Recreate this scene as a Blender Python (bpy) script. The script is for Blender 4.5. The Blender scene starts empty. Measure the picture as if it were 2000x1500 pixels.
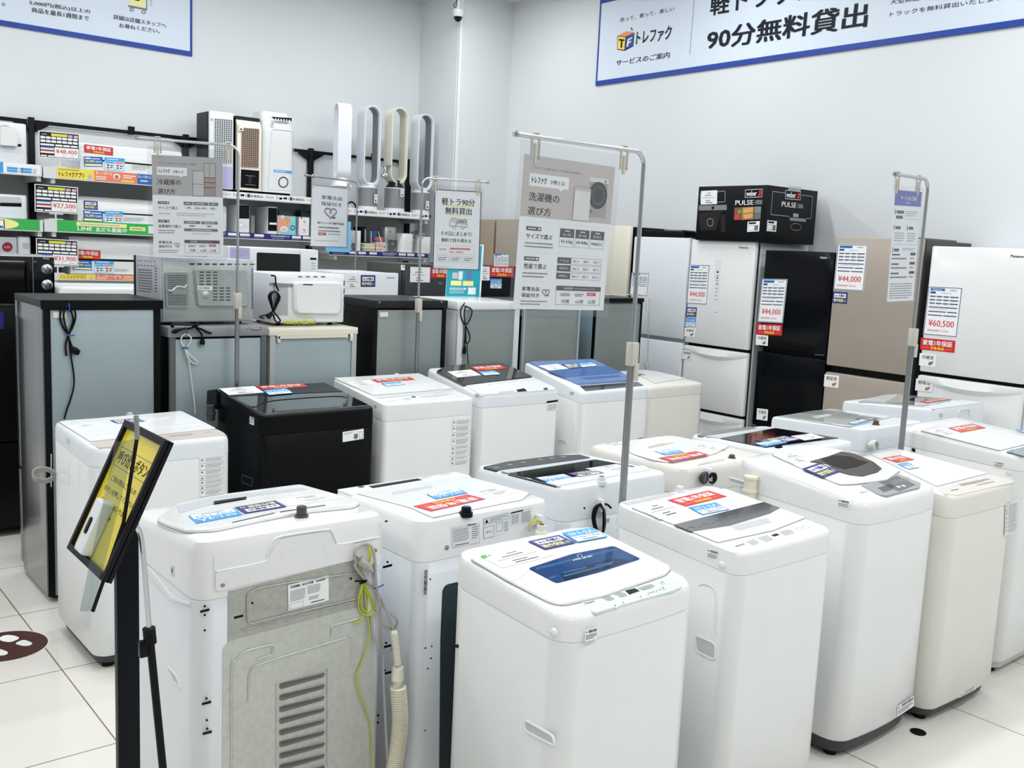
import bpy, math, random
from mathutils import Vector, Matrix, Euler
V = Vector
random.seed(4)
SC = bpy.context.scene
COL = SC.collection

# ---------------------------------------------------------------- camera
DZ = 0.035
F, YAW, PITCH, ROLL, H = 1904.355, 0.883169489, -0.138146021, 0.0466166698, 1.74+DZ
_f = V((math.cos(YAW)*math.cos(PITCH), math.sin(YAW)*math.cos(PITCH), math.sin(PITCH)))
_r = _f.cross(V((0, 0, 1))).normalized()
_u = _r.cross(_f)
CR = _r*math.cos(ROLL) + _u*math.sin(ROLL)
CU = -_r*math.sin(ROLL) + _u*math.cos(ROLL)
CF = _f
EYE = V((0, 0, H))
cd = bpy.data.cameras.new('camera')
cam = bpy.data.objects.new('camera', cd)
COL.objects.link(cam)
cd.sensor_width = 36
cd.lens = F/2000*36
cd.clip_end = 100
cam.matrix_world = Matrix(((CR.x, CU.x, -CF.x, 0), (CR.y, CU.y, -CF.y, 0), (CR.z, CU.z, -CF.z, H), (0, 0, 0, 1)))
SC.camera = cam

# ---------------------------------------------------------------- light
wd = bpy.data.worlds.new('shop_light')
SC.world = wd
wd.use_nodes = True
bgn = wd.node_tree.nodes['Background']
bgn.inputs[0].default_value = (0.93, 0.97, 1.0, 1)
bgn.inputs[1].default_value = 0.4
CEIL = 4.12+DZ


def lamp(x, y, sx, sy, power, color=(0.97, 0.99, 1.0)):
    l = bpy.data.lights.new('ceiling_lamp', 'AREA')
    l.shape = 'RECTANGLE'
    l.size, l.size_y, l.energy, l.color = sx, sy, power, color
    o = bpy.data.objects.new('ceiling_lamp', l)
    o.location = (x, y, CEIL - 0.04)
    COL.objects.link(o)


LAMPS = [(xx, yy) for yy in (-2.4, 0.0, 2.4, 4.8, 7.0) for xx in (-1.8, 0.6, 3.0, 4.9)]
for xx, yy in LAMPS:
    lamp(xx, yy, 1.25, 0.16, 25 if yy < 6 else 24)
SC.view_settings.view_transform = 'Standard'
SC.view_settings.look = 'None'
SC.view_settings.gamma = 1
SC.view_settings.use_curve_mapping = False
SC.view_settings.exposure = -0.25
SC.cycles.use_denoising = True
SC.cycles.max_bounces = 8


# ---------------------------------------------------------------- helpers
def ray(p):
    return CF + CR*((p[0]-1000)/F) - CU*((p[1]-750)/F)


def atY(p, y):
    d = ray(p)
    return EYE + d*(y/d.y)


def atX(p, x):
    d = ray(p)
    return EYE + d*(x/d.x)


def atZ(p, z):
    d = ray(p)
    return EYE + d*((z-H)/d.z)


def Z(ox, oy, s):
    """reader for a magnified crop: pairs in the crop become photo pixels"""
    return lambda *a: [(ox+a[i]/s, oy+a[i+1]/s) for i in range(0, len(a), 2)]


def lin(c):
    return c/12.92 if c <= 0.04045 else ((c+0.055)/1.055)**2.4


def hexc(h):
    h = h.lstrip('#')
    return tuple(lin(int(h[i:i+2], 16)/255) for i in (0, 2, 4)) + (1,)


_M = {}


def mat(name, col, rough=0.45, metal=0.0, noise=None, coat=0.0, trans=0.0, alpha=1.0, emit=0.0, bump=None):
    if name in _M:
        return _M[name]
    m = bpy.data.materials.new(name)
    m.use_nodes = True
    nt = m.node_tree
    b = nt.nodes['Principled BSDF']
    c = hexc(col)
    b.inputs['Base Color'].default_value = c
    b.inputs['Roughness'].default_value = rough
    b.inputs['Metallic'].default_value = metal
    if max(c[:3]) < 0.03 and metal == 0:
        b.inputs['Specular IOR Level'].default_value = 0.14 if rough > 0.12 else 0.35
    if coat:
        b.inputs['Coat Weight'].default_value = coat
        b.inputs['Coat Roughness'].default_value = 0.05
    if trans:
        b.inputs['Transmission Weight'].default_value = trans
    if alpha < 1:
        b.inputs['Alpha'].default_value = alpha
    if emit:
        b.inputs['Emission Color'].default_value = c
        b.inputs['Emission Strength'].default_value = emit
    if noise or bump:
        tc = nt.nodes.new('ShaderNodeTexCoord')
        n = nt.nodes.new('ShaderNodeTexNoise')
        nt.links.new(tc.outputs['Object'], n.inputs['Vector'])
        sc, am = noise or (bump[0], 0)
        n.inputs['Scale'].default_value = sc
        n.inputs['Detail'].default_value = 5
        if am:
            r = nt.nodes.new('ShaderNodeValToRGB')
            r.color_ramp.elements[0].color = tuple(x*(1-am) for x in c[:3]) + (1,)
            r.color_ramp.elements[1].color = tuple(min(1, x*(1+am)) for x in c[:3]) + (1,)
            r.color_ramp.elements[0].position = 0.3
            r.color_ramp.elements[1].position = 0.7
            nt.links.new(n.outputs['Fac'], r.inputs['Fac'])
            nt.links.new(r.outputs['Color'], b.inputs['Base Color'])
        if bump:
            bn = nt.nodes.new('ShaderNodeBump')
            bn.inputs['Strength'].default_value = bump[1]
            bn.inputs['Distance'].default_value = 0.002
            nt.links.new(n.outputs['Fac'], bn.inputs['Height'])
            nt.links.new(bn.outputs['Normal'], b.inputs['Normal'])
    _M[name] = m
    return m


WHITE = mat('white_enamel', '#e6e8e7', 0.28, noise=(6, 0.015))
COOL = mat('cool_white_plastic', '#e2e6ea', 0.3, noise=(6, 0.015))
WARM = mat('warm_white_enamel', '#e3e0d9', 0.33, noise=(6, 0.015))
GLOSSW = mat('glossy_white_plastic', '#e8e9e9', 0.16, noise=(5, 0.01))
LGREY = mat('light_grey_plastic', '#c3c7cb', 0.35)
MGREY = mat('mid_grey_plastic', '#84888b', 0.4)
DGREY = mat('dark_grey_plastic', '#3d3f42', 0.4)
BLACK = mat('black_plastic', '#0c0d0f', 0.35)
BGLOSS = mat('glossy_black_plastic', '#0a0b0d', 0.07)
BBODY = mat('black_enamel', '#060709', 0.3)
SMOKE = mat('smoked_lid', '#3c3b3a', 0.08, coat=0.4)
BLUELID = mat('blue_lid', '#6f8fc0', 0.15, coat=0.3)
BLUEDK = mat('deep_blue_lid', '#4a6ba4', 0.15)
BLUEWIN = mat('blue_window', '#053a72', 0.06)
BLUEBR = mat('blue_ribs', '#1f78b8', 0.15)
BEIGE = mat('beige_trim', '#cfc3bb', 0.3)
GALV = mat('galvanised_steel', '#c6c9c2', 0.4, 0.3, noise=(60, 0.07), bump=(90, 0.1))
GALVD = mat('galvanised_steel_dark', '#aeb0a9', 0.4, 0.35, noise=(60, 0.1))
BACKST = mat('grey_back_sheet', '#9aa8ac', 0.34, 0.35, noise=(3, 0.06))
BACKST2 = mat('dull_back_sheet', '#88918f', 0.38, 0.35, noise=(3, 0.06))
SILVER = mat('silver_side', '#76777a', 0.16, 0.8, noise=(4, 0.05))
CHROME = mat('chrome', '#c4c7cb', 0.22, 1.0)
STEEL = mat('brushed_steel', '#9b9ea2', 0.3, 0.9)
MESHGREY = mat('perforated_grey', '#8d9094', 0.4, 0.4, noise=(300, 0.35))
TAUPE = mat('taupe_enamel', '#a89d92', 0.3, 0.15, noise=(8, 0.02))
TAN = mat('tan_enamel', '#a2937f', 0.35, noise=(8, 0.02))
CREAM = mat('cream_enamel', '#e4e0cf', 0.3)
NAVYBLK = mat('blue_black_enamel', '#07090e', 0.16, noise=(8, 0.05))
PAPER = mat('white_paper', '#f1f2f2', 0.6)
INK = mat('black_ink', '#1d1d22', 0.6)
INKG = mat('grey_ink', '#6d6d72', 0.6)
INKL = mat('pale_grey_ink', '#a9abb0', 0.6)
RED = mat('red_print', '#d3232b', 0.35)
REDP = mat('price_red_ink', '#d4383f', 0.5)
NAVY = mat('navy_print', '#26287c', 0.35)
CYAN = mat('sky_blue_print', '#3f9fe0', 0.35)
BLUEP = mat('royal_blue_print', '#1463b4', 0.4)
SPECB = mat('spec_card_blue', '#2a4372', 0.5)
YEL = mat('yellow_print', '#f3dd4a', 0.45)
YELT = mat('yellow_lettering', '#ffe23c', 0.5)
CORAL = mat('coral_print', '#ef8058', 0.45)
GREEN = mat('green_print', '#31b04f', 0.45)
PALEY = mat('pale_yellow_print', '#f5ef9a', 0.45)
TEAL = mat('teal_print', '#0fa3b4', 0.4)
PINK = mat('pink_print', '#f0b3ad', 0.5)
SKIN = mat('peach_print', '#e9a486', 0.5)
VIOLET = mat('violet_print', '#6a72b4', 0.45)
LILAC = mat('lilac_card', '#b5b4da', 0.5)
POSTG = mat('poster_grey_brown', '#c6bdb8', 0.5)
POSTG2 = mat('poster_grey', '#b3b0ad', 0.5)
BANB = mat('banner_blue', '#0a3c9c', 0.5)
BANW = mat('banner_white', '#dbe6f2', 0.55)
ORANGE = mat('orange_print', '#f08a4b', 0.5)
BASEG = mat('dark_base_plastic', '#34373a', 0.5)
HOSE = mat('cream_hose', '#e6e2cf', 0.45)
EARTH = mat('yellow_green_wire', '#b7bd2e', 0.4)
CORDG = mat('grey_cord', '#a8a6a2', 0.45)
CORDW = mat('white_cord', '#d7d8d4', 0.45)
TIE = mat('blue_twist_tie', '#2747a8', 0.4)
CLIP = mat('beige_clip', '#c3bfb4', 0.4)
MWBACK = mat('microwave_back_steel', '#acb4b2', 0.33, 0.45, noise=(50, .06))
MWBACK2 = mat('microwave_back_steel_dark', '#979f9d', 0.33, 0.5, noise=(50, .06))
FRAMEB = mat('black_frame', '#17171a', 0.4)
YELS = mat('yellow_sign_paper', '#ecd42f', 0.3, coat=0.4)
BROWN = mat('brown_floor_sticker', '#4b2b22', 0.4)
POSTS = mat('black_shelf_steel', '#121314', 0.45)
SHELFW = mat('white_shelf_steel', '#d9dcdc', 0.4)
SHELFG = mat('grey_back_board', '#c2c4c2', 0.5)
MARKP = mat('pale_green_print', '#d3ddd6', 0.3)
FOOD = mat('food_print', '#b0793f', 0.5)


def film(name, tint='#ffffff', gl=0.12):
    m = bpy.data.materials.new(name)
    m.use_nodes = True
    nt = m.node_tree
    nt.nodes.clear()
    o = nt.nodes.new('ShaderNodeOutputMaterial')
    mx = nt.nodes.new('ShaderNodeMixShader')
    t = nt.nodes.new('ShaderNodeBsdfTransparent')
    t.inputs[0].default_value = hexc(tint)
    g = nt.nodes.new('ShaderNodeBsdfGlossy')
    g.inputs['Roughness'].default_value = 0.08
    mx.inputs[0].default_value = gl
    nt.links.new(t.outputs[0], mx.inputs[1])
    nt.links.new(g.outputs[0], mx.inputs[2])
    nt.links.new(mx.outputs[0], o.inputs[0])
    return m


FILM = film('clear_film', '#f4f6f8', 0.1)
ACRYL = film('clear_acrylic', '#e9eff0', 0.12)
BAG = film('clear_plastic_bag', '#e6ebee', 0.45)

_T = {}


def glyphs(s, bold):
    k = (s, bold)
    if k not in _T:
        c = bpy.data.curves.new('lettering', 'FONT')
        c.body = s
        c.resolution_u = 2
        o = bpy.data.objects.new('lettering', c)
        me = bpy.data.meshes.new_from_object(o)
        vs = [(v.co.x, v.co.y) for v in me.vertices]
        fs = [tuple(p.vertices) for p in me.polygons]
        bpy.data.objects.remove(o)
        bpy.data.meshes.remove(me)
        bpy.data.curves.remove(c)
        if not vs:
            vs, fs = [(0, 0), (1, 0), (1, 1)], []
        sh = ([(0, 0)], [(-.014, 0), (.014, 0)], [(-.024, -.016), (.024, .016), (-.024, .016), (.024, -.016), (0, 0)])[bold]
        nv = len(vs)
        ks = [k for k in range(len(sh)) for _ in range(nv)]
        vs, fs = [(x+a, y+b) for a, b in sh for x, y in vs], [tuple(q+k*nv for q in f) for k in range(len(sh)) for f in fs]
        x0, x1 = min(v[0] for v in vs), max(v[0] for v in vs)
        y0, y1 = min(v[1] for v in vs), max(v[1] for v in vs)
        w, h = max(x1-x0, 1e-4), max(y1-y0, 1e-4)
        _T[k] = ([((a-x0)/w, (b-y0)/h, q) for (a, b), q in zip(vs, ks)], fs, w/h)
    return _T[k]


EPS = 0.0005


class MB:
    """collects shapes and links them as one mesh object"""
    def __init__(s):
        s.v, s.f, s.mi, s.mats = [], [], [], []
        s.T = None

    def m(s, mt):
        if mt not in s.mats:
            s.mats.append(mt)
        return s.mats.index(mt)

    def add(s, pts, faces, mt):
        b = len(s.v)
        for p in pts:
            p = V(p)
            s.v.append(tuple(s.T @ p if s.T else p))
        i = s.m(mt)
        for f in faces:
            s.f.append(tuple(b+k for k in f))
            s.mi.append(i)

    def poly(s, pts, mt):
        s.add(pts, [tuple(range(len(pts)))], mt)

    def box(s, x0, x1, y0, y1, z0, z1, mt):
        s.add([(x0, y0, z0), (x1, y0, z0), (x1, y1, z0), (x0, y1, z0), (x0, y0, z1), (x1, y0, z1), (x1, y1, z1), (x0, y1, z1)],
              [(0, 3, 2, 1), (4, 5, 6, 7), (0, 1, 5, 4), (1, 2, 6, 5), (2, 3, 7, 6), (3, 0, 4, 7)], mt)

    def loft(s, rings, mt, c0=True, c1=True):
        n = len(rings[0])
        pts = [p for r in rings for p in r]
        fs = []
        for k in range(len(rings)-1):
            for i in range(n):
                j = (i+1) % n
                fs.append((k*n+i, k*n+j, (k+1)*n+j, (k+1)*n+i))
        s.add(pts, fs, mt)
        b = len(s.v)-len(pts)
        i = s.m(mt)
        h = n//2

        def cap(o, flip):
            for k in range(h):
                f = []
                for q in (k, k+1, n-k-1, (n-k) % n):
                    if q not in f:
                        f.append(q)
                f = [b+o+q for q in f]
                s.f.append(tuple(reversed(f)) if flip else tuple(f))
                s.mi.append(i)
        if c0:
            cap(0, True)
        if c1:
            cap((len(rings)-1)*n, False)

    def rbox(s, x0, x1, y0, y1, z0, z1, mt, r=0.01, e=0.004, bulge=0, e0=None):
        """box with rounded vertical edges (r) and eased top and bottom (e)"""
        w, d, cx, cy = x1-x0, y1-y0, (x0+x1)/2, (y0+y1)/2
        e0 = e if e0 is None else e0
        rings = []
        for i, z in ((e0, z0), (0.3*e0, z0+0.3*e0), (0, z0+e0), (0, z1-e), (0.3*e, z1-0.3*e), (e, z1)):
            rings.append([(cx+x, cy+y, z) for x, y in rr(w-2*i, d-2*i, max(r-i, 0.0005), bulge)])
        s.loft(rings, mt)

    def tube(s, path, r, mt, n=8, closed=False, radii=None):
        P = [V(p) for p in path]
        rings = []
        up = V((0, 0, 1))
        for i, p in enumerate(P):
            a = P[i-1] if i else (P[-1] if closed else p)
            c = P[(i+1) % len(P)] if i < len(P)-1 or closed else p
            t = (c-a)
            if t.length < 1e-9:
                t = V((0, 0, 1))
            t.normalize()
            x = up.cross(t)
            if x.length < 0.05:
                x = (V((1, 0, 0)) if not rings else s._px).copy()
                x = (x - t*x.dot(t))
            x.normalize()
            if rings and x.dot(s._px) < 0:
                x = -x
            s._px = x
            y = t.cross(x)
            q = radii[i] if radii else r
            rings.append([p + x*(q*math.cos(2*math.pi*k/n)) + y*(q*math.sin(2*math.pi*k/n)) for k in range(n)])
        if closed:
            rings.append(rings[0])
        s.loft(rings, mt, not closed, not closed)

    def cyl(s, c, r, z0, z1, mt, n=24, e=0.0, r1=None):
        r1 = r if r1 is None else r1
        rings = []
        for q, z in (((r, z0), (r1, z1)) if not e else ((r-e, z0), (r, z0+e), (r1, z1-e), (r1-e, z1))):
            rings.append([(c[0]+q*math.cos(2*math.pi*k/n), c[1]+q*math.sin(2*math.pi*k/n), z) for k in range(n)])
        s.loft(rings, mt)

    def lathe(s, c, prof, mt, n=28):
        s.loft([[(c[0]+q*math.cos(2*math.pi*k/n), c[1]+q*math.sin(2*math.pi*k/n), c[2]+z) for k in range(n)] for q, z in prof], mt)

    def plate(s, pts, nrm, t, mt, sink=0.001, ease=0.0):
        """a flat piece with outline pts, thickness t along nrm"""
        pts = orient([V(p) for p in pts], nrm)
        n = len(pts)
        c = sum(pts, V())/n
        rings = [[p - nrm*sink for p in pts]]
        if ease:
            rings.append([p + nrm*(t-ease) for p in pts])
            rings.append([p + (c-p).normalized()*ease + nrm*t for p in pts])
        else:
            rings.append([p + nrm*t for p in pts])
        a = [p for r in rings for p in r]
        fs = []
        for k in range(len(rings)-1):
            for i in range(n):
                j = (i+1) % n
                fs.append((k*n+i, k*n+j, (k+1)*n+j, (k+1)*n+i))
        fs.append(tuple((len(rings)-1)*n+i for i in range(n)))
        fs.append(tuple(reversed(range(n))))
        s.add(a, fs, mt)

    # ---- printing on a flat panel: u to the right 0..1, v downwards 0..1
    def panel(s, o, ux, uy, nrm):
        """o is the upper left corner, ux the full width, uy the full height pointing down"""
        s.o, s.ux, s.uy, s.nn = V(o), V(ux), V(uy), V(nrm).normalized()

    def P(s, u, v, k=1):
        return s.o + s.ux*u + s.uy*v + s.nn*(k*EPS)

    def q(s, u0, v0, u1, v1, mt, k=1):
        s.poly([s.P(u0, v1, k), s.P(u1, v1, k), s.P(u1, v0, k), s.P(u0, v0, k)], mt)

    def qs(s, uv, mt, k=1):
        pts = orient([s.P(a, b, k) for a, b in uv], s.nn)
        s.poly(pts, mt)

    def el(s, u, v, ru, rv, mt, k=1, n=28):
        s.qs([(u+ru*math.cos(2*math.pi*i/n), v+rv*math.sin(2*math.pi*i/n)) for i in range(n)], mt, k)

    def ring2(s, uv, w, mt, k=1, closed=True):
        """an outline of width w (metres) through the points uv"""
        pts = [s.P(a, b, k) for a, b in uv]
        n = len(pts)
        for i in range(n if closed else n-1):
            a, b = pts[i], pts[(i+1) % n]
            d = (b-a)
            if d.length < 1e-6:
                continue
            d.normalize()
            x = s.nn.cross(d)*(w/2)
            s.poly([a-x-d*w/2, b-x+d*w/2, b+x+d*w/2, a+x-d*w/2], mt)

    def fr(s, u0, v0, u1, v1, w, mt, k=1):
        s.ring2([(u0, v0), (u1, v0), (u1, v1), (u0, v1)], w, mt, k)

    def tx(s, t, u0, v0, u1, v1, mt, k=2, b=1, fill=True):
        """lettering stretched into the box"""
        vs, fs, asp = glyphs(t, b)
        if not fill:
            w = asp*abs(v1-v0)*s.uy.length/s.ux.length
            u1 = u0 + w
        s.add([s.P(u0+(u1-u0)*a, v1+(v0-v1)*c, k+.16*q) for a, c, q in vs], fs, mt)

    def tl(s, u0, v0, u1, v1, n, mt, k=2, fillr=0.55):
        """rows of unreadably small print"""
        h = (v1-v0)/n
        for i in range(n):
            u = u0
            end = u1 - (random.random()*0.3*(u1-u0) if i == n-1 else random.random()*0.06*(u1-u0))
            while u < end-1e-4:
                w = min((u1-u0)*random.uniform(0.03, 0.08), end-u)
                s.q(u, v0+i*h+h*(1-fillr)/2, u+w, v0+i*h+h*(1+fillr)/2, mt, k)
                u += w + (u1-u0)*0.014

    def build(s, name, parent=None, smooth=True, ang=38):
        me = bpy.data.meshes.new(name)
        me.from_pydata(s.v, [], s.f)
        for mt in s.mats:
            me.materials.append(mt)
        me.polygons.foreach_set('material_index', s.mi)
        if smooth:
            me.polygons.foreach_set('use_smooth', [True]*len(me.polygons))
            me.set_sharp_from_angle(angle=math.radians(ang))
        me.update()
        o = bpy.data.objects.new(name, me)
        COL.objects.link(o)
        if parent is not None:
            o.parent = parent
        return o


def orient(pts, nrm):
    a = V()
    for i in range(len(pts)):
        a += pts[i].cross(pts[(i+1) % len(pts)])
    return pts if a.dot(nrm) > 0 else list(reversed(pts))


def rr(w, d, r, bulge=0.0, n=5, ns=4):
    """rounded rectangle, counter-clockwise from the middle of the front (-y)"""
    hw, hd = w/2, d/2
    r = min(r, hw*0.98, hd*0.98)
    half = [(hw-r)*i/4 for i in range(4)]
    pts = [(x, -hd) for x in half]
    pts += [(hw-r+r*math.sin(a), -hd+r-r*math.cos(a)) for a in [math.pi/2*i/n for i in range(n+1)]]
    pts += [(hw, -hd+r+(d-2*r)*i/ns) for i in range(1, ns)]
    pts += [(hw-r+r*math.cos(a), hd-r+r*math.sin(a)) for a in [math.pi/2*i/n for i in range(n+1)]]
    pts += [(x, hd) for x in reversed(half)]
    if bulge:
        pts = [(x, y - bulge*(1-(x/hw)**2)*(1 if y < 0 else 0)*min(1, -y/hd*1.0 if y < 0 else 0)) for x, y in pts]
    return pts + [(-x, y) for x, y in reversed(pts[1:-1])]


def fillet(pts, r, n=4):
    out = []
    m = len(pts)
    for i in range(m):
        p, a, b = V(pts[i]), V(pts[i-1]), V(pts[(i+1) % m])
        da, db = a-p, b-p
        ta, tb = min(r, da.length*0.45), min(r, db.length*0.45)
        if da.length < 1e-6 or db.length < 1e-6:
            continue
        A, B = p+da.normalized()*ta, p+db.normalized()*tb
        for k in range(n+1):
            t = k/n
            out.append(A*(1-t)**2 + p*2*t*(1-t) + B*t*t)
    return out


def smooth_path(pts, n=5):
    P = [V(p) for p in pts]
    P = [P[0]*2-P[1]] + P + [P[-1]*2-P[-2]]
    out = []
    for i in range(1, len(P)-2):
        for k in range(n):
            t = k/n
            out.append(0.5*((2*P[i]) + (P[i+1]-P[i-1])*t + (2*P[i-1]-5*P[i]+4*P[i+1]-P[i+2])*t*t + (3*P[i]-P[i-1]-3*P[i+1]+P[i+2])*t**3))
    out.append(P[-2])
    return out


def tag(o, label, cat, group=None, kind=None):
    if label:
        o['label'] = label
    if cat:
        o['category'] = cat
    if group:
        o['group'] = group
    if kind:
        o['kind'] = kind
    return o


def thing(name, label, cat, loc=(0, 0, 0), rz=0.0, group=None):
    o = bpy.data.objects.new(name, None)
    o.empty_display_size = 0.1
    COL.objects.link(o)
    o.location = loc
    o.rotation_euler = (0, 0, rz)
    return tag(o, label, cat, group)


def struct(name, mb, **k):
    o = mb.build(name, None, **k)
    o['kind'] = 'structure'
    return o


class App:
    """a thing with flat faces that things can be stuck to"""
    def __init__(s, root):
        s.root = root
        s.M = Matrix.Translation(root.location) @ Matrix.Rotation(root.rotation_euler[2], 4, 'Z')
        s.Mi = s.M.inverted()
        s.eye = s.Mi @ EYE
        s.pl = {}
        s.lim = None

    def on(s, face, pts, off=0.0):
        p0, n = s.pl[face]
        n = n.normalized()
        out = []
        for p in pts:
            d = s.Mi.to_3x3() @ ray(p)
            t = ((p0 + n*off) - s.eye).dot(n)/d.dot(n)
            q = s.eye + d*t
            if face == 'top' and s.lim:      # keep what lies on a top within its edges
                a, b, fb = s.lim
                if abs(q.x) > a or q.y > b or q.y < -fb:
                    q.x, q.y = max(-a, min(a, q.x)), max(-fb, min(b, q.y))
                    q.z = p0.z - (n.x*(q.x-p0.x)+n.y*(q.y-p0.y))/n.z + off/n.z
            out.append(q)
        return out

    def n(s, face):
        return s.pl[face][1].normalized()

    def sq(s, face, c, off=0.0, t=0.0006, mt=None, mb=None):
        """panel over four corners tl tr br bl; returns an MB with a paper base"""
        tl, tr, br, bl = s.on(face, c, off)
        n = s.n(face)
        ux = ((tr-tl)+(br-bl))/2
        uy = ((bl-tl)+(br-tr))/2
        o = (tl+tr+br+bl)/4 - ux/2 - uy/2
        mb = mb or MB()
        if mt:
            mb.plate([o, o+ux, o+ux+uy, o+uy], n, t, mt, 0.0)
        mb.panel(o+n*t, ux, uy, n)
        return mb


# ---------------------------------------------------------------- stickers and cards
def st_red(mb):
    mb.q(0, 0, 1, 1, RED, 0.4)
    mb.tx('家電1年保証', .07, .12, .93, .58, PAPER, 1, 2)
    mb.tx('対象商品', .3, .66, .7, .9, YELT, 1, 2)
    mb.q(.06, .77, .25, .79, YELT, 1)
    mb.q(.75, .77, .94, .79, YELT, 1)


def st_navy(mb):
    mb.q(0, 0, 1, 1, NAVY, 0.4)
    mb.q(.1, .14, .9, .5, PAPER, 1)
    mb.tx('6ヶ月間の', .16, .2, .84, .44, NAVY, 2, 2)
    mb.tx('動作保証', .08, .58, .76, .88, PALEY, 1, 2)
    mb.tx('付', .8, .66, .93, .86, PALEY, 1, 1)


def st_blue(mb, who='1~2人', kg='4.2kg~5.0kg'):
    mb.q(0, 0, 1, 1, CYAN, 0.4)
    mb.q(.04, .5, .96, .96, PAPER, 1)
    mb.tx('目安', .1, .15, .32, .4, PAPER, 1, 1)
    mb.tx(who, .4, .08, .92, .44, PAPER, 1, 2)
    mb.tx(kg, .1, .56, .9, .74, CYAN, 2, 1)
    mb.tl(.25, .8, .75, .92, 1, INKG, 2)


def st_sheet(mb):
    mb.tl(.4, .12, .62, .22, 1, INKG, 1)
    mb.tl(.25, .28, .7, .4, 1, INKG, 1)
    mb.tl(.1, .46, .95, .56, 1, INKL, 1)
    mb.tl(.3, .66, .6, .78, 1, INKG, 1)
    mb.tl(.3, .82, .75, .92, 1, INK, 1)


def st_food(mb, txt='冷蔵室'):
    mb.tx(txt, .14, .14, .86, .44, INK, 1, 1)
    mb.qs([(.55, .85), (.62, .62), (.7, .66), (.8, .55), (.86, .62), (.78, .82), (.66, .9)], FOOD if txt == '野菜室' else INKG, 1)


def st_price(mb, price, sub, big=True, head=''):
    mb.fr(.02, .015, .98, .985, .004, SPECB, 0.5)
    mb.q(.08, .035, .5, .085, BLUEP, 1)
    if head:
        mb.tx(head, .16, .045, .42, .075, PAPER, 2, 1)
    mb.tl(.66, .05, .9, .078, 1, INKG, 1)
    mb.q(.08, .105, .24, .145, SPECB, 1)
    mb.tl(.4, .12, .72, .14, 1, INKL, 1)
    for i, v in enumerate((.19, .26, .33)):
        for u in (.08, .28, .48, .68):
            mb.q(u, v, u+(.17 if u < .6 else .24), v+.022, SPECB, 1)
            mb.tl(u+.02, v+.03, u+.14, v+.042, 1, INKL, 1)
    mb.q(.08, .41, .92, .43, SPECB, 1)
    mb.tl(.15, .445, .85, .46, 1, INKL, 1)
    mb.q(.08, .5, .6, .52, SPECB, 1)
    mb.q(.64, .5, .92, .52, SPECB, 1)
    mb.q(.08, .575, .5, .595, SPECB, 1)
    mb.q(.53, .575, .92, .595, SPECB, 1)
    if price:
        mb.tx(price, .12, .68, .88, .83, REDP, 1, 1)
        mb.tx(sub, .1, .875, .74, .925, REDP, 1, 0)


def st_tag(mb):
    x = .28
    while x < .95:
        w = random.uniform(.015, .05)
        mb.q(x, .06, min(x+w, .97), .3, INK, 1)
        x += w + random.uniform(.02, .04)
    mb.tl(.02, .1, .22, .24, 1, INK, 1)
    mb.tl(.05, .4, .95, .85, 3, INKG, 1, .5)


def st_caution(mb):
    v = .03
    while v < .93:
        h = random.uniform(.08, .14)
        mb.fr(.03, v, .97, min(v+h, .97), .0012, INKL, 0.7)
        mb.qs([(.06, v+.06), (.12, v+.015), (.18, v+.06)], INKG, 1)
        mb.tl(.25, v+.015, .92, v+h-.02, 3, INKG, 1, .4)
        v += h+.015


def pick(kind):
    return {'red': (RED, st_red, 'warranty_sticker'), 'navy': (NAVY, st_navy, 'warranty_sticker'), 'blue': (CYAN, st_blue, 'capacity_sticker'),
            'sheet': (PAPER, st_sheet, 'price_sheet'), 'cold': (PAPER, st_food, 'compartment_card'), 'veg': (PAPER, lambda m: st_food(m, '野菜室'), 'compartment_card'),
            'tag': (PAPER, st_tag, 'stock_tag'), 'caution': (PAPER, st_caution, 'caution_label')}[kind]


def stick(ap, face, kind, corners, off=0.0, parent=None, label=None):
    mt, fn, name = pick(kind)
    mb = ap.sq(face, corners, off, 0.0006, mt)
    fn(mb)
    o = mb.build(name, parent or ap.root, smooth=False)
    if label:
        o['label'] = label
    return o
# ---------------------------------------------------------------- room
XR, YL, YC, XC = 6.23, 8.5, 7.83, 5.59      # right wall, left wall, column front, column side


def tile_floor():
    m = bpy.data.materials.new('floor_tiles')
    m.use_nodes = True
    nt = m.node_tree
    b = nt.nodes['Principled BSDF']
    tc = nt.nodes.new('ShaderNodeTexCoord')
    mp = nt.nodes.new('ShaderNodeMapping')
    S = 0.6935*H/1.74
    mp.inputs['Scale'].default_value = (1/S, 1/S, 1)
    mp.inputs['Location'].default_value = (-0.990*H/1.74/S+2, -3.936*H/1.74/S+8, 0)
    br = nt.nodes.new('ShaderNodeTexBrick')
    br.offset = 0
    br.inputs['Scale'].default_value = 1
    br.inputs['Mortar Size'].default_value = 0.004
    br.inputs['Mortar Smooth'].default_value = 0.1
    br.inputs['Brick Width'].default_value = 1
    br.inputs['Row Height'].default_value = 1
    br.inputs['Color1'].default_value = hexc('#e8e5de')
    br.inputs['Color2'].default_value = hexc('#e5e2db')
    br.inputs['Mortar'].default_value = hexc('#83705f')
    nt.links.new(tc.outputs['Object'], mp.inputs['Vector'])
    nt.links.new(mp.outputs['Vector'], br.inputs['Vector'])
    nt.links.new(br.outputs['Color'], b.inputs['Base Color'])
    b.inputs['Roughness'].default_value = 0.16
    return m


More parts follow.
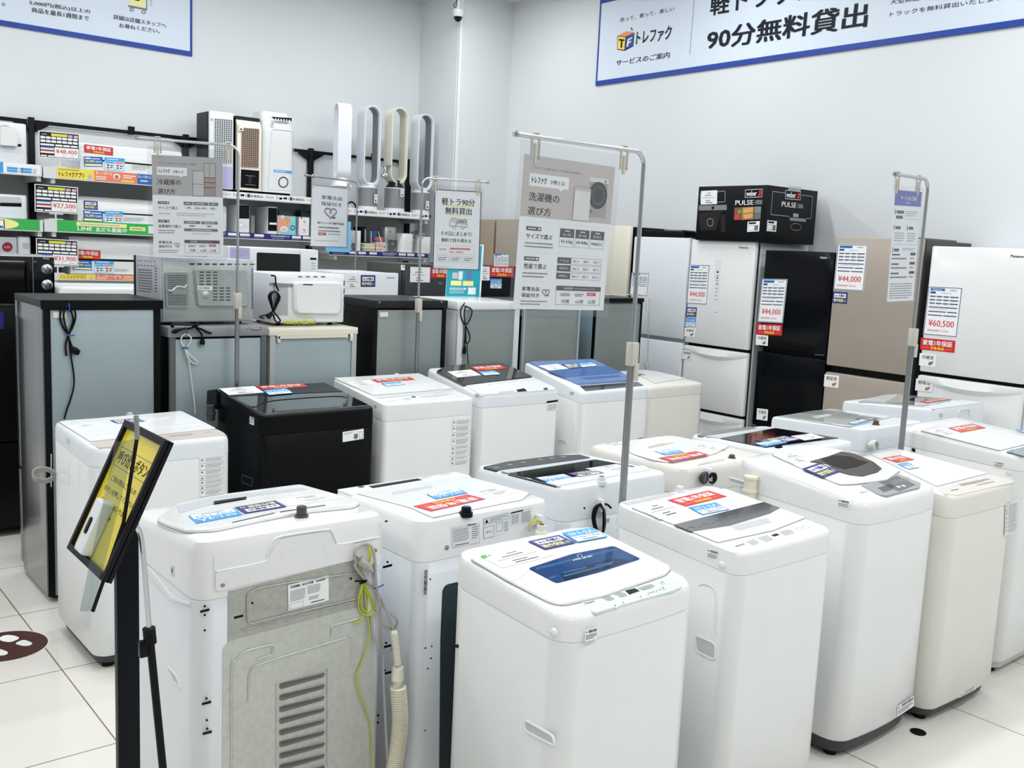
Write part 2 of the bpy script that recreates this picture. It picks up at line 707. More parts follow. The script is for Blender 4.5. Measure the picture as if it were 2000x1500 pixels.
WALLP = mat('wall_paint', '#dfe3e5', 0.55, bump=(120, 0.06))
CEILP = mat('ceiling_board', '#e4e5e2', 0.7, noise=(3, 0.02))
mb = MB()
mb.box(-4, XR+0.15, -5, YL+0.15, -0.1, 0, tile_floor())
struct('floor', mb, smooth=False)
mb = MB()
mb.box(-4, XR+0.15, -5, YL+0.15, CEIL, CEIL+0.1, CEILP)
struct('ceiling', mb, smooth=False)
mb = MB()
mb.box(-4, XC, YL, YL+0.15, 0, CEIL, WALLP)
struct('wall_left', mb, smooth=False)
mb = MB()
mb.box(XR, XR+0.15, -5, YL+0.15, 0, CEIL, WALLP)
struct('wall_right', mb, smooth=False)
mb = MB()
mb.box(XC, XR, YC, YL+0.15, 0, CEIL, WALLP)
struct('column', mb, smooth=False)
mb = MB()
mb.poly([(XC-.004, YC-.004, .1), (XC-.004, YC-.004, CEIL), (XC-.004, YC+.03, CEIL), (XC-.004, YC+.03, .1)], mat('corner_guard', '#f2f4f5', .35))
mb.box(XC-.004, XC+.03, YC-.004, YC, .1, CEIL, mat('corner_guard', '#f2f4f5', .35))
struct('trim_1', mb, smooth=False)
# ceiling lamps (the fittings that give the light)
LAMPM = mat('lamp_diffuser', '#f4f8ff', 0.5, emit=4)
for xx, yy in LAMPS:
    mb = MB()
    mb.box(xx-.63, xx+.63, yy-.09, yy+.09, CEIL-.035, CEIL, LAMPM)
    tag(mb.build('ceiling_light', None, smooth=False), 'long white strip light fixed on the shop ceiling', 'light', 'strip lights on the ceiling')

# floor stickers
mb = MB()
sc = atZ((10, 1262), 0)
mb.panel((sc.x-.17, sc.y+.17, .0006), (.34, 0, 0), (0, -.34, 0), (0, 0, 1))
mb.el(.5, .5, .5, .5, PAPER, 0, 40)
mb.el(.5, .5, .485, .485, BROWN, 1, 40)
a = math.radians(-25)
for sx in (-1, 1):
    foot = [(-.05, -.28), (.05, -.3), (.1, -.2), (.09, -.05), (-.07, -.03), (-.1, -.18)]
    heel = [(-.07, .03), (.08, .01), (.07, .2), (.0, .25), (-.06, .2)]
    for shp in (foot, heel):
        pts = [(.5+math.cos(a)*(x+sx*.17)-math.sin(a)*y, .5+math.sin(a)*(x+sx*.17)+math.cos(a)*y) for x, y in shp]
        p3 = fillet([mb.P(u, v, 2) for u, v in pts], .02)
        mb.poly(orient(p3, V((0, 0, 1))), PAPER)
tag(mb.build('floor_sticker', None, smooth=False), 'round brown floor sticker with two white footprints', 'floor sticker')
mb = MB()
sc = atZ((1793, 1430), 0)
mb.cyl((sc.x, sc.y), .03, 0, .002, BLACK)
tag(mb.build('floor_marker', None), 'small black round marker set in the floor tiles by washer feet', 'floor marker')


# ---------------------------------------------------------------- washing machines
def washer(label, front, near, yaw, w, d, hf, hb, zs, body=WHITE, top=GLOSSW, base=BASEG, rc=.05, bulge=.0, e=.018, zb=.06, group=None, curve=None, zsb=None, tw=.0):
    hf, hb, zs, zsb = hf+DZ, hb+DZ, zs+DZ, (zs if zsb is None else zsb)+DZ
    y = math.radians(yaw)
    c = V((near[0], near[1], 0)) + Matrix.Rotation(y, 3, 'Z') @ V((0, d/2, 0))
    root = thing('washing_machine', label, 'washing machine', c, y if front else y+math.pi, group)
    W = App(root)
    W.w, W.d, W.hf, W.hb = w, d, hf, hb

    def zt(yy):
        t = min(1, max(0, (yy+d/2)/d))
        return hf+(hb-hf)*(curve(t) if curve else t)

    def zm(yy):
        t = min(1, max(0, (yy+d/2)/d))
        return zs+(zsb-zs)*t
    W.zt = zt
    m = MB()
    rings = []
    for i, k, f in ((.01+tw, 0, lambda q: zb), (tw*.8, 0, lambda q: zb+.02), (0.0006, 0, lambda q: zm(q)-.004), (.0035, 0, lambda q: zm(q))):
        rings.append([(x, yy, f(yy)) for x, yy in rr(w-2*i, d-2*i, rc, bulge)])
    m.loft(rings, body)
    m.build('body', root)
    m = MB()
    rings = []
    for i, f in ((.0035, lambda q: zm(q)-.001), (0, lambda q: zm(q)+.003), (.001, lambda q: zt(q)-e), (.25*e, lambda q: zt(q)-.3*e), (.55*e, lambda q: zt(q)-.08*e), (e, lambda q: zt(q))):
        rings.append([(x, yy, f(yy)) for x, yy in rr(w-2*i, d-2*i, max(rc-i*.6, .006), bulge)])
    m.loft(rings, top)
    m.build('top_cover', root)
    m = MB()
    r0 = [(x, yy, .025) for x, yy in rr(w-.05, d-.05, rc, bulge)]
    r1 = [(x, yy, zb+.004) for x, yy in rr(w-.03, d-.03, rc, bulge)]
    m.loft([r0, r1], base)
    m.build('base', root)
    for sx in (-1, 1):
        for sy in (-1, 1):
            m = MB()
            m.cyl((sx*(w/2-.07), sy*(d/2-.07)), .024, 0, .03, BLACK, 14)
            m.build('foot', root)
    sl = V((0, -(hb-hf), d)).normalized()
    W.pl['top'] = (V((0, 0, (hf+hb)/2 + (.088*(hb-hf) if curve else 0))), sl)
    W.lim = (w/2-.008, d/2-.008, d/2+bulge-.006)
    W.pl['front'] = (V((0, -d/2-bulge, 0)), V((0, -1, 0)))
    W.pl['back'] = (V((0, d/2, 0)), V((0, 1, 0)))
    W.pl['left'] = (V((-w/2, 0, 0)), V((-1, 0, 0)))
    W.pl['right'] = (V((w/2, 0, 0)), V((1, 0, 0)))
    return W


def lay(W, name, pts, mt, t=.003, off=0.0, r=.0, face='top', ease=None, parent=None, mb=None, label=None):
    """a flat moulded piece on a face of the machine"""
    p = W.on(face, pts, off)
    if r:
        p = fillet(p, r)
    m = mb or MB()
    m.plate(p, W.n(face), off*0+t, mt, .006 if name in ('lid', 'control_panel') else .0008, ease if ease is not None else min(.0015, t*.4))
    if name == 'lid':
        m.tube([q+W.n(face)*.0004 for q in p], .0016, MGREY, 5, closed=True)
    if name:
        o = m.build(name, parent or W.root)
        if label:
            o['label'] = label
        return o
    return m


def bead(W, face, pts, r, mt, off=0.0, mb=None, sm=True):
    p = W.on(face, pts, off)
    m = mb or MB()
    m.tube(smooth_path(p, 4) if sm else p, r, mt, 6)
    return m


def inlet(W, p, r, h, mt, face='top', cap=True):
    c = W.on('top', [p], 0)[0]
    m = MB()
    m.cyl((c.x, c.y), r*1.35, c.z-.01, c.z+h*.25, mt, 20, .001)
    m.cyl((c.x, c.y), r, c.z, c.z+h, mt, 20, .0015)
    m.cyl((c.x, c.y), r*.7, c.z+h-.002, c.z+h+.0008, DGREY if not cap else mt, 16)
    return m.build('water_inlet', W.root)


def buttons(W, face, ps, r, mt, parent, k=.0035, dot=INK):
    for p in ps:
        c = W.on(face, [p], 0)[0]
        n = W.n(face)
        ex = V((1, 0, 0))
        ey = n.cross(ex)
        m = MB()
        m.plate([c+ex*(r*math.cos(a*math.pi/8))+ey*(r*math.sin(a*math.pi/8)) for a in range(16)], n, k, mt, .0005, .0006)
        if dot:
            m.plate([c+ex*(r*.35*math.cos(a*math.pi/4))+ey*(r*.35*math.sin(a*math.pi/4)) for a in range(8)], n, k+.0004, dot, 0)
        m.build('button', parent)


def recess_ring(W, face, pts, r=.012, mt=None, inner=None, name='handle_recess'):
    p = fillet(W.on(face, pts, .0005), r)
    m = MB()
    m.tube(p, .0035, mt or WHITE, 6, closed=True)
    if inner:
        m.plate(p, W.n(face), .0008, inner, 0)  # flat darker plate: the shade of the hollow is put into its colour
    return m.build(name, W.root)


GA, GB, GC = 'washing machines in the middle row', 'washing machines in the front row', 'washing machines in the back row'
z6 = Z(860, 980, 3.75)
z7 = Z(400, 880, 3.75)
z7r = Z(1160, 840, 3.75)
z4r = Z(1500, 640, 3.75)
z5 = Z(0, 780, 3.75)
z5r = Z(820, 640, 3.75)
z8 = Z(400, 1100, 3.75)
z8r = Z(1500, 1100, 3.75)
z2 = Z(390, 680, 5)
z4 = Z(500, 480, 3.75)
zt6 = Z(0, 1100, 3.75)


# --- front row: blue window machine
W = washer('white washing machine with blue lid window nearest the camera', True, (1.829, 1.673), .8, .515, .475, .845, .893, .775, group=GB, rc=.062, bulge=.014, zsb=.80, e=.022)
ld = lay(W, 'lid', z6(205, 425, 640, 280, 1115, 195, 1722, 485, 1650, 545, 1200, 700, 900, 768, 800, 750, 500, 592), GLOSSW, .008, r=.02, ease=.003)
lay(W, 'lid_window', z6(640, 490, 960, 385, 1270, 325, 1470, 420, 1160, 520, 850, 600), BLUEWIN, .0012, .008, .012, parent=ld, label='dark blue see-through lid window')
lay(W, 'drum_shade', z6(880, 525, 1110, 455, 1270, 415, 1400, 428, 1160, 505, 905, 580), mat('deep_navy_shade', '#021a3c', .08), .0005, .0092, .006, parent=ld)  # navy plate paints in the dark depth of the drum behind the window
m = MB()
for a, b in (((700, 490), (1280, 345)), ((900, 520), (1070, 480)), ((1130, 470), (1270, 440)), ((900, 545), (1260, 450)), ((790, 560), (850, 545))):
    p = W.on('top', z6(*a, *b), .0097)
    m.tube(p, .0016, BLUEBR, 6)
m.build('drum_rib', ld)
mb = W.sq('top', z6(955, 405, 1115, 375, 1125, 400, 965, 440), .0096, 0)
mb.tx('SPIRAL AIR DRY', .05, .55, .95, .95, PAPER, 1, 1)
mb.ring2([(.4+.1*math.cos(a*.5), .1+.4*math.sin(a*.5)) for a in range(12)], .0012, PAPER, 1)
mb.build('window_lettering', ld, smooth=False)
m = bead(W, 'top', z6(500, 592, 570, 560, 650, 505), .0006, LGREY, .0085)
m.build('lid_crease', ld)
cp = lay(W, 'control_panel', z6(1010, 725, 1250, 670, 1720, 548, 1775, 620, 1735, 665, 1500, 745, 1240, 820, 1140, 825), MARKP, .0012, r=.012)
lay(W, 'display', z6(1352, 655, 1425, 637, 1460, 657, 1385, 684), BLACK, .0022, parent=cp)
buttons(W, 'top', z6(1280, 770, 1340, 746), .0075, PAPER, cp)
buttons(W, 'top', z6(1465, 703, 1522, 685, 1582, 662), .0072, PAPER, cp)
buttons(W, 'top', z6(1630, 637, 1625, 597), .0095, MARKP, cp, dot=INKG)
mb = W.sq('top', z6(1040, 735, 1560, 600, 1660, 640, 1170, 800), .0016, 0)
mb.tx('Haier', .0, .02, .13, .2, INKG, 1, 1)
mb.tl(.24, .02, .36, .5, 5, INKG, 1, .4)
mb.tl(.42, .0, .54, .5, 5, INKG, 1, .4)
mb.tl(.75, .05, .98, .45, 4, INKG, 1, .4)
mb.tl(.75, .75, .95, .85, 1, INKG, 1, .5)
mb.build('control_print', cp, smooth=False)
stick(W, 'top', 'sheet', z6(290, 400, 690, 322, 815, 385, 470, 492), .0088, ld)
stick(W, 'top', 'navy', z6(640, 290, 870, 245, 992, 300, 768, 352), .0105, ld)
stick(W, 'top', 'blue', z6(885, 228, 1112, 190, 1222, 255, 1010, 298), .0115, ld)
mb = W.sq('top', z6(295, 395, 365, 383, 385, 400, 312, 415), .0098, 0)
mb.q(0, 0, .5, 1, GREEN, 1)
mb.tl(.6, .2, 1, .8, 2, GREEN, 1)
mb.build('eco_mark', ld, smooth=False)
inlet(W, z6(715, 215)[0], .0135, .026, CREAM, cap=False)
stick(W, 'front', 'tag', z6(1060, 945, 1150, 918, 1148, 1003, 1060, 1026), .0)
lay(W, 'screw_hole', z6(111, 1050, 122, 1043, 133, 1050, 133, 1066, 122, 1072, 111, 1066), BLACK, .0006, face='left')
c = W.on('left', z6(832, 955))[0]
m = MB()
m.T = Matrix.Translation(c) @ Matrix.Rotation(-math.pi/2, 4, 'Y')
m.lathe((0, 0, 0), [(.011, -.002), (.011, .003), (.008, .006), (.002, .008)], GLOSSW, 16)
m.build('hinge_cap', W.root)
recess_ring(W, 'left', [(1024, 1405), (1080, 1437), (1084, 1457), (1026, 1427)], .012, GLOSSW, LGREY)

# --- front row: grey band machine
W = washer('white washing machine with dark grey band across lid, behind blue window machine', True, (2.573, 1.723), .7, .52, .53, .873, .911, .80, group=GB, rc=.05, bulge=.008, zsb=.835)
ld = lay(W, 'lid', z7r(275, 572, 960, 432, 1575, 640, 1310, 740, 905, 828, 705, 745), GLOSSW, .004, r=.008)
lay(W, 'lid_window', z7r(570, 698, 1245, 528, 1380, 568, 1290, 612, 1000, 700, 710, 745), mat('grey_window', '#55565a', .08, coat=.5), .0012, .004, .002, parent=ld, label='dark grey lid band')
lay(W, 'lid_handle', z7r(1003, 706, 1265, 643, 1302, 675, 1052, 738), LGREY, .001, .004, .003, parent=ld)
m = MB()
for u in (700, 800, 900, 1000, 1090):
    q = z7r(u-30, 735-(u-700)*.24-6, u, 705-(u-700)*.24, u+40, 712-(u-700)*.26)
    m.tube(W.on('top', q, .0058), .0012, MGREY, 5)
m.build('window_print', ld)
mb = W.sq('top', z7r(1030, 850, 1540, 690, 1640, 730, 1130, 900), .0, 0)
mb.tx('AQUA', .0, .0, .12, .18, INK, 1, 1)
mb.q(.49, .05, .57, .3, BLACK, 1)
mb.tl(.16, -.1, .28, .5, 5, INKG, 1, .35)
mb.tl(.32, -.1, .46, .6, 5, INKG, 1, .35)
mb.tl(.6, .0, .76, .6, 5, INKG, 1, .35)
for u in (.85, .95):
    mb.ring2([(u+.04*math.cos(a*.52), .35+.2*math.sin(a*.52)) for a in range(12)], .001, INKG, 1)
mb.build('control_print', W.root, smooth=False)
stick(W, 'top', 'red', z7r(538, 515, 840, 443, 975, 487, 672, 560), .0045, ld)
stick(W, 'top', 'blue', z7r(690, 566, 890, 532, 990, 580, 797, 622), .0056, ld)
stick(W, 'top', 'sheet', z7r(290, 565, 545, 520, 690, 590, 450, 672), .0042, ld)
mb = W.sq('top', z7r(190, 538, 800, 400, 860, 420, 250, 562), .0, 0)
mb.tl(.02, .0, .6, .9, 4, INKL, 1, .4)
mb.tl(.75, .1, .95, .6, 2, INKL, 1, .4)
mb.build('caution_print', W.root, smooth=False)
inlet(W, z7r(628, 450)[0], .014, .02, COOL)
stick(W, 'left', 'tag', z7r(835, 868, 912, 888, 905, 962, 828, 940))
c = W.on('left', z7r(938, 985))[0]
m = MB()
m.T = Matrix.Translation(c) @ Matrix.Rotation(-math.pi/2, 4, 'Y')
m.lathe((0, 0, 0), [(.012, -.002), (.012, .003), (.009, .007), (.002, .009)], GLOSSW, 16)
m.build('hinge_cap', W.root)
recess_ring(W, 'left', [(1358, 1240), (1397, 1257), (1397, 1290), (1360, 1272)], .014, GLOSSW, LGREY)
m = bead(W, 'left', z7r(770, 1135, 810, 1125, 860, 1145, 890, 1190, 895, 1300, 890, 1500), .003, WHITE)
m.build('side_rib', W.root)

# --- front row: machine with dark lid opening and grey panel
W = washer('tall white washing machine with dark oval lid grip and grey control panel', True, (3.289, 1.753), .4, .545, .545, .93, .985, .845, group=GB, rc=.06, bulge=.02, zsb=.87, e=.03, curve=lambda t: t*(1.35-.35*t), zb=.075)
ld = lay(W, 'lid', z4r(10, 880, 190, 850, 420, 885, 640, 880, 1015, 1040, 870, 1120, 640, 1150, 525, 1155, 300, 1060, 30, 935), GLOSSW, .006, r=.02, ease=.003)
lay(W, 'lid_grip', z4r(300, 985, 440, 945, 540, 910, 660, 925, 770, 985, 835, 1035, 800, 1062, 690, 1092, 600, 1082, 520, 1060, 430, 1000), mat('charcoal_plastic', '#3a3539', .25), .003, .006, .012, parent=ld, label='charcoal oval grip')
lay(W, 'grip_recess', z4r(385, 965, 480, 935, 610, 945, 650, 965, 735, 985, 660, 1015, 560, 1035, 470, 1010), BLACK, .0008, .0092, .008, parent=ld)
cp = lay(W, 'control_panel', z4r(680, 1155, 960, 1075, 1120, 1140, 1110, 1170, 870, 1232, 820, 1225), mat('panel_grey', '#9da0a2', .3), .0012, r=.006)
lay(W, 'panel_field', z4r(810, 1130, 945, 1085, 1080, 1150, 960, 1200), mat('panel_dark', '#5f6265', .3), .0008, .0014, parent=cp)
buttons(W, 'top', z4r(955, 1172, 992, 1165), .008, PAPER, cp, .0045, None)
mb = W.sq('top', z4r(760, 1160, 1040, 1080, 1100, 1130, 850, 1215), .0024, 0)
mb.tl(.05, .3, .4, .9, 4, INK, 1, .4)
mb.tl(.45, .1, .95, .5, 3, INKL, 1, .4)
mb.build('control_print', cp, smooth=False)
mb = W.sq('top', z4r(670, 1205, 720, 1192, 730, 1200, 680, 1215), .0, 0)
mb.tx('HITACHI', 0, 0, 1, 1, INKG, 1, 1)
mb.build('maker_mark', W.root, smooth=False)
stick(W, 'top', 'navy', z4r(255, 1035, 370, 990, 540, 1055, 402, 1097), .0075, ld)
stick(W, 'top', 'sheet', z4r(65, 932, 220, 910, 345, 975, 180, 992), .0065, ld)
stick(W, 'left', 'tag', z4r(515, 1252, 600, 1272, 590, 1332, 510, 1315))
recess_ring(W, 'left', z7r(988, 345, 1125, 385, 1125, 418, 995, 385), .006, GLOSSW, LGREY)
c = W.on('left', z7r(1170, 430))[0]
m = MB()
m.cyl((c.x-.022, c.y), .024, c.z-.045, c.z+.05, HOSE, 20, .002)
m.cyl((c.x-.022, c.y), .028, c.z-.01, c.z+.002, HOSE, 20, .001)
m.cyl((c.x-.022, c.y), .027, c.z+.04, c.z+.052, HOSE, 20, .001)
m.build('drain_spout', W.root)
stick(W, 'front', 'tag', z8r(945, 1055, 1066, 968, 1068, 1050, 945, 1122), .0)
c = W.on('left', z4r(645, 1365))[0]

# --- front row: beige control strip
W = washer('white washing machine with beige control strip beside the tall machine', True, (3.842, 1.706), -.5, .535, .53, .888, .922, .80, body=WARM, top=WARM, group=GB, rc=.055, bulge=.006, zsb=.83)
ld = lay(W, 'lid', z4r(700, 915, 1000, 880, 1640, 1062, 1235, 1165), GLOSSW, .003, r=.008)
cp = lay(W, 'control_panel', z4r(1235, 1175, 1650, 1075, 1810, 1112, 1825, 1135, 1390, 1228, 1290, 1222), mat('pale_beige_panel', '#d8d2ca', .3), .0015, r=.008)
mb = W.sq('top', z4r(1240, 1160, 1640, 1080, 1760, 1120, 1340, 1210), .002, 0)
mb.tl(.05, .7, .2, .85, 1, INKG, 1, .5)
mb.tl(.3, .25, .85, .55, 3, INKG, 1, .4)
mb.tl(.5, .7, .9, .85, 1, INKG, 1, .4)
mb.build('control_print', cp, smooth=False)
stick(W, 'top', 'red', z4r(838, 955, 965, 935, 1078, 966, 940, 990), .0035, ld)
stick(W, 'top', 'blue', z4r(950, 998, 1020, 988, 1110, 1022, 1030, 1040), .0045, ld)
stick(W, 'front', 'caution', z4r(1738, 1295, 1832, 1270, 1822, 1490, 1732, 1525))
stick(W, 'front', 'tag', z8r(1400, 958, 1520, 895, 1520, 925, 1400, 985))

# --- front row: last machine
W = washer('white washing machine at right end of front row with clear lid', True, (4.587, 1.768), .5, .59, .585, .958, .998, .89, group=GB, rc=.05, e=.022, zsb=.91, base=mat('grey_white_base', '#c9c8c2', .4))
ld = lay(W, 'lid', [(1790, 843), (1868, 821), (2030, 862), (1938, 884)], GLOSSW, .005, r=.012)
lay(W, 'lid_window', [(1936, 888), (2030, 866), (2080, 880), (1990, 906)], mat('teal_tinted_glass', '#7f9ba0', .06, coat=.5), .002, .004, .01, parent=ld)
stick(W, 'top', 'red', z4r(1320, 735, 1500, 703, 1598, 735, 1415, 768), .0055, ld)
stick(W, 'top', 'sheet', z4r(1130, 755, 1290, 735, 1400, 775, 1220, 800), .0055, ld)
stick(W, 'top', 'blue', z4r(1820, 745, 1960, 720, 2030, 750, 1890, 778), .0055, ld)
stick(W, 'left', 'tag', z4r(1657, 978, 1728, 992, 1725, 1035, 1655, 1022))
lay(W, 'hinge_stop', z4r(1056, 882, 1078, 887, 1078, 908, 1056, 903), BLACK, .006, face='left')
m = MB()
c = W.on('left', z4r(1762, 1062))[0]
m.T = Matrix.Translation(c) @ Matrix.Rotation(-math.pi/2, 4, 'Y')
m.lathe((0, 0, 0), [(.012, -.002), (.012, .002), (.004, .004)], GLOSSW, 14)
m.build('screw_cap', W.root)

# --- back row
W = washer('white washing machine with beige rim behind the yellow sign', True, (1.393, 3.903), .5, .577, .568, .89, .91, .81, group=GC, rc=.06, e=.022, zsb=.84, top=COOL)
ld = lay(W, 'lid', z5(430, 168, 1330, 90, 1560, 180, 1640, 213, 660, 312), GLOSSW, .004, r=.012)
m = bead(W, 'top', z5(560, 210, 1240, 132), .002, GLOSSW, .005, sm=False)
m = bead(W, 'top', z5(700, 262, 1440, 172), .002, GLOSSW, .005, m, sm=False)
m.build('lid_rib', ld)
cp = lay(W, 'control_panel', z5(650, 318, 1640, 215, 1695, 240, 1660, 265, 1240, 305, 830, 352, 720, 355), BEIGE, .0015, r=.012)
mb = W.sq('top', z5(1180, 262, 1600, 222, 1640, 245, 1220, 288), .002, 0)
mb.tl(.1, .2, .5, .7, 2, INKL, 1, .4)
mb.tl(.7, .3, .85, .5, 1, INKL, 1, .4)
mb.build('control_print', cp, smooth=False)
stick(W, 'top', 'navy', z5(805, 155, 1005, 138, 1062, 160, 860, 180), .0045, ld)
stick(W, 'top', 'sheet', z5(490, 195, 740, 172, 790, 190, 530, 215), .0042, ld)
inlet(W, z5(930, 104)[0], .012, .012, LGREY)
stick(W, 'front', 'caution', z5(1455, 425, 1645, 402, 1640, 720, 1462, 748))
m = MB()
for u in (375, 430, 505, 585):
    p = W.on('left', z5(u, 400+(u-375)*.4, u, 640), 0)
    m.tube(p, .002, WHITE, 5)
m.build('side_rib', W.root)
lay(W, 'side_print', z5(490, 285, 510, 292, 510, 330, 490, 322), LGREY, .0005, face='left')

m = MB()
for k in range(4):
    q = [W.Mi @ atY((px, py+2.5*k), 4.40+.008*k) for px, py in ((108, 921), (92, 913), (72, 914), (64, 922), (70, 932), (88, 936), (104, 930))]
    m.tube(smooth_path(q, 4), .0035, CORDG, 6)
q = [W.Mi @ atY((px, py), yy) for px, py, yy in ((106, 922, 4.41), (112, 930, 4.43), (118, 940, 4.45))]
m.tube(q, .0035, CORDG, 6)
m.build('power_cord', W.root)

W = washer('glossy black washing machine with red sticker on its lid', True, (2.212, 4.123), -.3, .61, .53, .925, .975, .83, body=BBODY, top=BBODY, base=BLACK, group=GC, rc=.035, zsb=.86, e=.012)
lay(W, 'rear_panel', z2(185, 400, 1240, 330, 1430, 430, 290, 480), mat('matt_black_plastic', '#222427', .3), .006, r=.004)
ld = lay(W, 'lid', z2(270, 468, 1440, 425, 1650, 560, 640, 648), mat('black_glass', '#131519', .03, coat=1), .004, .0, .006)
m = bead(W, 'top', z2(480, 570, 560, 568, 720, 512, 1300, 470, 1430, 480), .002, BLACK, .005)
m.build('lid_edge', ld)
stick(W, 'top', 'sheet', z2(185, 394, 535, 372, 625, 432, 275, 460), .0065)
stick(W, 'top', 'red', z2(530, 362, 985, 335, 1055, 375, 605, 408), .0068)
stick(W, 'top', 'blue', z2(610, 410, 852, 393, 908, 437, 682, 460), .008)
mb = W.sq('front', z2(1395, 820, 1602, 785, 1600, 885, 1397, 917), 0, .0006, PAPER)
mb.tl(.05, .1, .5, .3, 2, INKG, 1, .4)
mb.qs([(.55, .3), (.62, .45), (.7, .3), (.72, .75), (.62, .95), (.52, .75)], INKG, 1)
mb.fr(.8, .25, .93, .9, .0015, INKG, 1)
mb.build('front_label', W.root, smooth=False)
stick(W, 'left', 'tag', z2(488, 665, 532, 680, 530, 755, 488, 738))
recess_ring(W, 'left', z2(415, 1235, 517, 1275, 515, 1350, 415, 1310), .01, mat('dark_teal_plastic', '#2c4348', .3), BLACK)
lay(W, 'hinge_cover', z2(90, 412, 180, 400, 185, 600, 85, 560), BLACK, .01, face='left', r=.01)
m = MB()
c = W.on('left', z2(110, 610), .03)[0]
m.cyl((c.x, c.y), .02, c.z-.05, c.z+.03, DGREY, 16, .003)
m.cyl((c.x, c.y), .024, c.z-.02, c.z-.008, DGREY, 16, .001)
m.build('drain_spout', W.root)

W = washer('white flat-topped washing machine right of the black one', True, (2.852, 4.125), -.1, .566, .545, .932, .994, .845, group=GC, rc=.03, zsb=.90, e=.01)
ld = lay(W, 'lid', z4(550, 978, 980, 945, 1180, 935, 1450, 1050, 860, 1100), GLOSSW, .008, r=.01)
lay(W, 'control_panel', z4(865, 1108, 1430, 1056, 1465, 1066, 895, 1122), LGREY, .001, r=.002)
mb = W.sq('top', z4(930, 1120, 1480, 1070, 1550, 1090, 960, 1150), .0, 0)
mb.q(.35, .1, .4, .4, BLACK, 1)
mb.tl(.02, .6, .12, .8, 1, INKL, 1, .4)
mb.tl(.22, .3, .32, .8, 2, INKL, 1, .4)
mb.tl(.45, .2, .9, .7, 2, INKL, 1, .4)
mb.build('control_print', W.root, smooth=False)
stick(W, 'top', 'red', z4(845, 980, 1122, 962, 1165, 980, 890, 1003), .0085, ld)
stick(W, 'top', 'blue', z4(912, 1005, 1050, 997, 1092, 1015, 955, 1032), .0095, ld)
stick(W, 'top', 'sheet', z4(660, 1000, 830, 985, 890, 1010, 715, 1030), .0085, ld)
stick(W, 'front', 'caution', z5r(230, 672, 377, 655, 352, 1005, 225, 1017))
stick(W, 'left', 'tag', z4(860, 1162, 886, 1172, 884, 1200, 860, 1190))
inlet(W, z4(1000, 938)[0], .013, .012, COOL)

W = washer('white washing machine with smoked lid and small black display', True, (3.457, 4.118), -.5, .573, .545, .944, 1.03, .875, group=GC, rc=.04, zsb=.93, e=.02, top=COOL)
ld = lay(W, 'lid', z5r(118, 330, 190, 285, 650, 262, 885, 365, 320, 432), SMOKE, .012, r=.012, label='smoked see-through lid')
stick(W, 'top', 'sheet', z5r(200, 325, 375, 305, 448, 350, 277, 362), .0125, ld)
stick(W, 'top', 'red', z5r(358, 288, 592, 270, 642, 300, 430, 316), .013, ld)
stick(W, 'top', 'blue', z5r(428, 322, 540, 312, 597, 342, 470, 350), .0138, ld)
cp = lay(W, 'control_panel', z5r(330, 428, 900, 368, 1010, 440, 1000, 462, 440, 505), GLOSSW, .006, r=.015)
lay(W, 'display', z5r(707, 455, 765, 444, 795, 470, 733, 478), BLACK, .001, .0062, parent=cp)
lay(W, 'knob_plate', z5r(905, 443, 932, 439, 942, 456, 915, 460), DGREY, .001, .0062, parent=cp)
m = bead(W, 'top', z5r(495, 418, 700, 392, 870, 378), .0015, LGREY, .0065)
m.build('grip_line', cp)
mb = W.sq('top', z5r(580, 470, 690, 458, 710, 475, 600, 488), .0065, 0)
mb.tl(0, 0, 1, 1, 2, INKL, 1, .4)
mb.build('control_print', cp, smooth=False)
mb = W.sq('front', z5r(928, 538, 1012, 527, 1006, 602, 925, 615), 0, .0006, PAPER)
mb.q(0, 0, 1, .2, INK, 1)
mb.tl(.1, .35, .95, .95, 4, INKG, 1, .35)
mb.build('front_label', W.root, smooth=False)
stick(W, 'left', 'tag', z5r(403, 480, 436, 492, 434, 522, 403, 510))

W = washer('white washing machine with blue lid', True, (4.118, 4.027), -.3, .57, .55, .936, 1.047, .87, group=GC, rc=.035, zsb=.94, e=.018, top=COOL)
ld = lay(W, 'lid', z5r(800, 262, 1305, 238, 1590, 378, 1545, 395, 1160, 422), BLUELID, .012, r=.008, label='blue see-through lid')
lay(W, 'lid_pane', z5r(930, 316, 1380, 278, 1490, 330, 1060, 365), BLUEDK, .0012, .0122, parent=ld)
lay(W, 'lid_grip', z5r(1180, 368, 1460, 346, 1478, 358, 1225, 381), BLUEDK, .0012, .0122, parent=ld)
stick(W, 'top', 'sheet', z5r(870, 280, 1005, 265, 1097, 300, 947, 313), .0135, ld)
stick(W, 'top', 'navy', z5r(1037, 268, 1145, 260, 1200, 290, 1097, 303), .014, ld)
stick(W, 'top', 'blue', z5r(1150, 262, 1265, 250, 1300, 280, 1192, 290), .0145, ld)
lay(W, 'control_panel', z5r(1170, 428, 1595, 398, 1640, 425, 1215, 466), mat('dark_panel_glass', '#333a45', .1, coat=.4), .002, r=.003)
stick(W, 'left', 'tag', z5r(1095, 466, 1132, 475, 1128, 502, 1095, 494))
recess_ring(W, 'left', z5r(1010, 815, 1070, 830, 1072, 845, 1012, 832), .003, WHITE, LGREY)

W = washer('plain white washing machine partly hidden by a sign pole, beside blue lid machine', True, (4.74, 4.108), 0, .56, .54, .923, .947, .85, group=GC, rc=.05, zsb=.87, e=.022, body=WARM, top=WARM)
ld = lay(W, 'lid', z5r(1600, 345, 1640, 312, 1780, 322, 1990, 370, 1720, 410), GLOSSW, .004, r=.012)
lay(W, 'display', z5r(1560, 345, 1612, 335, 1656, 345, 1592, 352), mat('violet_grey', '#7d7c90', .2), .001, .004, parent=ld)
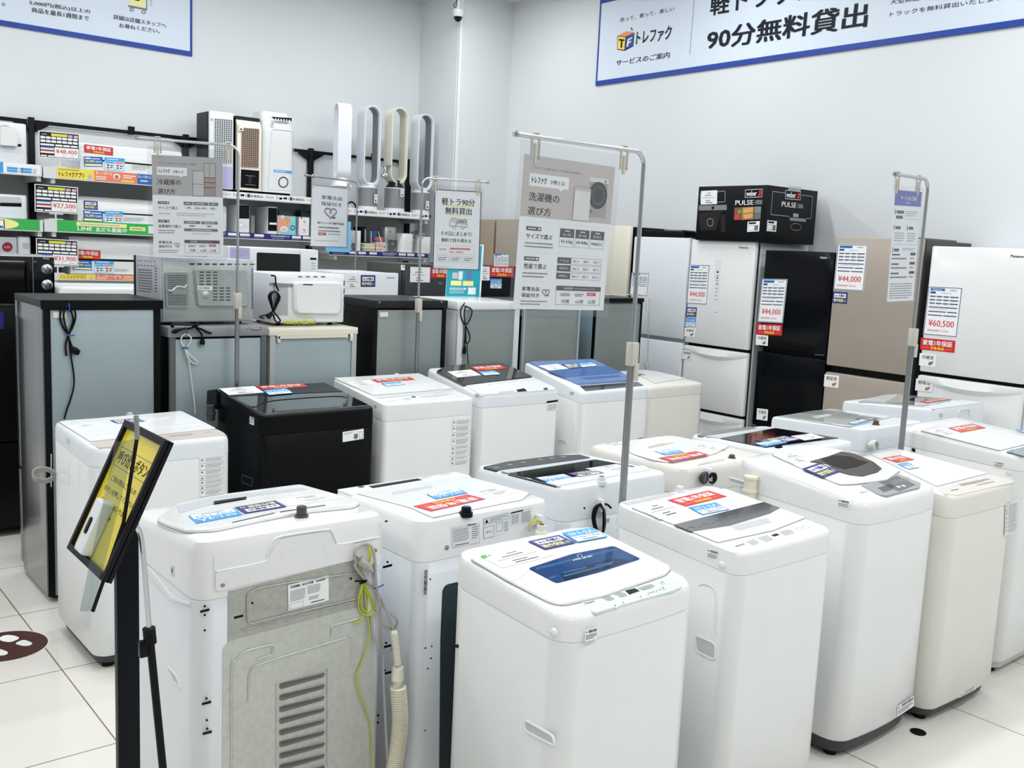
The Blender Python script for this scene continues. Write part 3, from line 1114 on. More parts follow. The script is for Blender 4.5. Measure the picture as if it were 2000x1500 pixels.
# --- middle row: backs towards the camera
W = washer('white washing machine showing its steel back panel and cables, beside the yellow sign', False, (1.202, 2.349), 0, .575, .545, .915, .965, .80, group=GA, rc=.05, e=.035, zsb=.80, top=GLOSSW, body=COOL)
R0 = W.root
ld = lay(W, 'lid', [(306, 1020), (345, 992), (420, 967), (595, 951), (645, 957), (692, 972), (706, 985), (690, 994), (600, 1003), (500, 1022), (420, 1040), (365, 1042), (320, 1032)], GLOSSW, .014, r=.02, ease=.006)
lay(W, 'front_panel', [(345, 989), (418, 971), (590, 953), (600, 957), (500, 969), (425, 983), (352, 1003)], LGREY, .002, .014, parent=ld)
lay(W, 'display', z7(65, 373, 305, 338, 303, 352, 68, 392), BLACK, .001, .0165, parent=ld)
lay(W, 'lid_gap', z7(200, 525, 510, 455, 512, 460, 205, 530), DGREY, .0006, .0142, parent=ld)
lay(W, 'lid_gap', z7(550, 447, 880, 398, 885, 403, 552, 453), DGREY, .0006, .0142, parent=ld)
stick(W, 'top', 'blue', [(472, 1005.5), (386.7, 1023), (365, 1008), (458.7, 992.5)], .0148, ld)
stick(W, 'top', 'navy', [(561.3, 989.3), (477, 1004), (460, 990.5), (536, 978.5)], .0152, ld)
stick(W, 'top', 'sheet', [(669, 972), (563, 989), (541, 977), (640, 962.5)], .0146, ld)
inlet(W, (589, 1010), .0145, .032, mat('dark_olive_cap', '#3f3d38', .4))
# moulded back of the top cover
m = bead(W, 'back', z7(78, 885, 420, 818, 462, 760, 500, 662, 580, 625, 880, 580, 930, 590, 962, 660, 1000, 685, 1282, 632), .0028, GLOSSW, .001)
m = bead(W, 'back', z7(315, 975, 330, 890, 370, 862, 555, 820, 570, 742, 600, 738, 650, 718, 668, 750, 700, 745, 712, 712, 735, 712, 742, 735, 780, 690, 820, 700, 855, 680, 880, 750, 1080, 710, 1092, 790), .0028, GLOSSW, .001, m, False)
m = bead(W, 'back', z7(70, 780, 70, 1030), .002, GLOSSW, 0, m, False)
m = bead(W, 'back', z7(1285, 520, 1295, 750), .002, GLOSSW, 0, m, False)
m.build('cover_rib', R0)
lay(W, 'cover_flap', z7(78, 890, 440, 818, 520, 690, 580, 640, 880, 595, 960, 690, 1090, 665, 1092, 800, 75, 1034), GLOSSW, .003, face='back', r=.01)
lay(W, 'cover_slot', z7(1320, 513, 1337, 510, 1337, 522, 1320, 526), BLACK, .0008, face='back')
for p in z7(130, 985, 1248, 730):
    q = W.on('back', [p], .002)[0]
    m = MB()
    m.T = Matrix.Translation(q) @ Matrix.Rotation(-math.pi/2, 4, 'X')
    m.lathe((0, 0, 0), [(.006, -.002), (.006, .002), (.003, .004)], STEEL, 12)
    m.build('screw', R0)
# steel back
bp = lay(W, 'back_panel', [(445, 1155), (697, 1093), (716, 1130), (733, 1560), (440, 1660)], GALVD, .0012, face='back')
lay(W, 'lower_panel', z8(130, 620, 185, 565, 1130, 318, 1180, 340, 1235, 420, 1240, 1800, 125, 2000), GALV, .0022, face='back', r=.012, parent=bp)
g = .0034
m = bead(W, 'back', z8(1110, 70, 480, 165, 335, 215, 312, 250, 315, 410, 345, 440, 480, 405, 1115, 260), .0024, GALVD, g)
m = bead(W, 'back', z8(270, 490, 480, 440, 1130, 270), .0015, GALVD, g, m, False)
m.build('panel_rib', bp)
m = bead(W, 'back', z8(490, 655, 500, 620, 485, 598, 300, 645, 225, 715, 197, 800, 197, 1500), .0036, GALV, g)
m = bead(W, 'back', z8(490, 655, 480, 672, 380, 705), .003, GALV, g, m)
m = bead(W, 'back', z8(300, 1020, 320, 985, 322, 860, 335, 790, 390, 745, 700, 645, 1030, 548), .0032, GALV, g, m)
m = bead(W, 'back', z8(925, 540, 930, 470, 945, 455, 1150, 400), .003, GALV, g, m)
m = bead(W, 'back', z8(1050, 530, 1075, 560, 1080, 755), .0032, GALV, g, m)
m = bead(W, 'back', z8(900, 770, 900, 1500), .0036, GALV, g, m)
m = bead(W, 'back', z8(528, 880, 528, 1500), .003, GALV, g, m)
m.build('panel_rib', bp)
for k in range(9):
    y = 905+85*k
    q = W.on('back', z8(545, y-18, 560, y-28, 865, y-28-88+20, 872, y-105, 870, y-72, 560, y+18, 545, y+8), .0024)
    m = MB()
    m.plate(q, W.n('back'), .0004, mat('vent_shade', '#7c7b77', .5), 0)  # flat dark fill paints the shade inside each louvre slot
    a, b, c2, d2 = W.on('back', z8(548, y-26, 872, y-112, 868, y-86, 552, y), .0026)
    n = W.n('back')*.01
    a, b = a*.62+d2*.38, b*.62+c2*.38
    m.poly([a+n, b+n, c2, d2], GALVD)
    m.poly([d2, c2, b+n*.92, a+n*.92], GALVD)
    m.poly([a, a+n, d2], GALVD)
    m.poly([b, c2, b+n], GALVD)
    m.build('louvre', bp)
mb = W.sq('back', z7(608, 985, 906, 912, 908, 1097, 612, 1173), .003, .0006, PAPER)
mb.tx('TOSHIBA', .05, .06, .3, .16, INK, 1, 2)
mb.tx('電気洗濯機', .34, .07, .62, .16, INK, 1, 1)
mb.tl(.68, .08, .95, .16, 1, INK, 1)
mb.tl(.05, .25, .42, .68, 7, INKG, 1, .4)
mb.tl(.47, .22, .8, .55, 6, INKG, 1, .4)
mb.tl(.5, .65, .75, .8, 2, INKG, 1, .4)
mb.tl(.55, .87, .95, .94, 1, INK, 1)
mb.fr(.04, .76, .36, .96, .001, INKL, 1)
mb.build('rating_label', R0, smooth=False)
# punched slots in the white corner posts
for p, s in ((zt6(1500, 315)[0], 'd'), (zt6(1500, 346)[0], 'b'), (zt6(1500, 380)[0], 'd'), (zt6(1500, 492)[0], 'd'), (zt6(1512, 990)[0], 'd'), (zt6(1513, 1022)[0], 'b'), (zt6(1515, 1150)[0], 'd'), (zt6(1518, 1212)[0], 'd'), (zt6(1518, 1240)[0], 'b'),
             (z7(1338, 817)[0], 'd'), (z7(1338, 845)[0], 'b'), (z8(1328, 585)[0], 'd'), (z8(1332, 608)[0], 'b'), (z8(1320, 785)[0], 'd'), (z8(1332, 803)[0], 'b'), (z8(1270, 1115)[0], 'd'), (z8(1268, 1168)[0], 'd'), (z8(248, 390)[0], 'b'), (z8(348, 292)[0], 'd'), (z8(1070, 113)[0], 'd')):
    x, y = p
    if s == 'd':
        o = lay(W, 'punched_hole', [(x+2.3*math.cos(a*math.pi/5), y+2.3*math.sin(a*math.pi/5)) for a in range(10)], BLACK, .0006, .0014, face='back')
    else:
        o = lay(W, 'punched_hole', [(x-9, y+.5), (x+9, y-4), (x+9, y+.5), (x-9, y+5)], BLACK, .0006, .0014, face='back')
# cables and hose
m = MB()
w8 = lambda *a: [W.on('back', [q], .012 + .006*math.sin(i*1.7))[0] for i, q in enumerate(z8(*a))]
m.tube(smooth_path(w8(1100, 0, 1110, 40, 1180, 130, 1270, 220, 1360, 420, 1390, 560, 1370, 630, 1320, 650, 1270, 610, 1230, 500, 1215, 380), 5), .0042, CORDG, 8)
m.tube(smooth_path(w8(1240, 0, 1230, 100, 1260, 230, 1290, 300, 1380, 380, 1410, 430, 1380, 480, 1310, 450, 1255, 330), 5), .0042, CORDG, 8)
m.tube(smooth_path(w8(1235, 10, 1265, 200, 1295, 420, 1305, 700, 1315, 1000, 1340, 1500), 5), .0042, CORDG, 8)
w7 = lambda *a: [W.on('back', [q], .016 + .008*math.sin(i*1.3))[0] for i, q in enumerate(z7(*a))]
m.tube(smooth_path(w7(1110, 830, 1095, 760, 1120, 705, 1170, 683, 1215, 700, 1240, 760, 1250, 880, 1250, 1000), 5), .0042, CORDG, 8)
m.build('power_cord', R0)
m = MB()
a, b = w7(1130, 800, 1210, 870)
m.tube([a, a*.5+b*.5, b, b+(b-a)*.25], .011, CORDG, 10, radii=[.012, .014, .009, .005])
for q in (.004, -.004):
    m.tube([a+V((q, 0, 0)), a+V((q, 0, 0))-(b-a)*.35], .0022, STEEL, 6)
m.build('plug', R0)
m = MB()
w9 = lambda *a: [W.on('back', [q], .01 + .005*math.sin(i*2.1))[0] for i, q in enumerate(z8(*a))]
m.tube(smooth_path(w9(1160, 130, 1130, 250, 1130, 340, 1180, 380, 1235, 370, 1240, 310, 1190, 190, 1160, 130), 5), .0026, EARTH, 7)
m.tube(smooth_path(w9(1160, 130, 1145, 250, 1150, 330, 1200, 365, 1222, 320, 1175, 180, 1160, 130), 5), .0026, EARTH, 7)
m.tube(smooth_path(w9(1110, -60, 1130, 40, 1160, 130, 1190, 360, 1205, 540, 1140, 740, 1110, 840, 1150, 1000, 1205, 1170, 1225, 1400, 1225, 1500), 5), .0022, EARTH, 7)
m.tube(smooth_path(w9(1150, 390, 1145, 420, 1090, 440), 5), .0024, EARTH, 7)
m.tube(smooth_path(w7(1200, 700, 1215, 760, 1200, 820), 5), .004, EARTH, 7)
m.build('earth_wire', R0)
m = MB()
a = w9(1155, 140)[0]
m.tube([a+V((.012, .004, 0)), a+V((0, .008, .002)), a+V((-.012, .004, .004)), a+V((.03, .01, .012))], .003, BLACK, 6)
m.build('cord_tie', R0)
m = MB()
a = w9(1255, 175)[0]
m.tube([a+V((.012, .006, 0)), a+V((0, .01, .002)), a+V((-.02, .008, .006))], .0022, TIE, 6)
m.build('cord_tie', R0)
m = MB()
hp = [W.on('back', [q], o)[0] for q, o in zip(z8(1385, 500, 1400, 620, 1412, 740), (.03, .03, .03))]
hp = smooth_path(hp, 34)
m.tube(hp, .01, HOSE, 14, radii=[(.0085, .009, .011, .0105)[i % 4] for i in range(len(hp))])
a = W.on('back', z8(1415, 760, 1412, 850, 1415, 900), .03)
m.tube(a, .018, HOSE, 14, radii=[.0165, .0195, .0175])
hp = smooth_path(W.on('back', z8(1415, 900, 1430, 1100, 1425, 1250, 1400, 1420, 1370, 1600), .03), 46)
m.tube(hp, .024, HOSE, 14, radii=[(.0195, .0205, .025, .024)[i % 4] for i in range(len(hp))])
m.build('drain_hose', R0)
lay(W, 'side_rib', [(284, 1100), (292, 1108), (338, 1166), (372, 1178), (372, 1182), (335, 1172), (288, 1116), (282, 1108)], WHITE, .003, face='right')
lay(W, 'side_slot', z5(1255, 1215, 1275, 1225, 1275, 1300, 1252, 1285), LGREY, .001, face='right')
lay(W, 'side_slot', z5(1258, 1235, 1266, 1240, 1266, 1272, 1258, 1266), BLACK, .0012, face='right')
recess_ring(W, 'right', [(327, 1300), (345, 1320), (354, 1345), (340, 1330)], .006, WHITE, LGREY)

W = washer('white washing machine with printed wiring labels on back, right of the steel backed one', False, (1.843, 2.324), .4, .527, .53, .909, .927, .795, group=GA, rc=.045, e=.022, body=COOL, top=GLOSSW)
ld = lay(W, 'lid', [(697, 965), (905, 930), (1046, 962), (1020, 977), (845, 1012), (800, 992)], GLOSSW, .003, r=.01)
cp = lay(W, 'control_panel', z7(925, 295, 1840, 160, 1960, 190, 1060, 330), COOL, .002, r=.006)
lay(W, 'display', z7(1200, 262, 1560, 205, 1592, 216, 1232, 276), BLACK, .001, .002, parent=cp)
lay(W, 'knob', z7(1120, 268, 1145, 262, 1170, 266, 1145, 273), DGREY, .002, .002, parent=cp)
lay(W, 'lid_groove', z7(1372, 305, 1665, 253, 1668, 272, 1376, 325), LGREY, .0008, .003, parent=ld)
mb = W.sq('top', z7(1560, 190, 1790, 158, 1830, 175, 1600, 210), .0022, 0)
mb.tl(.0, .3, .4, .8, 2, INKL, 1, .4)
mb.tl(.6, .3, 1, .5, 1, INKG, 1, .4)
mb.build('control_print', cp, smooth=False)
stick(W, 'top', 'red', [(950, 975), (840, 999), (809, 989), (911, 966)], .0036, ld)
stick(W, 'top', 'blue', z5r(345, 1212, 118, 1255, 45, 1222, 285, 1178), .0044, ld)
stick(W, 'top', 'sheet', z5r(735, 1200, 480, 1252, 350, 1217, 600, 1163), .0034, ld)
mb = W.sq('top', z5r(840, 1225, 500, 1300, 480, 1285, 820, 1210), .0002, 0)
mb.tl(.02, .1, .3, .9, 2, INKL, 1, .4)
mb.tl(.5, .1, .95, .5, 1, INKG, 1, .5)
mb.build('caution_print', W.root, smooth=False)
o = inlet(W, (912, 1003), .0155, .02, BLACK)
m = MB()
c = W.on('top', [(912, 1003)])[0]
m.cyl((c.x, c.y), .009, c.z+.019, c.z+.0225, mat('blue_cap', '#1d4fae', .3), 16)
m.build('cap_disc', W.root)
mb = W.sq('back', z6(80, 185, 292, 148, 290, 300, 85, 342), .0004, .0005, COOL)
mb.tx('Hisense', .55, .0, .85, .08, INK, 1, 2)
mb.fr(.03, .1, .97, .98, .001, INKL, 1)
mb.tl(.06, .14, .6, .75, 7, INKG, 1, .35)
mb.tl(.7, .14, .93, .75, 6, INKG, 1, .35)
mb.tl(.1, .85, .8, .93, 1, INK, 1, .5)
mb.build('rating_label', W.root, smooth=False)
mb = W.sq('back', z6(315, 122, 500, 78, 500, 225, 318, 275), .0004, .0005, COOL)
mb.fr(.0, .02, 1, .3, .001, INKG, 1)
mb.qs([(.05, .25), (.12, .06), (.19, .25)], INK, 1)
mb.tl(.25, .06, .95, .26, 3, INKG, 1, .35)
mb.fr(.0, .45, .4, .98, .001, INKG, 1)
mb.fr(.5, .38, .75, .8, .001, INKG, 1)
mb.tx('給水口', .1, .65, .32, .75, INKG, 1, 0)
mb.tl(.82, .4, .98, .9, 6, INKG, 1, .35)
mb.build('wiring_label', W.root, smooth=False)
mb = W.sq('back', z6(512, 72, 668, 40, 668, 140, 515, 180), .0004, .0005, COOL)
mb.q(.02, .05, .6, .14, INK, 1)
mb.tl(.05, .25, .4, .9, 5, INKG, 1, .35)
mb.tl(.5, .2, .95, .95, 6, INKG, 1, .35)
mb.build('wiring_label', W.root, smooth=False)
mb = W.sq('back', [(827, 1113), (836, 1112), (834, 1161), (825, 1162)], .0004, .0005, PAPER)
v = .02
while v < .97:
    h = random.uniform(.01, .03)
    mb.q(.15, v, .9, v+h, INK, 1)
    v += h+random.uniform(.008, .02)
mb.build('barcode_label', W.root, smooth=False)
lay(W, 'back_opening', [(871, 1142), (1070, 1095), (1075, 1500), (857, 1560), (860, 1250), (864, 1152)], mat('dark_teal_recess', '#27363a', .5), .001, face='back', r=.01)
m = MB()
q = W.on('back', z6(650, 195, 670, 160, 700, 140, 735, 150, 745, 190), .02)
m.tube(smooth_path(q, 4), .006, EARTH, 7)
m.tube(smooth_path([p+V((.01, .01, -.005)) for p in q], 4), .005, CORDG, 7)
m.build('power_cord', W.root)
m = MB()
c = W.on('back', z6(722, 150), .012)[0]
m.rbox(c.x-.008, c.x+.008, c.y-.012, c.y+.012, c.z-.02, c.z+.025, COOL, .004, .002)
m.build('cord_hook', W.root)
c = W.on('back', z6(48, 335), .001)[0]
m = MB()
m.T = Matrix.Translation(c) @ Matrix.Rotation(-math.pi/2, 4, 'X')
m.lathe((0, 0, 0), [(.007, -.002), (.007, .002), (.003, .004)], STEEL, 12)
m.build('screw', W.root)
for x, y in z8(1617, 622, 1662, 608, 1657, 697, 1633, 772, 1614, 1226, 1652, 117):
    lay(W, 'punched_hole', [(x+1.6*math.cos(a*math.pi/4), y+1.6*math.sin(a*math.pi/4)) for a in range(8)], BLACK, .0005, face='back')

W = washer('white washing machine with glossy black lid, back towards camera, left of sign pole', False, (2.517, 2.419), 0, .553, .53, .9, .925, .80, group=GA, rc=.05, e=.024, body=COOL, top=COOL)
ld = lay(W, 'lid', z5r(590, 1078, 1270, 968, 1610, 1030, 955, 1168), BGLOSS, .004, r=.004, label='glossy black lid')
cp = lay(W, 'control_panel', z5r(440, 1027, 640, 985, 1000, 940, 1170, 933, 1250, 955, 530, 1055), DGREY, .003, r=.008)
buttons(W, 'top', z5r(560, 1030, 660, 1010, 760, 992, 880, 972, 965, 962, 1050, 952), .011, MGREY, cp, .004, None)
lay(W, 'lid_grip', z5r(535, 1056, 1255, 958, 1285, 968, 598, 1075), LGREY, .002, .003, parent=ld)
lay(W, 'hinge_cover', z5r(885, 1148, 1640, 1018, 1690, 1045, 962, 1174), COOL, .006, r=.003)
stick(W, 'top', 'blue', z5r(1140, 1107, 940, 1132, 840, 1102, 1060, 1070), .0048, ld)
stick(W, 'top', 'navy', z5r(1360, 1066, 1172, 1098, 1085, 1067, 1262, 1040), .0052, ld)
stick(W, 'top', 'sheet', z5r(1605, 1030, 1370, 1067, 1220, 1032, 1432, 1000), .0056, ld)
inlet(W, z5r(1330, 1130)[0], .014, .02, COOL, cap=False)
lay(W, 'screw_hole', z5r(1200, 1315, 1210, 1313, 1212, 1328, 1200, 1330), BLACK, .0008, face='back')
m = MB()
for k in range(3):
    o = .012+.006*k
    q = W.on('back', z5r(1325, 1290, 1280+10*k, 1320, 1265+8*k, 1400, 1290+6*k, 1490, 1335, 1510, 1355-5*k, 1440, 1350-4*k, 1340, 1325, 1295), o)
    m.tube(smooth_path(q, 4), .0042, BLACK, 7)
m.tube(smooth_path(W.on('back', z5r(1330, 1290, 1370, 1295, 1400, 1320), .016), 4), .0042, BLACK, 7)
m.build('power_cord', W.root)
m = MB()
c = W.on('back', z5r(1325, 1295), .012)[0]
m.rbox(c.x-.008, c.x+.008, c.y-.013, c.y+.013, c.z-.025, c.z+.02, COOL, .004, .002)
m.build('cord_hook', W.root)
mb = W.sq('back', z5r(1365, 1395, 1392, 1390, 1390, 1425, 1363, 1430), .0004, .0005, PAPER)
mb.tl(.1, .1, .9, .9, 4, INKG, 1)
mb.build('rating_label', W.root, smooth=False)

W = washer('white washing machine with oval white lid and red sticker, right of sign pole', False, (3.132, 2.411), 0, .55, .555, .922, .93, .82, group=GA, rc=.055, e=.026, body=WARM, top=WARM)
ld = lay(W, 'lid', z7r(235, 130, 300, 85, 480, 55, 640, 70, 900, 95, 1010, 120, 880, 180, 560, 245, 420, 225, 270, 175), GLOSSW, .007, r=.03, ease=.003)
lay(W, 'lid_grip', z7r(395, 122, 480, 100, 590, 92, 520, 112, 402, 135), mat('pale_taupe', '#bdb8b0', .35), .001, .007, parent=ld)
stick(W, 'top', 'blue', z7r(660, 165, 520, 183, 440, 155, 590, 132), .0078, ld)
stick(W, 'top', 'red', z7r(848, 180, 562, 232, 480, 205, 740, 155), .0084, ld)
stick(W, 'top', 'sheet', z7r(962, 135, 850, 157, 690, 125, 830, 100), .0076, ld)
mb = W.sq('top', z7r(20, 105, 330, 40, 420, 62, 110, 132), .0, 0)
mb.ring2([(.25+.1*math.cos(a*.4), .2+.22*math.sin(a*.4)) for a in range(16)], .002, INKG, 1)
mb.q(.8, .1, .93, .3, BLACK, 1)
mb.q(.16, .75, .42, .83, INKG, 1)
mb.build('control_panel', W.root, smooth=False)
mb = W.sq('top', z7r(980, 222, 760, 265, 720, 250, 940, 208), .0, 0)
mb.tl(.02, .1, .98, .9, 2, INKL, 1, .4)
mb.build('caution_print', W.root, smooth=False)
inlet(W, z7r(1010, 205)[0], .012, .014, mat('plum_cap', '#5a3a3d', .4))
m = MB()
for k in range(4):
    o = .014+.007*k
    q = W.on('back', z7r(830, 310, 790+8*k, 320, 775+10*k, 360, 800, 390, 825, 375, 835, 320), o)
    m.tube(smooth_path(q, 4), .0042, DGREY, 7)
    q = W.on('back', z7r(850, 350, 870-4*k, 322, 890-6*k, 320, 895-6*k, 360, 870, 390, 850, 380), o)
    m.tube(smooth_path(q, 4), .0042, BLACK, 7)
m.build('power_cord', W.root)
m = MB()
c = W.on('back', z7r(838, 325), .015)[0]
m.rbox(c.x-.008, c.x+.008, c.y-.015, c.y+.015, c.z-.025, c.z+.025, COOL, .004, .002)
m.build('cord_hook', W.root)

W = washer('white washing machine with dark see-through lid, behind the tall front machine', False, (3.801, 2.431), -.5, .57, .53, .912, .925, .82, group=GA, rc=.045, e=.024, body=COOL, top=COOL)
cp = lay(W, 'control_panel', z7r(752, 40, 860, 5, 1150, -22, 1200, -8, 860, 48, 780, 50), mat('taupe_grey_panel', '#7b7977', .35), .003, r=.006)
ld = lay(W, 'lid', z7r(925, 66, 1330, -10, 1790, 62, 1250, 132), BGLOSS, .004, r=.004)
lay(W, 'lid_grip', z7r(800, 50, 1190, -8, 1320, -12, 930, 60), LGREY, .002, .002, parent=ld)
stick(W, 'top', 'navy', z7r(1540, 65, 1340, 105, 1180, 75, 1390, 42), .0046, ld)
stick(W, 'top', 'blue', z7r(1420, 93, 1255, 122, 1175, 98, 1340, 70), .0056, ld)
stick(W, 'top', 'sheet', z7r(1690, 55, 1545, 75, 1440, 45, 1590, 25), .005, ld)
inlet(W, z4r(80, 880)[0], .014, .013, BLACK)
mb = W.sq('top', z4r(330, 850, 130, 885, 100, 870, 300, 835), .0, 0)
mb.tl(0, 0, 1, 1, 2, INKL, 1, .4)
mb.build('caution_print', W.root, smooth=False)

W = washer('white washing machine with clear framed lid and looped white cord, beside the right sign pole', False, (4.498, 2.47), 0, .554, .55, .935, .962, .85, group=GA, rc=.035, e=.018, body=COOL, top=COOL)
ld = lay(W, 'lid', z4r(75, 655, 480, 595, 910, 655, 560, 738), mat('pale_clear_lid', '#d4dad9', .06, coat=.6), .006, r=.008)
lay(W, 'lid_grip', z4r(205, 628, 350, 606, 520, 618, 380, 640), mat('grey_green_glass', '#9aa29c', .1), .001, .0062, parent=ld)
lay(W, 'lid_grip', z4r(322, 650, 430, 633, 470, 642, 360, 662), LGREY, .001, .0062, parent=ld)
stick(W, 'top', 'navy', z4r(800, 665, 720, 685, 640, 672, 720, 655), .0066, ld)
stick(W, 'top', 'blue', z4r(735, 687, 640, 712, 585, 697, 690, 672), .0072, ld)
inlet(W, z4r(790, 712)[0], .0135, .022, mat('plum_cap', '#5a3a3d', .4))
m = MB()
for k in range(4):
    q = W.on('back', z4r(745+k*10, 900, 735+k*12, 860, 765+k*8, 830, 790+k*6, 850, 800+k*3, 890), .016+.007*k)
    m.tube(smooth_path(q, 4), .005, CORDW, 7)
m.build('power_cord', W.root)

W = washer('white washing machine with grey glass lid farthest at the right, before the white fridge', False, (5.191, 2.489), -.6, .585, .55, .972, 1.008, .87, group=GA, rc=.04, e=.018, body=COOL, top=COOL)
ld = lay(W, 'lid', z4r(655, 548, 940, 488, 1460, 515, 1160, 582), mat('grey_glass_lid', '#b9bfc0', .06, coat=.6), .006, r=.008)
lay(W, 'lid_grip', z4r(700, 530, 860, 495, 945, 490, 940, 510, 860, 545), LGREY, .004, .006, parent=ld)
lay(W, 'lid_window', z4r(1010, 530, 1090, 503, 1340, 523, 1160, 552), mat('dark_window', '#3c3b3c', .1), .0008, .0062, parent=ld)
stick(W, 'top', 'red', z4r(1340, 525, 1160, 552, 1115, 540, 1280, 516), .0072, ld)
lay(W, 'hinge_cover', z4r(1140, 580, 1480, 528, 1580, 552, 1230, 605), COOL, .004, r=.004)
recess_ring(W, 'back', z4r(1390, 625, 1400, 605, 1465, 596, 1475, 612, 1475, 655, 1392, 668), .006, COOL)
lay(W, 'hook', z4r(1255, 628, 1275, 625, 1278, 650, 1258, 655), LGREY, .004, face='back')
# ---------------------------------------------------------------- fridges seen from behind
YF = 4.80


def FH(h):
    return h+DZ-(1.74-h)*.0202


def fr_back(label, x0, x1, h, side, frame, panel, lidm, lid_h=.04, over=.012, d=.55, strip=.03, doorm=None):
    x0, x1, h = x0*1.0202, x1*1.0202, FH(h)
    w = x1-x0
    root = thing('refrigerator', label, 'refrigerator', ((x0+x1)/2, YF+d/2, 0), math.pi, 'fridges turned with their backs to the washing machines')
    A = App(root)
    A.pl['back'] = (V((0, d/2, 0)), V((0, 1, 0)))
    A.pl['side'] = (V((w/2, 0, 0)), V((1, 0, 0)))
    A.pl['top'] = (V((0, 0, h)), V((0, 0, 1)))
    A.w, A.d, A.h = w, d, h
    m = MB()
    m.rbox(-w/2, w/2, -d/2+.06, d/2-.02, .03, h-lid_h, side, .006, .002)
    m.build('cabinet', root)
    m = MB()
    for s in (-1, 1):
        m.box(s*w/2-(strip if s > 0 else 0), s*w/2+(0 if s > 0 else strip), d/2-.02, d/2, .03, h-lid_h-.001, frame)
    m.build('edge_frame', root, smooth=False)
    m = MB()
    m.rbox(-w/2+strip, w/2-strip, d/2-.02, d/2-.006, .03, h-lid_h-.012, panel, .003, .001)
    m.build('back_panel', root)
    m = MB()
    m.rbox(-w/2-over, w/2+over, -d/2+.05, d/2+.004, h-lid_h, h, lidm, .008, .004)
    m.build('top_panel', root)
    for z0, z1 in ((.06, h*.38), (h*.38+.012, h-.012)):
        m = MB()
        m.rbox(-w/2, w/2, -d/2, -d/2+.052, z0, z1, doorm or side, .008, .006)
        m.build('door', root)
    for s in (-1, 1):
        for q in (-1, 1):
            m = MB()
            m.cyl((s*(w/2-.05), q*(d/2-.08)), .02, 0, .032, BLACK, 12)
            m.build('foot', root)
    return A


CORDS = {}


class _Acc:
    def __init__(s, A, path, r, mt):
        s.A, s.path, s.r, s.mt = A, path, r, mt

    def build(s, name, root):
        k = (root.name, name, s.mt.name)
        if k not in CORDS:
            CORDS[k] = (MB(), name, root)
        CORDS[k][0].tube(s.path, s.r, s.mt, 7)


def cordloop(A, pts, r, mt, lift=.008, wob=.004, face='back', n=5):
    q = [A.on(face, [p], lift+wob*math.sin(i*1.9))[0] for i, p in enumerate(pts)]
    return _Acc(A, smooth_path(q, n), r, mt)


def plug(A, a, b, mt, face='back', r=.012):
    p, q = A.on(face, [a, b], .012)
    m = MB()
    m.tube([p, p*.5+q*.5, q], r, mt, 10, radii=[r*.6, r, r*1.1])
    d = (q-p).normalized()
    for k in (-.006, .006):
        o = d.cross(A.n(face)).normalized()*k
        m.tube([q+o, q+o+d*.014], .0022, STEEL, 6)
    return m.build('plug', A.root)


def screwdot(A, face, p, r=.006, mt=STEEL):
    q = A.on(face, [p], .0)[0]
    n = A.n(face)
    m = MB()
    m.tube([q-n*.012, q+n*.004, q+n*.006], r, mt, 10, radii=[r, r, r*.5])
    return m.build('screw', A.root)


zf = Z(0, 400, 3.75)
zg = Z(300, 600, 5.769)
zh = Z(1040, 560, 8.333)
A = fr_back('silver sided fridge with grey back and hanging black cord at the left end', 1.132, 1.655, 1.415, SILVER, BLACK, BACKST, mat('dark_top_board', '#262526', .4), .035, .012, strip=.03)
m = MB()
m.box(-A.w/2-.012, A.w/2+.012, A.d/2+.004, A.d/2+.008, A.h-.043, A.h-.001, BLACK)
m.build('rear_edge', A.root, smooth=False)
screwdot(A, 'back', zf(380, 730)[0])
screwdot(A, 'back', zf(1108, 730)[0])
m = cordloop(A, zf(505, 735, 455, 760, 440, 830, 470, 910, 497, 955, 480, 1030, 487, 1105), .0045, BLACK)
cordloop(A, zf(505, 735, 470, 780, 470, 850, 500, 955), .0045, BLACK, .012).build('power_cord', A.root)
cordloop(A, zf(505, 735, 545, 770, 552, 830, 530, 900, 503, 955, 515, 1010, 540, 1060), .0045, BLACK, .012).build('power_cord', A.root)
cordloop(A, zf(500, 955, 512, 1040, 525, 1140, 540, 1240, 540, 1330, 515, 1430, 490, 1500, 470, 1570), .004, BLACK).build('power_cord', A.root)
m.build('power_cord', A.root)
cordloop(A, zf(505, 735, 520, 780, 535, 850, 500, 955), .0045, BLACK, .014).build('power_cord', A.root)
m = MB()
q = A.on('back', zf(515, 1040, 550, 1070, 578, 1085), .014)
m.tube(q, .014, BLACK, 10, radii=[.008, .018, .013])
m.build('plug', A.root)
cordloop(A, zf(488, 950, 505, 958, 545, 955), .003, TIE, .016).build('cord_tie', A.root)
cordloop(A, zf(502, 722, 510, 750, 505, 785), .003, TIE, .016).build('cord_tie', A.root)
mb = A.sq('back', zf(388, 785, 485, 787, 485, 830, 388, 828), -.004, .004, CREAM)
mb.build('pull_tab', A.root)

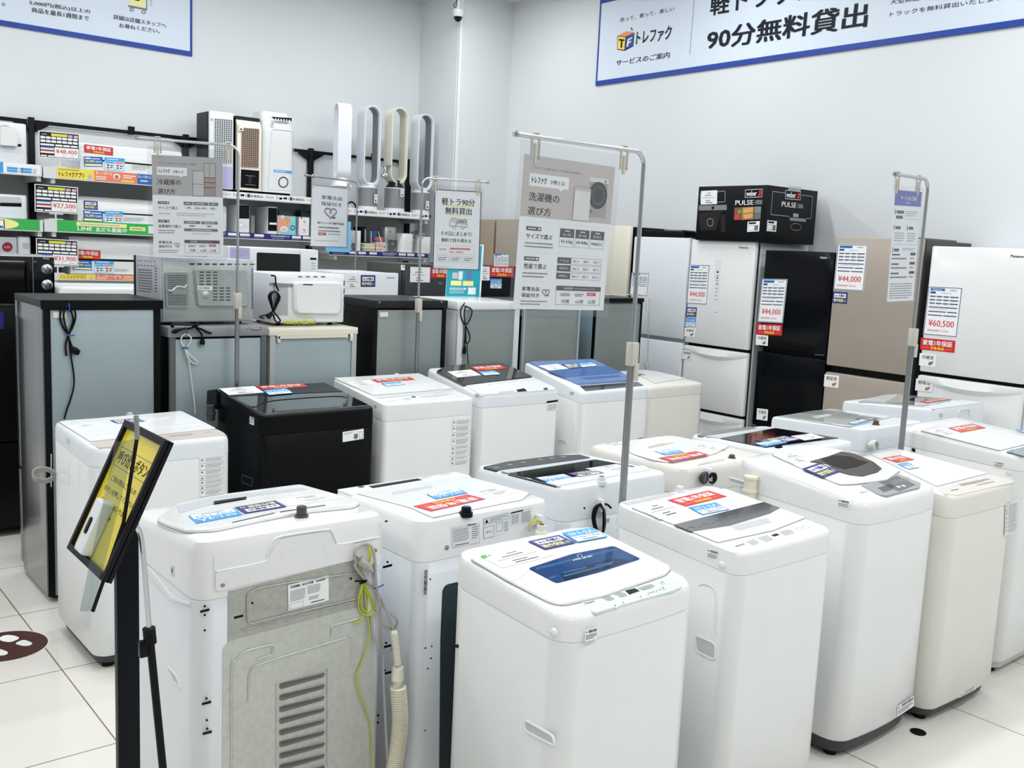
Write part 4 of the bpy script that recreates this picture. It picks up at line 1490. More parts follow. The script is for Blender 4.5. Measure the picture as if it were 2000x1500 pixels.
A = fr_back('grey fridge with coiled black and white cords on its back, under the steel backed microwave', 1.70, 2.205, 1.283, BLACK, mat('grey_edge', '#5d6264', .4), BACKST, mat('grey_top_trim', '#8e9092', .4), .05, .008)
for k in range(4):
    cordloop(A, zg(200+k*8, 225, 215, 185+k*5, 300, 175+k*6, 400, 190+k*4, 480, 200, 500, 180+k*8, 420, 235, 330, 245, 250, 255+k*10, 205, 280), .0045, BLACK, .012+.006*k).build('power_cord', A.root)
cordloop(A, zg(470, 225, 540, 250, 600, 280, 650, 295), .006, BLACK, .02).build('power_cord', A.root)
cordloop(A, zg(470, 225, 530, 290, 550, 340, 555, 380), .0045, BLACK, .02).build('power_cord', A.root)
plug(A, zg(553, 345)[0], zg(548, 420)[0], BLACK)
cordloop(A, zg(360, 300, 320, 330, 312, 390, 350, 460, 385, 560, 430, 620, 490, 640, 480, 600, 400, 530, 370, 470, 410, 400, 420, 340, 370, 300), .004, CORDW, .012).build('power_cord', A.root)
cordloop(A, zg(385, 560, 410, 680, 430, 850, 455, 1030, 470, 1200), .003, CORDW).build('power_cord', A.root)
cordloop(A, zg(310, 465, 350, 455, 385, 462), .0035, TIE, .018).build('cord_tie', A.root)
cordloop(A, zg(355, 220, 365, 260, 380, 300), .003, TIE, .03).build('cord_tie', A.root)
screwdot(A, 'back', zg(1048, 238)[0])
m = cordloop(A, zg(1105, 225, 1120, 245, 1210, 245, 1205, 222), .003, STEEL, .008)
m.build('hook', A.root)

A = fr_back('grey backed fridge with cream lid, under the white microwave', 2.224, 2.738, 1.268, mat('pale_grey_side', '#c8cbc9', .35), mat('pale_grey_edge', '#b5b9b8', .35), BACKST, CREAM, .038, .008)
for u in (168, 700):
    q = A.on('back', [(500+u/3.75, 480+(632 if u == 168 else 622)/3.75)], .004)[0]
    m = MB()
    m.rbox(q.x-.009, q.x+.009, q.y-.004, q.y+.006, A.h-.075, A.h-.036, CREAM, .004, .002)
    m.build('lid_bracket', A.root)
m = MB()
m.T = None
m.box(-A.w/2+.06, A.w/2-.04, A.d/2, A.d/2+.01, A.h-.054, A.h-.038, CREAM)
m.build('lid_ledge', A.root, smooth=False)

A = fr_back('black framed fridge with grey back and white pull tab, beside the sign pole', 2.845, 3.338, 1.418, BLACK, BLACK, BACKST2, mat('dark_top_sheet', '#26282b', .35), .045, .01, strip=.025)
screwdot(A, 'back', z4(903, 415)[0])
screwdot(A, 'back', z4(1357, 412)[0])
A.sq('back', z4(903, 487, 965, 485, 965, 520, 903, 522), -.004, .004, CREAM).build('pull_tab', A.root)

A = fr_back('dark grey backed fridge with white top and thin black cord, teal card on it', 3.425, 3.90, 1.412, COOL, COOL, BACKST2, GLOSSW, .05, .01, strip=.04)
cordloop(A, z4(1525, 425, 1500, 470, 1505, 530, 1535, 580, 1570, 530, 1580, 470, 1530, 440), .004, BLACK, .01).build('power_cord', A.root)
cordloop(A, z4(1535, 440, 1525, 500, 1535, 580, 1560, 640, 1565, 690, 1540, 715, 1535, 640, 1535, 590), .004, BLACK, .014).build('power_cord', A.root)
cordloop(A, z4(1535, 590, 1530, 680, 1525, 750), .004, BLACK, .01).build('power_cord', A.root)
cordloop(A, z4(1545, 720, 1550, 800, 1558, 880), .003, BLACK, .01).build('power_cord', A.root)
plug(A, z4(1530, 735)[0], z4(1525, 790)[0], BLACK)
cordloop(A, z4(1515, 575, 1535, 585, 1550, 580), .003, TIE, .018).build('cord_tie', A.root)
screwdot(A, 'back', z4(1525, 418)[0])

A = fr_back('dull grey backed fridge behind the large hanging poster', 3.935, 4.42, 1.41, BLACK, mat('pale_edge', '#aeb6b9', .4), BACKST2, BLACK, .04, .008, strip=.014)
A = fr_back('black topped fridge with grey back at right end of the backward fridges', 4.555, 5.01, 1.438, mat('blue_grey_side', '#8398a2', .3), BLACK, BACKST2, BLACK, .03, .012, strip=.012)
m = MB()
q = A.on('back', zh(1850, 225, 1870, 225, 1870, 375, 1850, 375), 0)
m.plate(q, A.n('back'), .012, COOL)
m.build('hinge_block', A.root)
cordloop(A, zh(1900, 200, 1895, 400, 1885, 700, 1880, 1000, 1865, 1250), .003, CORDG, .01, .003).build('power_cord', A.root)
plug(A, zh(1868, 1220)[0], zh(1850, 1310)[0], CORDG, r=.016)
m = MB()
q = [A.on('top', zh(1180+k*70, 130+6*math.sin(k*2.2)), .004)[0] for k in range(11)]
m.tube(smooth_path(q, 3), .004, CORDW, 6)
m.build('loose_cord', A.root)

# ---------------------------------------------------------------- fridges and others facing the camera


def fr_front(label, cx, cy, rz, w, d, h, splits, body, doorm, group=None, gap=.012, gapm=BLACK, r=.02, name='refrigerator', e=.008, lip=None, topm=None):
    h += DZ
    root = thing(name, label, 'refrigerator', (cx, cy, 0), rz, group)
    A = App(root)
    A.pl['front'] = (V((0, -d/2, 0)), V((0, -1, 0)))
    A.pl['left'] = (V((-w/2, 0, 0)), V((-1, 0, 0)))
    A.pl['top'] = (V((0, 0, h)), V((0, 0, 1)))
    A.w, A.d, A.h = w, d, h
    m = MB()
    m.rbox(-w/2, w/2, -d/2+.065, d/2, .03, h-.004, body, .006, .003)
    m.build('cabinet', root)
    m = MB()
    m.box(-w/2+.012, w/2-.012, -d/2+.045, -d/2+.066, .04, h-.012, gapm)
    m.build('door_seal', root, smooth=False)
    zs = [.05]+splits+[h]
    for k in range(len(zs)-1):
        m = MB()
        z0, z1 = zs[k]+(gap/2 if k else 0), zs[k+1]-(gap/2 if k < len(zs)-2 else 0)
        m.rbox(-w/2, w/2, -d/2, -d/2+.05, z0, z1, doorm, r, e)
        dr = m.build('door' if k == len(zs)-2 else 'drawer', root)
        if lip and k < len(zs)-2:
            m = MB()
            n = 10
            lo = [(-w/2+.004 + (w-.008)*i/n, -d/2-.003-.012*math.sin(math.pi*i/n), z1-.02-.03*math.sin(math.pi*i/n)) for i in range(n+1)]
            hi = [(-w/2+.004 + (w-.008)*i/n, -d/2-.001, z1-.004) for i in range(n+1)]
            lw = [(-w/2+.004 + (w-.008)*i/n, -d/2-.0005, z1-.03-.05*math.sin(math.pi*i/n)) for i in range(n+1)]
            m.add(hi+lo+lw, [(i, n+1+i, n+2+i, i+1) for i in range(n)]+[(n+1+i, 2*n+2+i, 2*n+3+i, n+2+i) for i in range(n)], lip)
            m.build('pull_lip', dr)
    for s in (-1, 1):
        m = MB()
        m.rbox(s*(w/2-.08)-.03, s*(w/2-.08)+.03, -d/2+.08, d/2-.08, 0, .032, BLACK, .004, .002)
        m.build('foot', root)
    return A


def price_on(A, c, price, sub, head='', face='front', off=.0005):
    mb = A.sq(face, c, off, .002, PAPER)
    st_price(mb, price, sub, head=head)
    return mb.build('price_card', A.root, smooth=False)


XF = 5.58
HP = -math.pi/2
zr = Z(1150, 320, 3.75)
zs3 = Z(1500, 320, 3.75)
GR = 'fridges along the right wall'


def zat(p):
    return atX(p, XF).z


A = fr_front('cream door fridge with black side, partly behind the large poster', XF+.31, 5.70, HP, .54, .62, 1.955, [1.30], BLACK, CREAM, GR)
A = fr_front('plain white fridge left of the one carrying a black carton', XF+.31, 5.098, HP, .565, .62, 1.875, [.62, zat((1297, 662))], COOL, COOL, GR, gap=.03, r=.015, gapm=LGREY)
price_on(A, zr(315, 797, 445, 800, 428, 967, 300, 955), '', '')
B2 = A
A = fr_front('white fridge carrying the black grill carton', XF+.31, 4.51, HP, .586, .62, 1.862, [.66, zat((1398, 679))], COOL, GLOSSW, GR, gap=.022, r=.03, lip=GLOSSW)
price_on(A, zr(738, 738, 886, 740, 865, 1032, 718, 1022), '¥44,000', '(税抜価格¥ 40,000)')
stick(A, 'front', 'navy', zr(718, 1050, 792, 1052, 786, 1122, 712, 1118), .0006)
mb = A.sq('front', zr(712, 1125, 785, 1128, 780, 1198, 705, 1192), .0006, .0006, CYAN)
st_blue(mb, '2~3人', '200L~399L')
mb.build('capacity_sticker', A.root, smooth=False)
stick(A, 'front', 'cold', zr(703, 1200, 783, 1205, 776, 1270, 698, 1262), .0006)
stick(A, 'front', 'veg', zr(690, 1365, 756, 1370, 750, 1437, 683, 1428), .002)
mb = A.sq('front', zr(1100, 602, 1168, 606, 1168, 622, 1100, 618), .0006, .0)
mb.tx('Panasonic', 0, 0, 1, 1, INK, 1, 1)
mb.build('maker_mark', A.root, smooth=False)
mb = A.sq('front', zr(928, 705, 968, 708, 942, 1115, 902, 1110), .0006, .0008, mat('touch_strip', '#e3e6e8', .25))
for v, k in ((.21, 1), (.28, .6), (.32, .8)):
    mb.el(.55, v, .18*k, .018*k, INK, 1, 12)
for v in (.36, .41, .43, .5, .56, .63, .7, .93):
    mb.q(.4, v, .75, v+.012, INKG, 1)
mb.build('touch_panel', A.root, smooth=False)

A = fr_front('black fridge between white and taupe fridges', XF+.31, 3.866, HP, .538, .62, 1.81, [.62, zat((1546, 690))], NAVYBLK, NAVYBLK, GR, gap=.03, r=.012)
price_on(A, zr(1270, 842, 1457, 845, 1420, 1168, 1238, 1158), '¥44,000', '(税抜価格¥ 40,000)')
stick(A, 'front', 'red', zr(1232, 1168, 1420, 1178, 1413, 1258, 1228, 1248), .0006)
stick(A, 'front', 'cold', zr(1225, 1250, 1315, 1258, 1310, 1334, 1222, 1325), .0006)
mb = A.sq('front', [(1479, 797), (1500, 800), (1499, 822), (1477, 819)], .0006, .0006, PAPER)
st_food(mb, '冷凍室')
mb.build('compartment_card', A.root, smooth=False)
mb = A.sq('front', zr(1690, 678, 1770, 680, 1770, 697, 1690, 695), .0006, .0008, DGREY)
mb.tx('Haier', .1, .1, .7, .9, PAPER, 1, 1)
mb.build('maker_plate', A.root, smooth=False)
m = MB()
q = A.on('front', zr(1655, 1395, 1725, 1400, 1725, 1404, 1655, 1399), -.001)
m.plate(q, A.n('front'), .002, STEEL)
m.build('door_trim', A.root)

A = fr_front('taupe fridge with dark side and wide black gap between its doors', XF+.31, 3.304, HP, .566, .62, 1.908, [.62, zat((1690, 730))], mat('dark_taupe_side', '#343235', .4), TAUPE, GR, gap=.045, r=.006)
price_on(A, zs3(512, 588, 735, 590, 700, 936, 480, 920), '¥44,000', '(税抜価格¥ 40,000)')
stick(A, 'front', 'navy', zs3(478, 936, 584, 943, 578, 1026, 470, 1018), .0006)
stick(A, 'front', 'veg', z4r(415, 340, 522, 353, 514, 442, 408, 430), .0006)
m = MB()
m.rbox(.06, .2, -.2, .28, 1.906+DZ, 1.92+DZ, mat('taupe_top_cap', '#6d645c', .4), .004, .003)
m.build('hinge_cover', A.root)

A = fr_front('white fridge with ¥60,500 price card at the far right', XF+.31, 2.652, HP, .612, .62, 1.868, [.66, zat((1890, 741))], COOL, GLOSSW, GR, gap=.022, r=.02, lip=GLOSSW)
price_on(A, zs3(1178, 895, 1425, 908, 1385, 1272, 1135, 1250), '¥60,500', '(税抜価格¥ 55,000)', 'Panasonic')
stick(A, 'front', 'red', zs3(1120, 1272, 1373, 1297, 1365, 1384, 1114, 1360), .0006)
stick(A, 'front', 'cold', zs3(1112, 1385, 1233, 1397, 1226, 1488, 1105, 1475), .0006)
stick(A, 'front', 'veg', z4r(1085, 370, 1213, 386, 1202, 473, 1078, 460), .002)
mb = A.sq('front', zs3(1778, 664, 1900, 670, 1900, 690, 1778, 684), .0006, 0)
mb.tx('Panasonic', 0, 0, 1, 1, INK, 1, 2)
mb.build('maker_mark', A.root, smooth=False)

# flat black box on the white fridge
t = thing('flat_box', 'flat black box with a silver strip lying on the plain white fridge', 'box', (XF+.33, 5.13, 1.876+DZ))
m = MB()
m.rbox(-.26, .26, -.2, .2, 0, .05, BLACK, .006, .003)
m.build('box', t)
m = MB()
m.rbox(-.2, -.04, -.12, .06, .05, .062, STEEL, .004, .002)
m.build('strip', t)

# black grill carton
p = atX((1500, 358.7), XF-.03)
pl = atX((1364.7, 366.7), XF-.03)
pr = atY((1598, 371), p.y)
zb, ztop = 1.863+DZ, (p.z+pl.z)/2
t = thing('cardboard_carton', 'black printed grill carton on top of a white fridge', 'carton', ((p.x+pr.x)/2, (p.y+pl.y)/2, zb))
A = App(t)
cw, cdp, ch = pl.y-p.y, pr.x-p.x, ztop-zb
CART = mat('black_carton', '#121214', .35)
m = MB()
m.rbox(-cdp/2, cdp/2, -cw/2, cw/2, 0, ch, CART, .004, .003)
m.build('carton', t)
A.pl['left'] = (V((-cdp/2, 0, 0)), V((-1, 0, 0)))
A.pl['front'] = (V((0, -cw/2, 0)), V((0, -1, 0)))


def weber(mb, plain):
    mb.q(0, 0, 1, 1, BLACK, .4)
    mb.fr(.02, .05, .98, .95, .003, PAPER, 1)
    mb.tx('weber', .08, .2, .68, .8, PAPER, 1, 2)
    mb.qs([(.72, .85), (.92, .75), (.92, .15), (.78, .25), (.82, .5)], RED, 1)


mb = A.sq('left', zr(1145, 188, 1275, 182, 1270, 245, 1142, 250), .0006, 0)
weber(mb, 0)
mb.build('carton_logo', t, smooth=False)
mb = A.sq('left', zr(1075, 268, 1270, 262, 1270, 298, 1072, 302), .0006, 0)
mb.tx('PULSE', 0, 0, .68, 1, PAPER, 1, 1)
mb.tx('1000', .74, 0, 1, 1, INKL, 1, 1)
mb.build('carton_print', t, smooth=False)
mb = A.sq('left', zr(1068, 320, 1262, 312, 1258, 405, 1062, 412), .0006, 0)
mb.q(0, 0, .3, 1, mat('salad_print', '#8c4a33', .5), 1)
mb.el(.12, .75, .1, .2, REDP, 2, 10)
mb.el(.2, .35, .07, .18, GREEN, 2, 10)
mb.q(.3, 0, .74, 1, FOOD, 1)
mb.qs([(.33, .1), (.7, .05), (.72, .4), (.35, .5)], mat('grilled_print', '#d6a765', .5), 2)
mb.qs([(.34, .6), (.7, .5), (.7, .85), (.4, .95)], mat('grilled_print', '#d6a765', .5), 2)
mb.q(.76, 0, 1, .5, MGREY, 1)
mb.q(.76, .52, 1, 1, INKG, 1)
mb.build('carton_picture', t, smooth=False)
mb = A.sq('left', zr(800, 190, 1015, 182, 1030, 500, 790, 500), .0006, 0)
mb.ring2([(.1, .1), (.9, .05), (.9, .3), (.12, .32)], .006, MGREY, 1)
mb.q(.05, .37, .95, .49, STEEL, 1)
mb.qs([(.02, .55), (.8, .5), (.6, .95), (.1, .95)], mat('grill_print', '#2a2626', .4), 1)
mb.ring2([(.42+.1*math.cos(a*.4), .77+.09*math.sin(a*.4)) for a in range(16)], .006, INKL, 2)
mb.q(.76, .6, .9, 1, mat('grill_print', '#2a2626', .4), 1)
mb.q(.47, .4, .55, .47, INK, 2)
mb.build('carton_picture', t, smooth=False)
mb = A.sq('left', zr(822, 200, 942, 192, 938, 295, 820, 298), .0012, .0006, PAPER)
st_sheet(mb)
mb.build('price_sheet', t, smooth=False)
for face, c in (('left', zr(1163, 425, 1254, 418, 1246, 495, 1160, 498)), ('front', zr(1308, 412, 1378, 420, 1370, 498, 1302, 492))):
    mb = A.sq(face, c, .0006, .0006, PAPER)
    mb.q(.1, .08, .7, .25, INK, 1)
    mb.fr(.08, .4, .6, .85, .002, INKG, 1)
    mb.q(.62, .4, .9, .9, INKG, 1)
    mb.build('shipping_label', t, smooth=False)
mb = A.sq('front', zr(1345, 203, 1642, 238, 1625, 402, 1335, 370), .0006, 0)
mb.ring2([(.31, .0), (0, 0), (0, 1), (.45, 1)], .004, INKL, 1, False)
mb.ring2([(.72, 0), (1, 0), (1, 1), (.88, 1)], .004, INKL, 1, False)
mb.tx('PULSE', .24, .38, .6, .6, PAPER, 1, 1)
mb.tx('1000', .64, .4, .77, .6, INKL, 1, 1)
mb.build('carton_print', t, smooth=False)
mb = A.sq('front', zr(1438, 190, 1555, 200, 1550, 268, 1437, 258), .0006, 0)
weber(mb, 0)
mb.build('carton_logo', t, smooth=False)
mb = A.sq('front', zr(1470, 360, 1600, 372, 1590, 500, 1465, 490), .0006, 0)
mb.q(.2, .0, .5, .2, INKL, 1)
mb.q(.02, .25, .95, .42, STEEL, 1)
mb.ring2([(.4+.3*math.cos(a*.4), .75+.2*math.sin(a*.4)) for a in range(16)], .004, MGREY, 1)
mb.build('carton_picture', t, smooth=False)
mb = A.sq('front', zr(1460, 160, 1560, 172, 1545, 200, 1465, 192), .0008, .0003, BAG)
mb.build('tape', t, smooth=False)

# --- row across the aisle (fronts towards the camera)
YG, GG = 6.0, 'fridges facing the aisle under the shelves'


def gfr(label, x0, x1, h, splits, body, doorm, **k):
    return fr_front(label, (x0+x1)/2, YG+.275, 0, x1-x0, .55, h, splits, body, doorm, GG, **k)


A = gfr('black fridge under the black microwave at far left', .95, 1.505, 1.285, [.55], BLACK, BLACK)
mb = A.sq('front', [(0, 608), (7, 609), (7, 643), (0, 642)], .0006, .0006, NAVY)
mb.build('warranty_sticker', A.root, smooth=False)
A = gfr('white fridge right of the black microwave', 1.53, 2.12, 1.40, [.6], COOL, GLOSSW, r=.05, e=.02)
A = gfr('white fridge under the white front facing microwave', 2.56, 3.16, 1.36, [.6], COOL, COOL)
A = gfr('white fridge with navy sticker left of the dark grey one', 3.28, 3.825, 1.525, [.7], COOL, COOL, r=.006)
mb = A.sq('front', z4(655, 215, 765, 215, 762, 312, 655, 308), .0006, .0006, PAPER)
st_sheet(mb)
mb.build('price_sheet', A.root, smooth=False)
stick(A, 'front', 'navy', z4(768, 215, 874, 216, 873, 300, 767, 300), .0006)
mb = A.sq('front', z4(955, 230, 1020, 230, 1020, 240, 955, 240), .0006, 0)
mb.tl(0, 0, 1, 1, 1, INKG, 1)
mb.build('maker_mark', A.root, smooth=False)
A = gfr('dark grey fridge with white price sheet behind the sign pole', 3.885, 4.42, 1.595, [.7], mat('graphite_side', '#4a4a48', .35, .2), mat('graphite_door', '#34383a', .3, .2), r=.006)
mb = A.sq('front', z4(1130, 155, 1277, 158, 1272, 270, 1128, 266), .0006, .0006, PAPER)
st_sheet(mb)
mb.build('price_sheet', A.root, smooth=False)
stick(A, 'front', 'red', z4(1283, 160, 1420, 163, 1418, 238, 1280, 234), .0006)
mb = A.sq('front', z4(1335, 268, 1368, 268, 1368, 282, 1335, 282), .0006, 0)
mb.tx('TCL', 0, 0, 1, 1, INKL, 1, 1)
mb.build('maker_mark', A.root, smooth=False)
mb = A.sq('left', z4(1062, 140, 1090, 142, 1090, 180, 1062, 178), .0006, .0006, PAPER)
mb.q(.5, .2, .8, .45, INK, 1)
mb.build('side_label', A.root, smooth=False)
zt8 = Z(820, 400, 7.5)
A = gfr('black fridge with red sticker before the tan fridges', 4.455, 4.925, 1.60, [.7], BLACK, NAVYBLK, r=.006)
price_on(A, zt8(1080, 715, 1305, 720, 1300, 1000, 1075, 995), '', '')
mb = A.sq('front', zt8(890, 900, 1025, 905, 1020, 1110, 885, 1105), .0009, .0006, PAPER)
st_sheet(mb)
mb.build('price_sheet', A.root, smooth=False)
stick(A, 'front', 'red', zt8(1030, 900, 1378, 908, 1370, 1062, 1028, 1055), .0032)
mb = A.sq('front', zt8(1033, 1080, 1203, 1085, 1195, 1230, 1028, 1222), .0009, .0006, CYAN)
st_blue(mb, '2~3人', '200L~399L')
mb.build('capacity_sticker', A.root, smooth=False)
TZ = atX((1000, 429), XF).z-DZ
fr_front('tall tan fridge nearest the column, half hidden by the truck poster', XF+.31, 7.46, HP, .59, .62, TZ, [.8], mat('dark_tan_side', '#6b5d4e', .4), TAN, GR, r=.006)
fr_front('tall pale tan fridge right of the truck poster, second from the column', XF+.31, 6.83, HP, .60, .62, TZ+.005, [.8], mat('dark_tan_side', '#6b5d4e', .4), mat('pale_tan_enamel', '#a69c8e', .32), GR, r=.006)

for m, name, root in CORDS.values():
    m.build(name, root)
# ---------------------------------------------------------------- microwaves
# silver back microwave on the fridge with coiled cords
zm = Z(0, 400, 3.75)
zm3 = Z(360, 180, 3.75)


def box_at(name, label, cat, face_y, p_bl, p_tr, d, away=True):
    """a box whose near face (towards -y) is at y = face_y, spanned by two photo corners"""
    a, b = atY(p_bl, face_y), atY(p_tr, face_y)
    return a, b


yb = 4.90
a, b = atY((315, 619), yb), atY((497, 508), yb)
w, hh, dp = b.x-a.x, b.z-FH(1.284), .40
t = thing('microwave_oven', 'microwave oven with silver steel back turned to the camera, on the grey fridge', 'microwave', (a.x+w/2, yb+dp/2, FH(1.284)), math.pi)
A = App(t)
A.pl['back'] = (V((0, dp/2, 0)), V((0, 1, 0)))
A.pl['side'] = (V((w/2, 0, 0)), V((1, 0, 0)))
MWS = mat('microwave_side', '#b9bbc4', .4, .2, noise=(40, .03))
m = MB()
m.rbox(-w/2, w/2, -dp/2+.02, dp/2-.008, .015, hh, MWS, .006, .004)
m.build('casing', t)
m = MB()
m.rbox(-w/2, w/2, -dp/2-.02, -dp/2+.019, .012, hh-.002, BLACK, .008, .004)
m.build('door', t)
bp = MB()
bp.rbox(-w/2+.006, w/2-.006, dp/2-.01, dp/2, .02, hh-.012, MWBACK, .006, .002)
m = bp
for j in range(14):
    for i in range(13):
        p = zm(1232+i*10.5, 515+j*16)[0]
        q = A.on('back', [(p[0], p[1]), (p[0]+1.6, p[1]), (p[0]+1.6, p[1]+2.4), (p[0], p[1]+2.4)], .0125)
        if not (6 <= j <= 8 and i > 2):
            m.plate(q, A.n('back'), .0002, BASEG, 0)
for u, v0, n in ((1460, 490, 5), (1510, 490, 5), (1560, 490, 5), (1560, 605, 5), (1608, 605, 5), (1655, 605, 5)):
    for k in range(n):
        x, y = u, v0+k*22
        m.plate(A.on('back', zm(x, y, x+32, y, x+34, y+8, x+2, y+8), .0206), A.n('back'), .0003, BASEG, 0)
for k in range(9):
    x = 1390+k*55
    m.plate(A.on('back', zm(x, 428+k*.5, x+34, 428+k*.5, x+34, 440, x, 440), .001), A.n('back'), .0003, BASEG, 0)
for k in range(20):
    m.plate(A.on('back', zm(1843, 470+k*15, 1855, 470+k*15, 1855, 478+k*15, 1843, 478+k*15), .001), A.n('back'), .0003, BASEG, 0)
bk = bp.build('back_panel', t)
lay(A, 'vent_box', zm(1205, 490, 1375, 490, 1375, 760, 1210, 755), MWBACK2, .012, face='back', r=.012, parent=bk)
lay(A, 'rear_hump', zm(1415, 465, 1800, 475, 1812, 745, 1440, 742), MWBACK, .02, face='back', r=.016, parent=bk, ease=.006)
m = MB()
q = A.on('back', zm(1505, 660), .02)[0]
m.T = Matrix.Translation(q) @ Matrix.Rotation(-math.pi/2, 4, 'X')
m.lathe((0, 0, 0), [(.022, -.002), (.02, .004), (.01, .01), (.002, .012)], MWBACK, 18)
m.build('boss', bk)
mb = A.sq('back', zm(1450, 595, 1552, 597, 1552, 625, 1450, 622), .0205, .0005, PAPER)
for k in range(16):
    mb.q(.08+k*.05, .2, .08+k*.05+random.uniform(.015, .035), .8, INK, 1)
mb.build('barcode_label', t, smooth=False)
m = bead(A, 'back', zm(1225, 625, 1260, 630, 1300, 600, 1350, 605, 1370, 585), .006, MWBACK, .014)
m.build('cover_tab', bk)
mb = MB()
mb.panel(*(lambda c: (c[0], c[1]-c[0], c[3]-c[0], A.n('side')))(A.on('side', [(259, 506), (312, 508), (312, 574), (259, 572)], .0)))
for k in range(6):
    mb.q(.2+k*.12, .03, .26+k*.12, .05, BASEG, 1)
    mb.q(.2+k*.12, .16, .26+k*.12, .18, BASEG, 1)
for k in range(9):
    mb.q(.84, .22+k*.08, .9, .25+k*.08, BASEG, 1)
mb.tl(.2, .26, .75, .95, 9, INKG, 1, .5)
mb.build('side_print', t, smooth=False)
for sx in (-1, 1):
    for sy in (-1, 1):
        m = MB()
        m.cyl((sx*(w/2-.06), sy*(dp/2-.06)), .015, 0, .016, BLACK, 12)
        m.build('foot', t)

# white microwave, back to the camera
yb = 4.93
a, b = atY((532, 628), yb), atY((674.5, 537), yb)
w, hh, dp = b.x-a.x, b.z-FH(1.2695), .36
t = thing('microwave_oven', 'white microwave oven turned backwards with bundled black cord, on the cream topped fridge', 'microwave', (a.x+w/2, yb+dp/2, FH(1.2695)), math.pi)
A = App(t)
A.pl['back'] = (V((0, dp/2, 0)), V((0, 1, 0)))
A.pl['side'] = (V((w/2, 0, 0)), V((1, 0, 0)))
m = MB()
m.rbox(-w/2, w/2, -dp/2+.02, dp/2-.006, .015, hh, COOL, .012, .008)
m.build('casing', t)
m = MB()
m.rbox(-w/2, w/2, -dp/2-.03, -dp/2+.019, .012, hh-.004, COOL, .02, .006)
m.build('door', t)
m = MB()
m.rbox(-w/2+.005, w/2-.005, dp/2-.008, dp/2, .02, hh-.014, COOL, .006, .002)
zk = Z(500, 480, 3.75)
for j in range(26):
    for i in range(11):
        x, y = 125+i*10+(5 if j % 2 else 0), 300+j*8.2
        m.plate(A.on('back', zk(x, y, x+5, y, x+5, y+5, x, y+5), .0012), A.n('back'), .0002, BASEG, 0)
for k in range(4):
    m.plate(A.on('back', zk(308+k*56, 224, 340+k*56, 224, 340+k*56, 231, 308+k*56, 231), .001), A.n('back'), .0003, BASEG, 0)
for k in range(4):
    m.plate(A.on('back', zk(643, 255+k*58, 650, 255+k*58, 648, 293+k*58, 641, 293+k*58), .001), A.n('back'), .0003, BASEG, 0)
bk = m.build('back_panel', t)
lay(A, 'rear_hump', zk(265, 265, 600, 262, 615, 300, 612, 470, 590, 500, 290, 495, 270, 465), GLOSSW, .03, face='back', r=.016, parent=bk, ease=.012)
mb = A.sq('back', zk(345, 278, 418, 280, 418, 292, 345, 290), .0306, 0)
mb.tl(0, 0, 1, 1, 1, INK, 1, .8)
mb.build('stamp', bk, smooth=False)
lay(A, 'wall_hook', zk(98, 270, 268, 278, 268, 298, 98, 292), STEEL, .008, face='back')
m = MB()
for k in range(4):
    q = A.on('back', zk(125, 480, 105+k*4, 420, 92+k*6, 370, 115+k*4, 338, 150, 340, 175-k*5, 375, 160-k*6, 420, 130, 480), .018+.008*k)
    m.tube(smooth_path(q, 4), .0045, BLACK, 7)
q = A.on('back', zk(110, 218, 140, 225, 145, 280, 165, 330), .02)
m.tube(smooth_path(q, 4), .0045, BLACK, 7)
q = A.on('back', zk(125, 480, 80, 505, 34, 516, 30, 524, 60, 532), .03)
m.tube(smooth_path(q, 4), .0045, BLACK, 7)
q = A.on('back', zk(125, 480, 160, 520, 178, 550, 160, 562, 140, 548, 125, 500), .03)
m.tube(smooth_path(q, 4), .0045, BLACK, 7)
m.build('power_cord', t)
m = MB()
q = A.on('back', zk(120, 495, 92, 518, 84, 530), .03)
m.tube(q, .012, BLACK, 10, radii=[.007, .014, .012])
m.build('plug', t)
m = MB()
for k in range(4):
    q = [A.on('back', [(500+(200+i*38)/3.75, 480+(560+14*math.sin(i*2.1+k*1.7))/3.75)], .03+.012*k)[0] for i in range(7)]
    m.tube(smooth_path(q, 4), .0022, EARTH, 6)
q = A.on('back', zk(345, 570, 360, 535, 390, 525, 430, 540, 435, 570), .035)
m.tube(smooth_path(q, 4), .0022, EARTH, 6)
m.build('earth_wire', t)
for sx in (-1, 1):
    for sy in (-1, 1):
        m = MB()
        m.cyl((sx*(w/2-.06), sy*(dp/2-.06)), .014, 0, .016, BLACK, 12)
        m.build('foot', t)

# black microwave at the left
a, b = atY((-40, 566), 6.03), atY((106, 500), 6.03)
x0, x1, z0 = 1.02, b.x, (1.286+DZ)
w, hh, dp = x1-x0, atY((50, 499), 6.03).z-z0, .36
t = thing('microwave_oven', 'black front facing microwave oven with two silver dials at the left edge', 'microwave', ((x0+x1)/2, 6.03+dp/2, z0))
A = App(t)
A.pl['front'] = (V((0, -dp/2, 0)), V((0, -1, 0)))
m = MB()
m.rbox(-w/2, w/2, -dp/2+.03, dp/2, .015, hh, mat('silver_casing', '#b8babd', .3, .5), .008, .005)
m.build('casing', t)
m = MB()
m.rbox(-w/2, w/2-.115, -dp/2, -dp/2+.029, .015, hh-.006, BGLOSS, .006, .003)
dr = m.build('door', t)
m = MB()
m.tube([(w/2-.145, -dp/2-.012, .05), (w/2-.145, -dp/2-.02, .1), (w/2-.145, -dp/2-.02, hh-.08), (w/2-.145, -dp/2-.012, hh-.04)], .009, BLACK, 10)
m.build('handle', dr)
m = MB()
m.rbox(w/2-.113, w/2, -dp/2, -dp/2+.029, .015, hh-.006, BGLOSS, .004, .003)
cp = m.build('control_panel', t)
m = MB()
m.box(w/2-.117, w/2-.112, -dp/2-.001, -dp/2+.005, .015, hh-.006, STEEL)
m.build('trim_strip', cp, smooth=False)
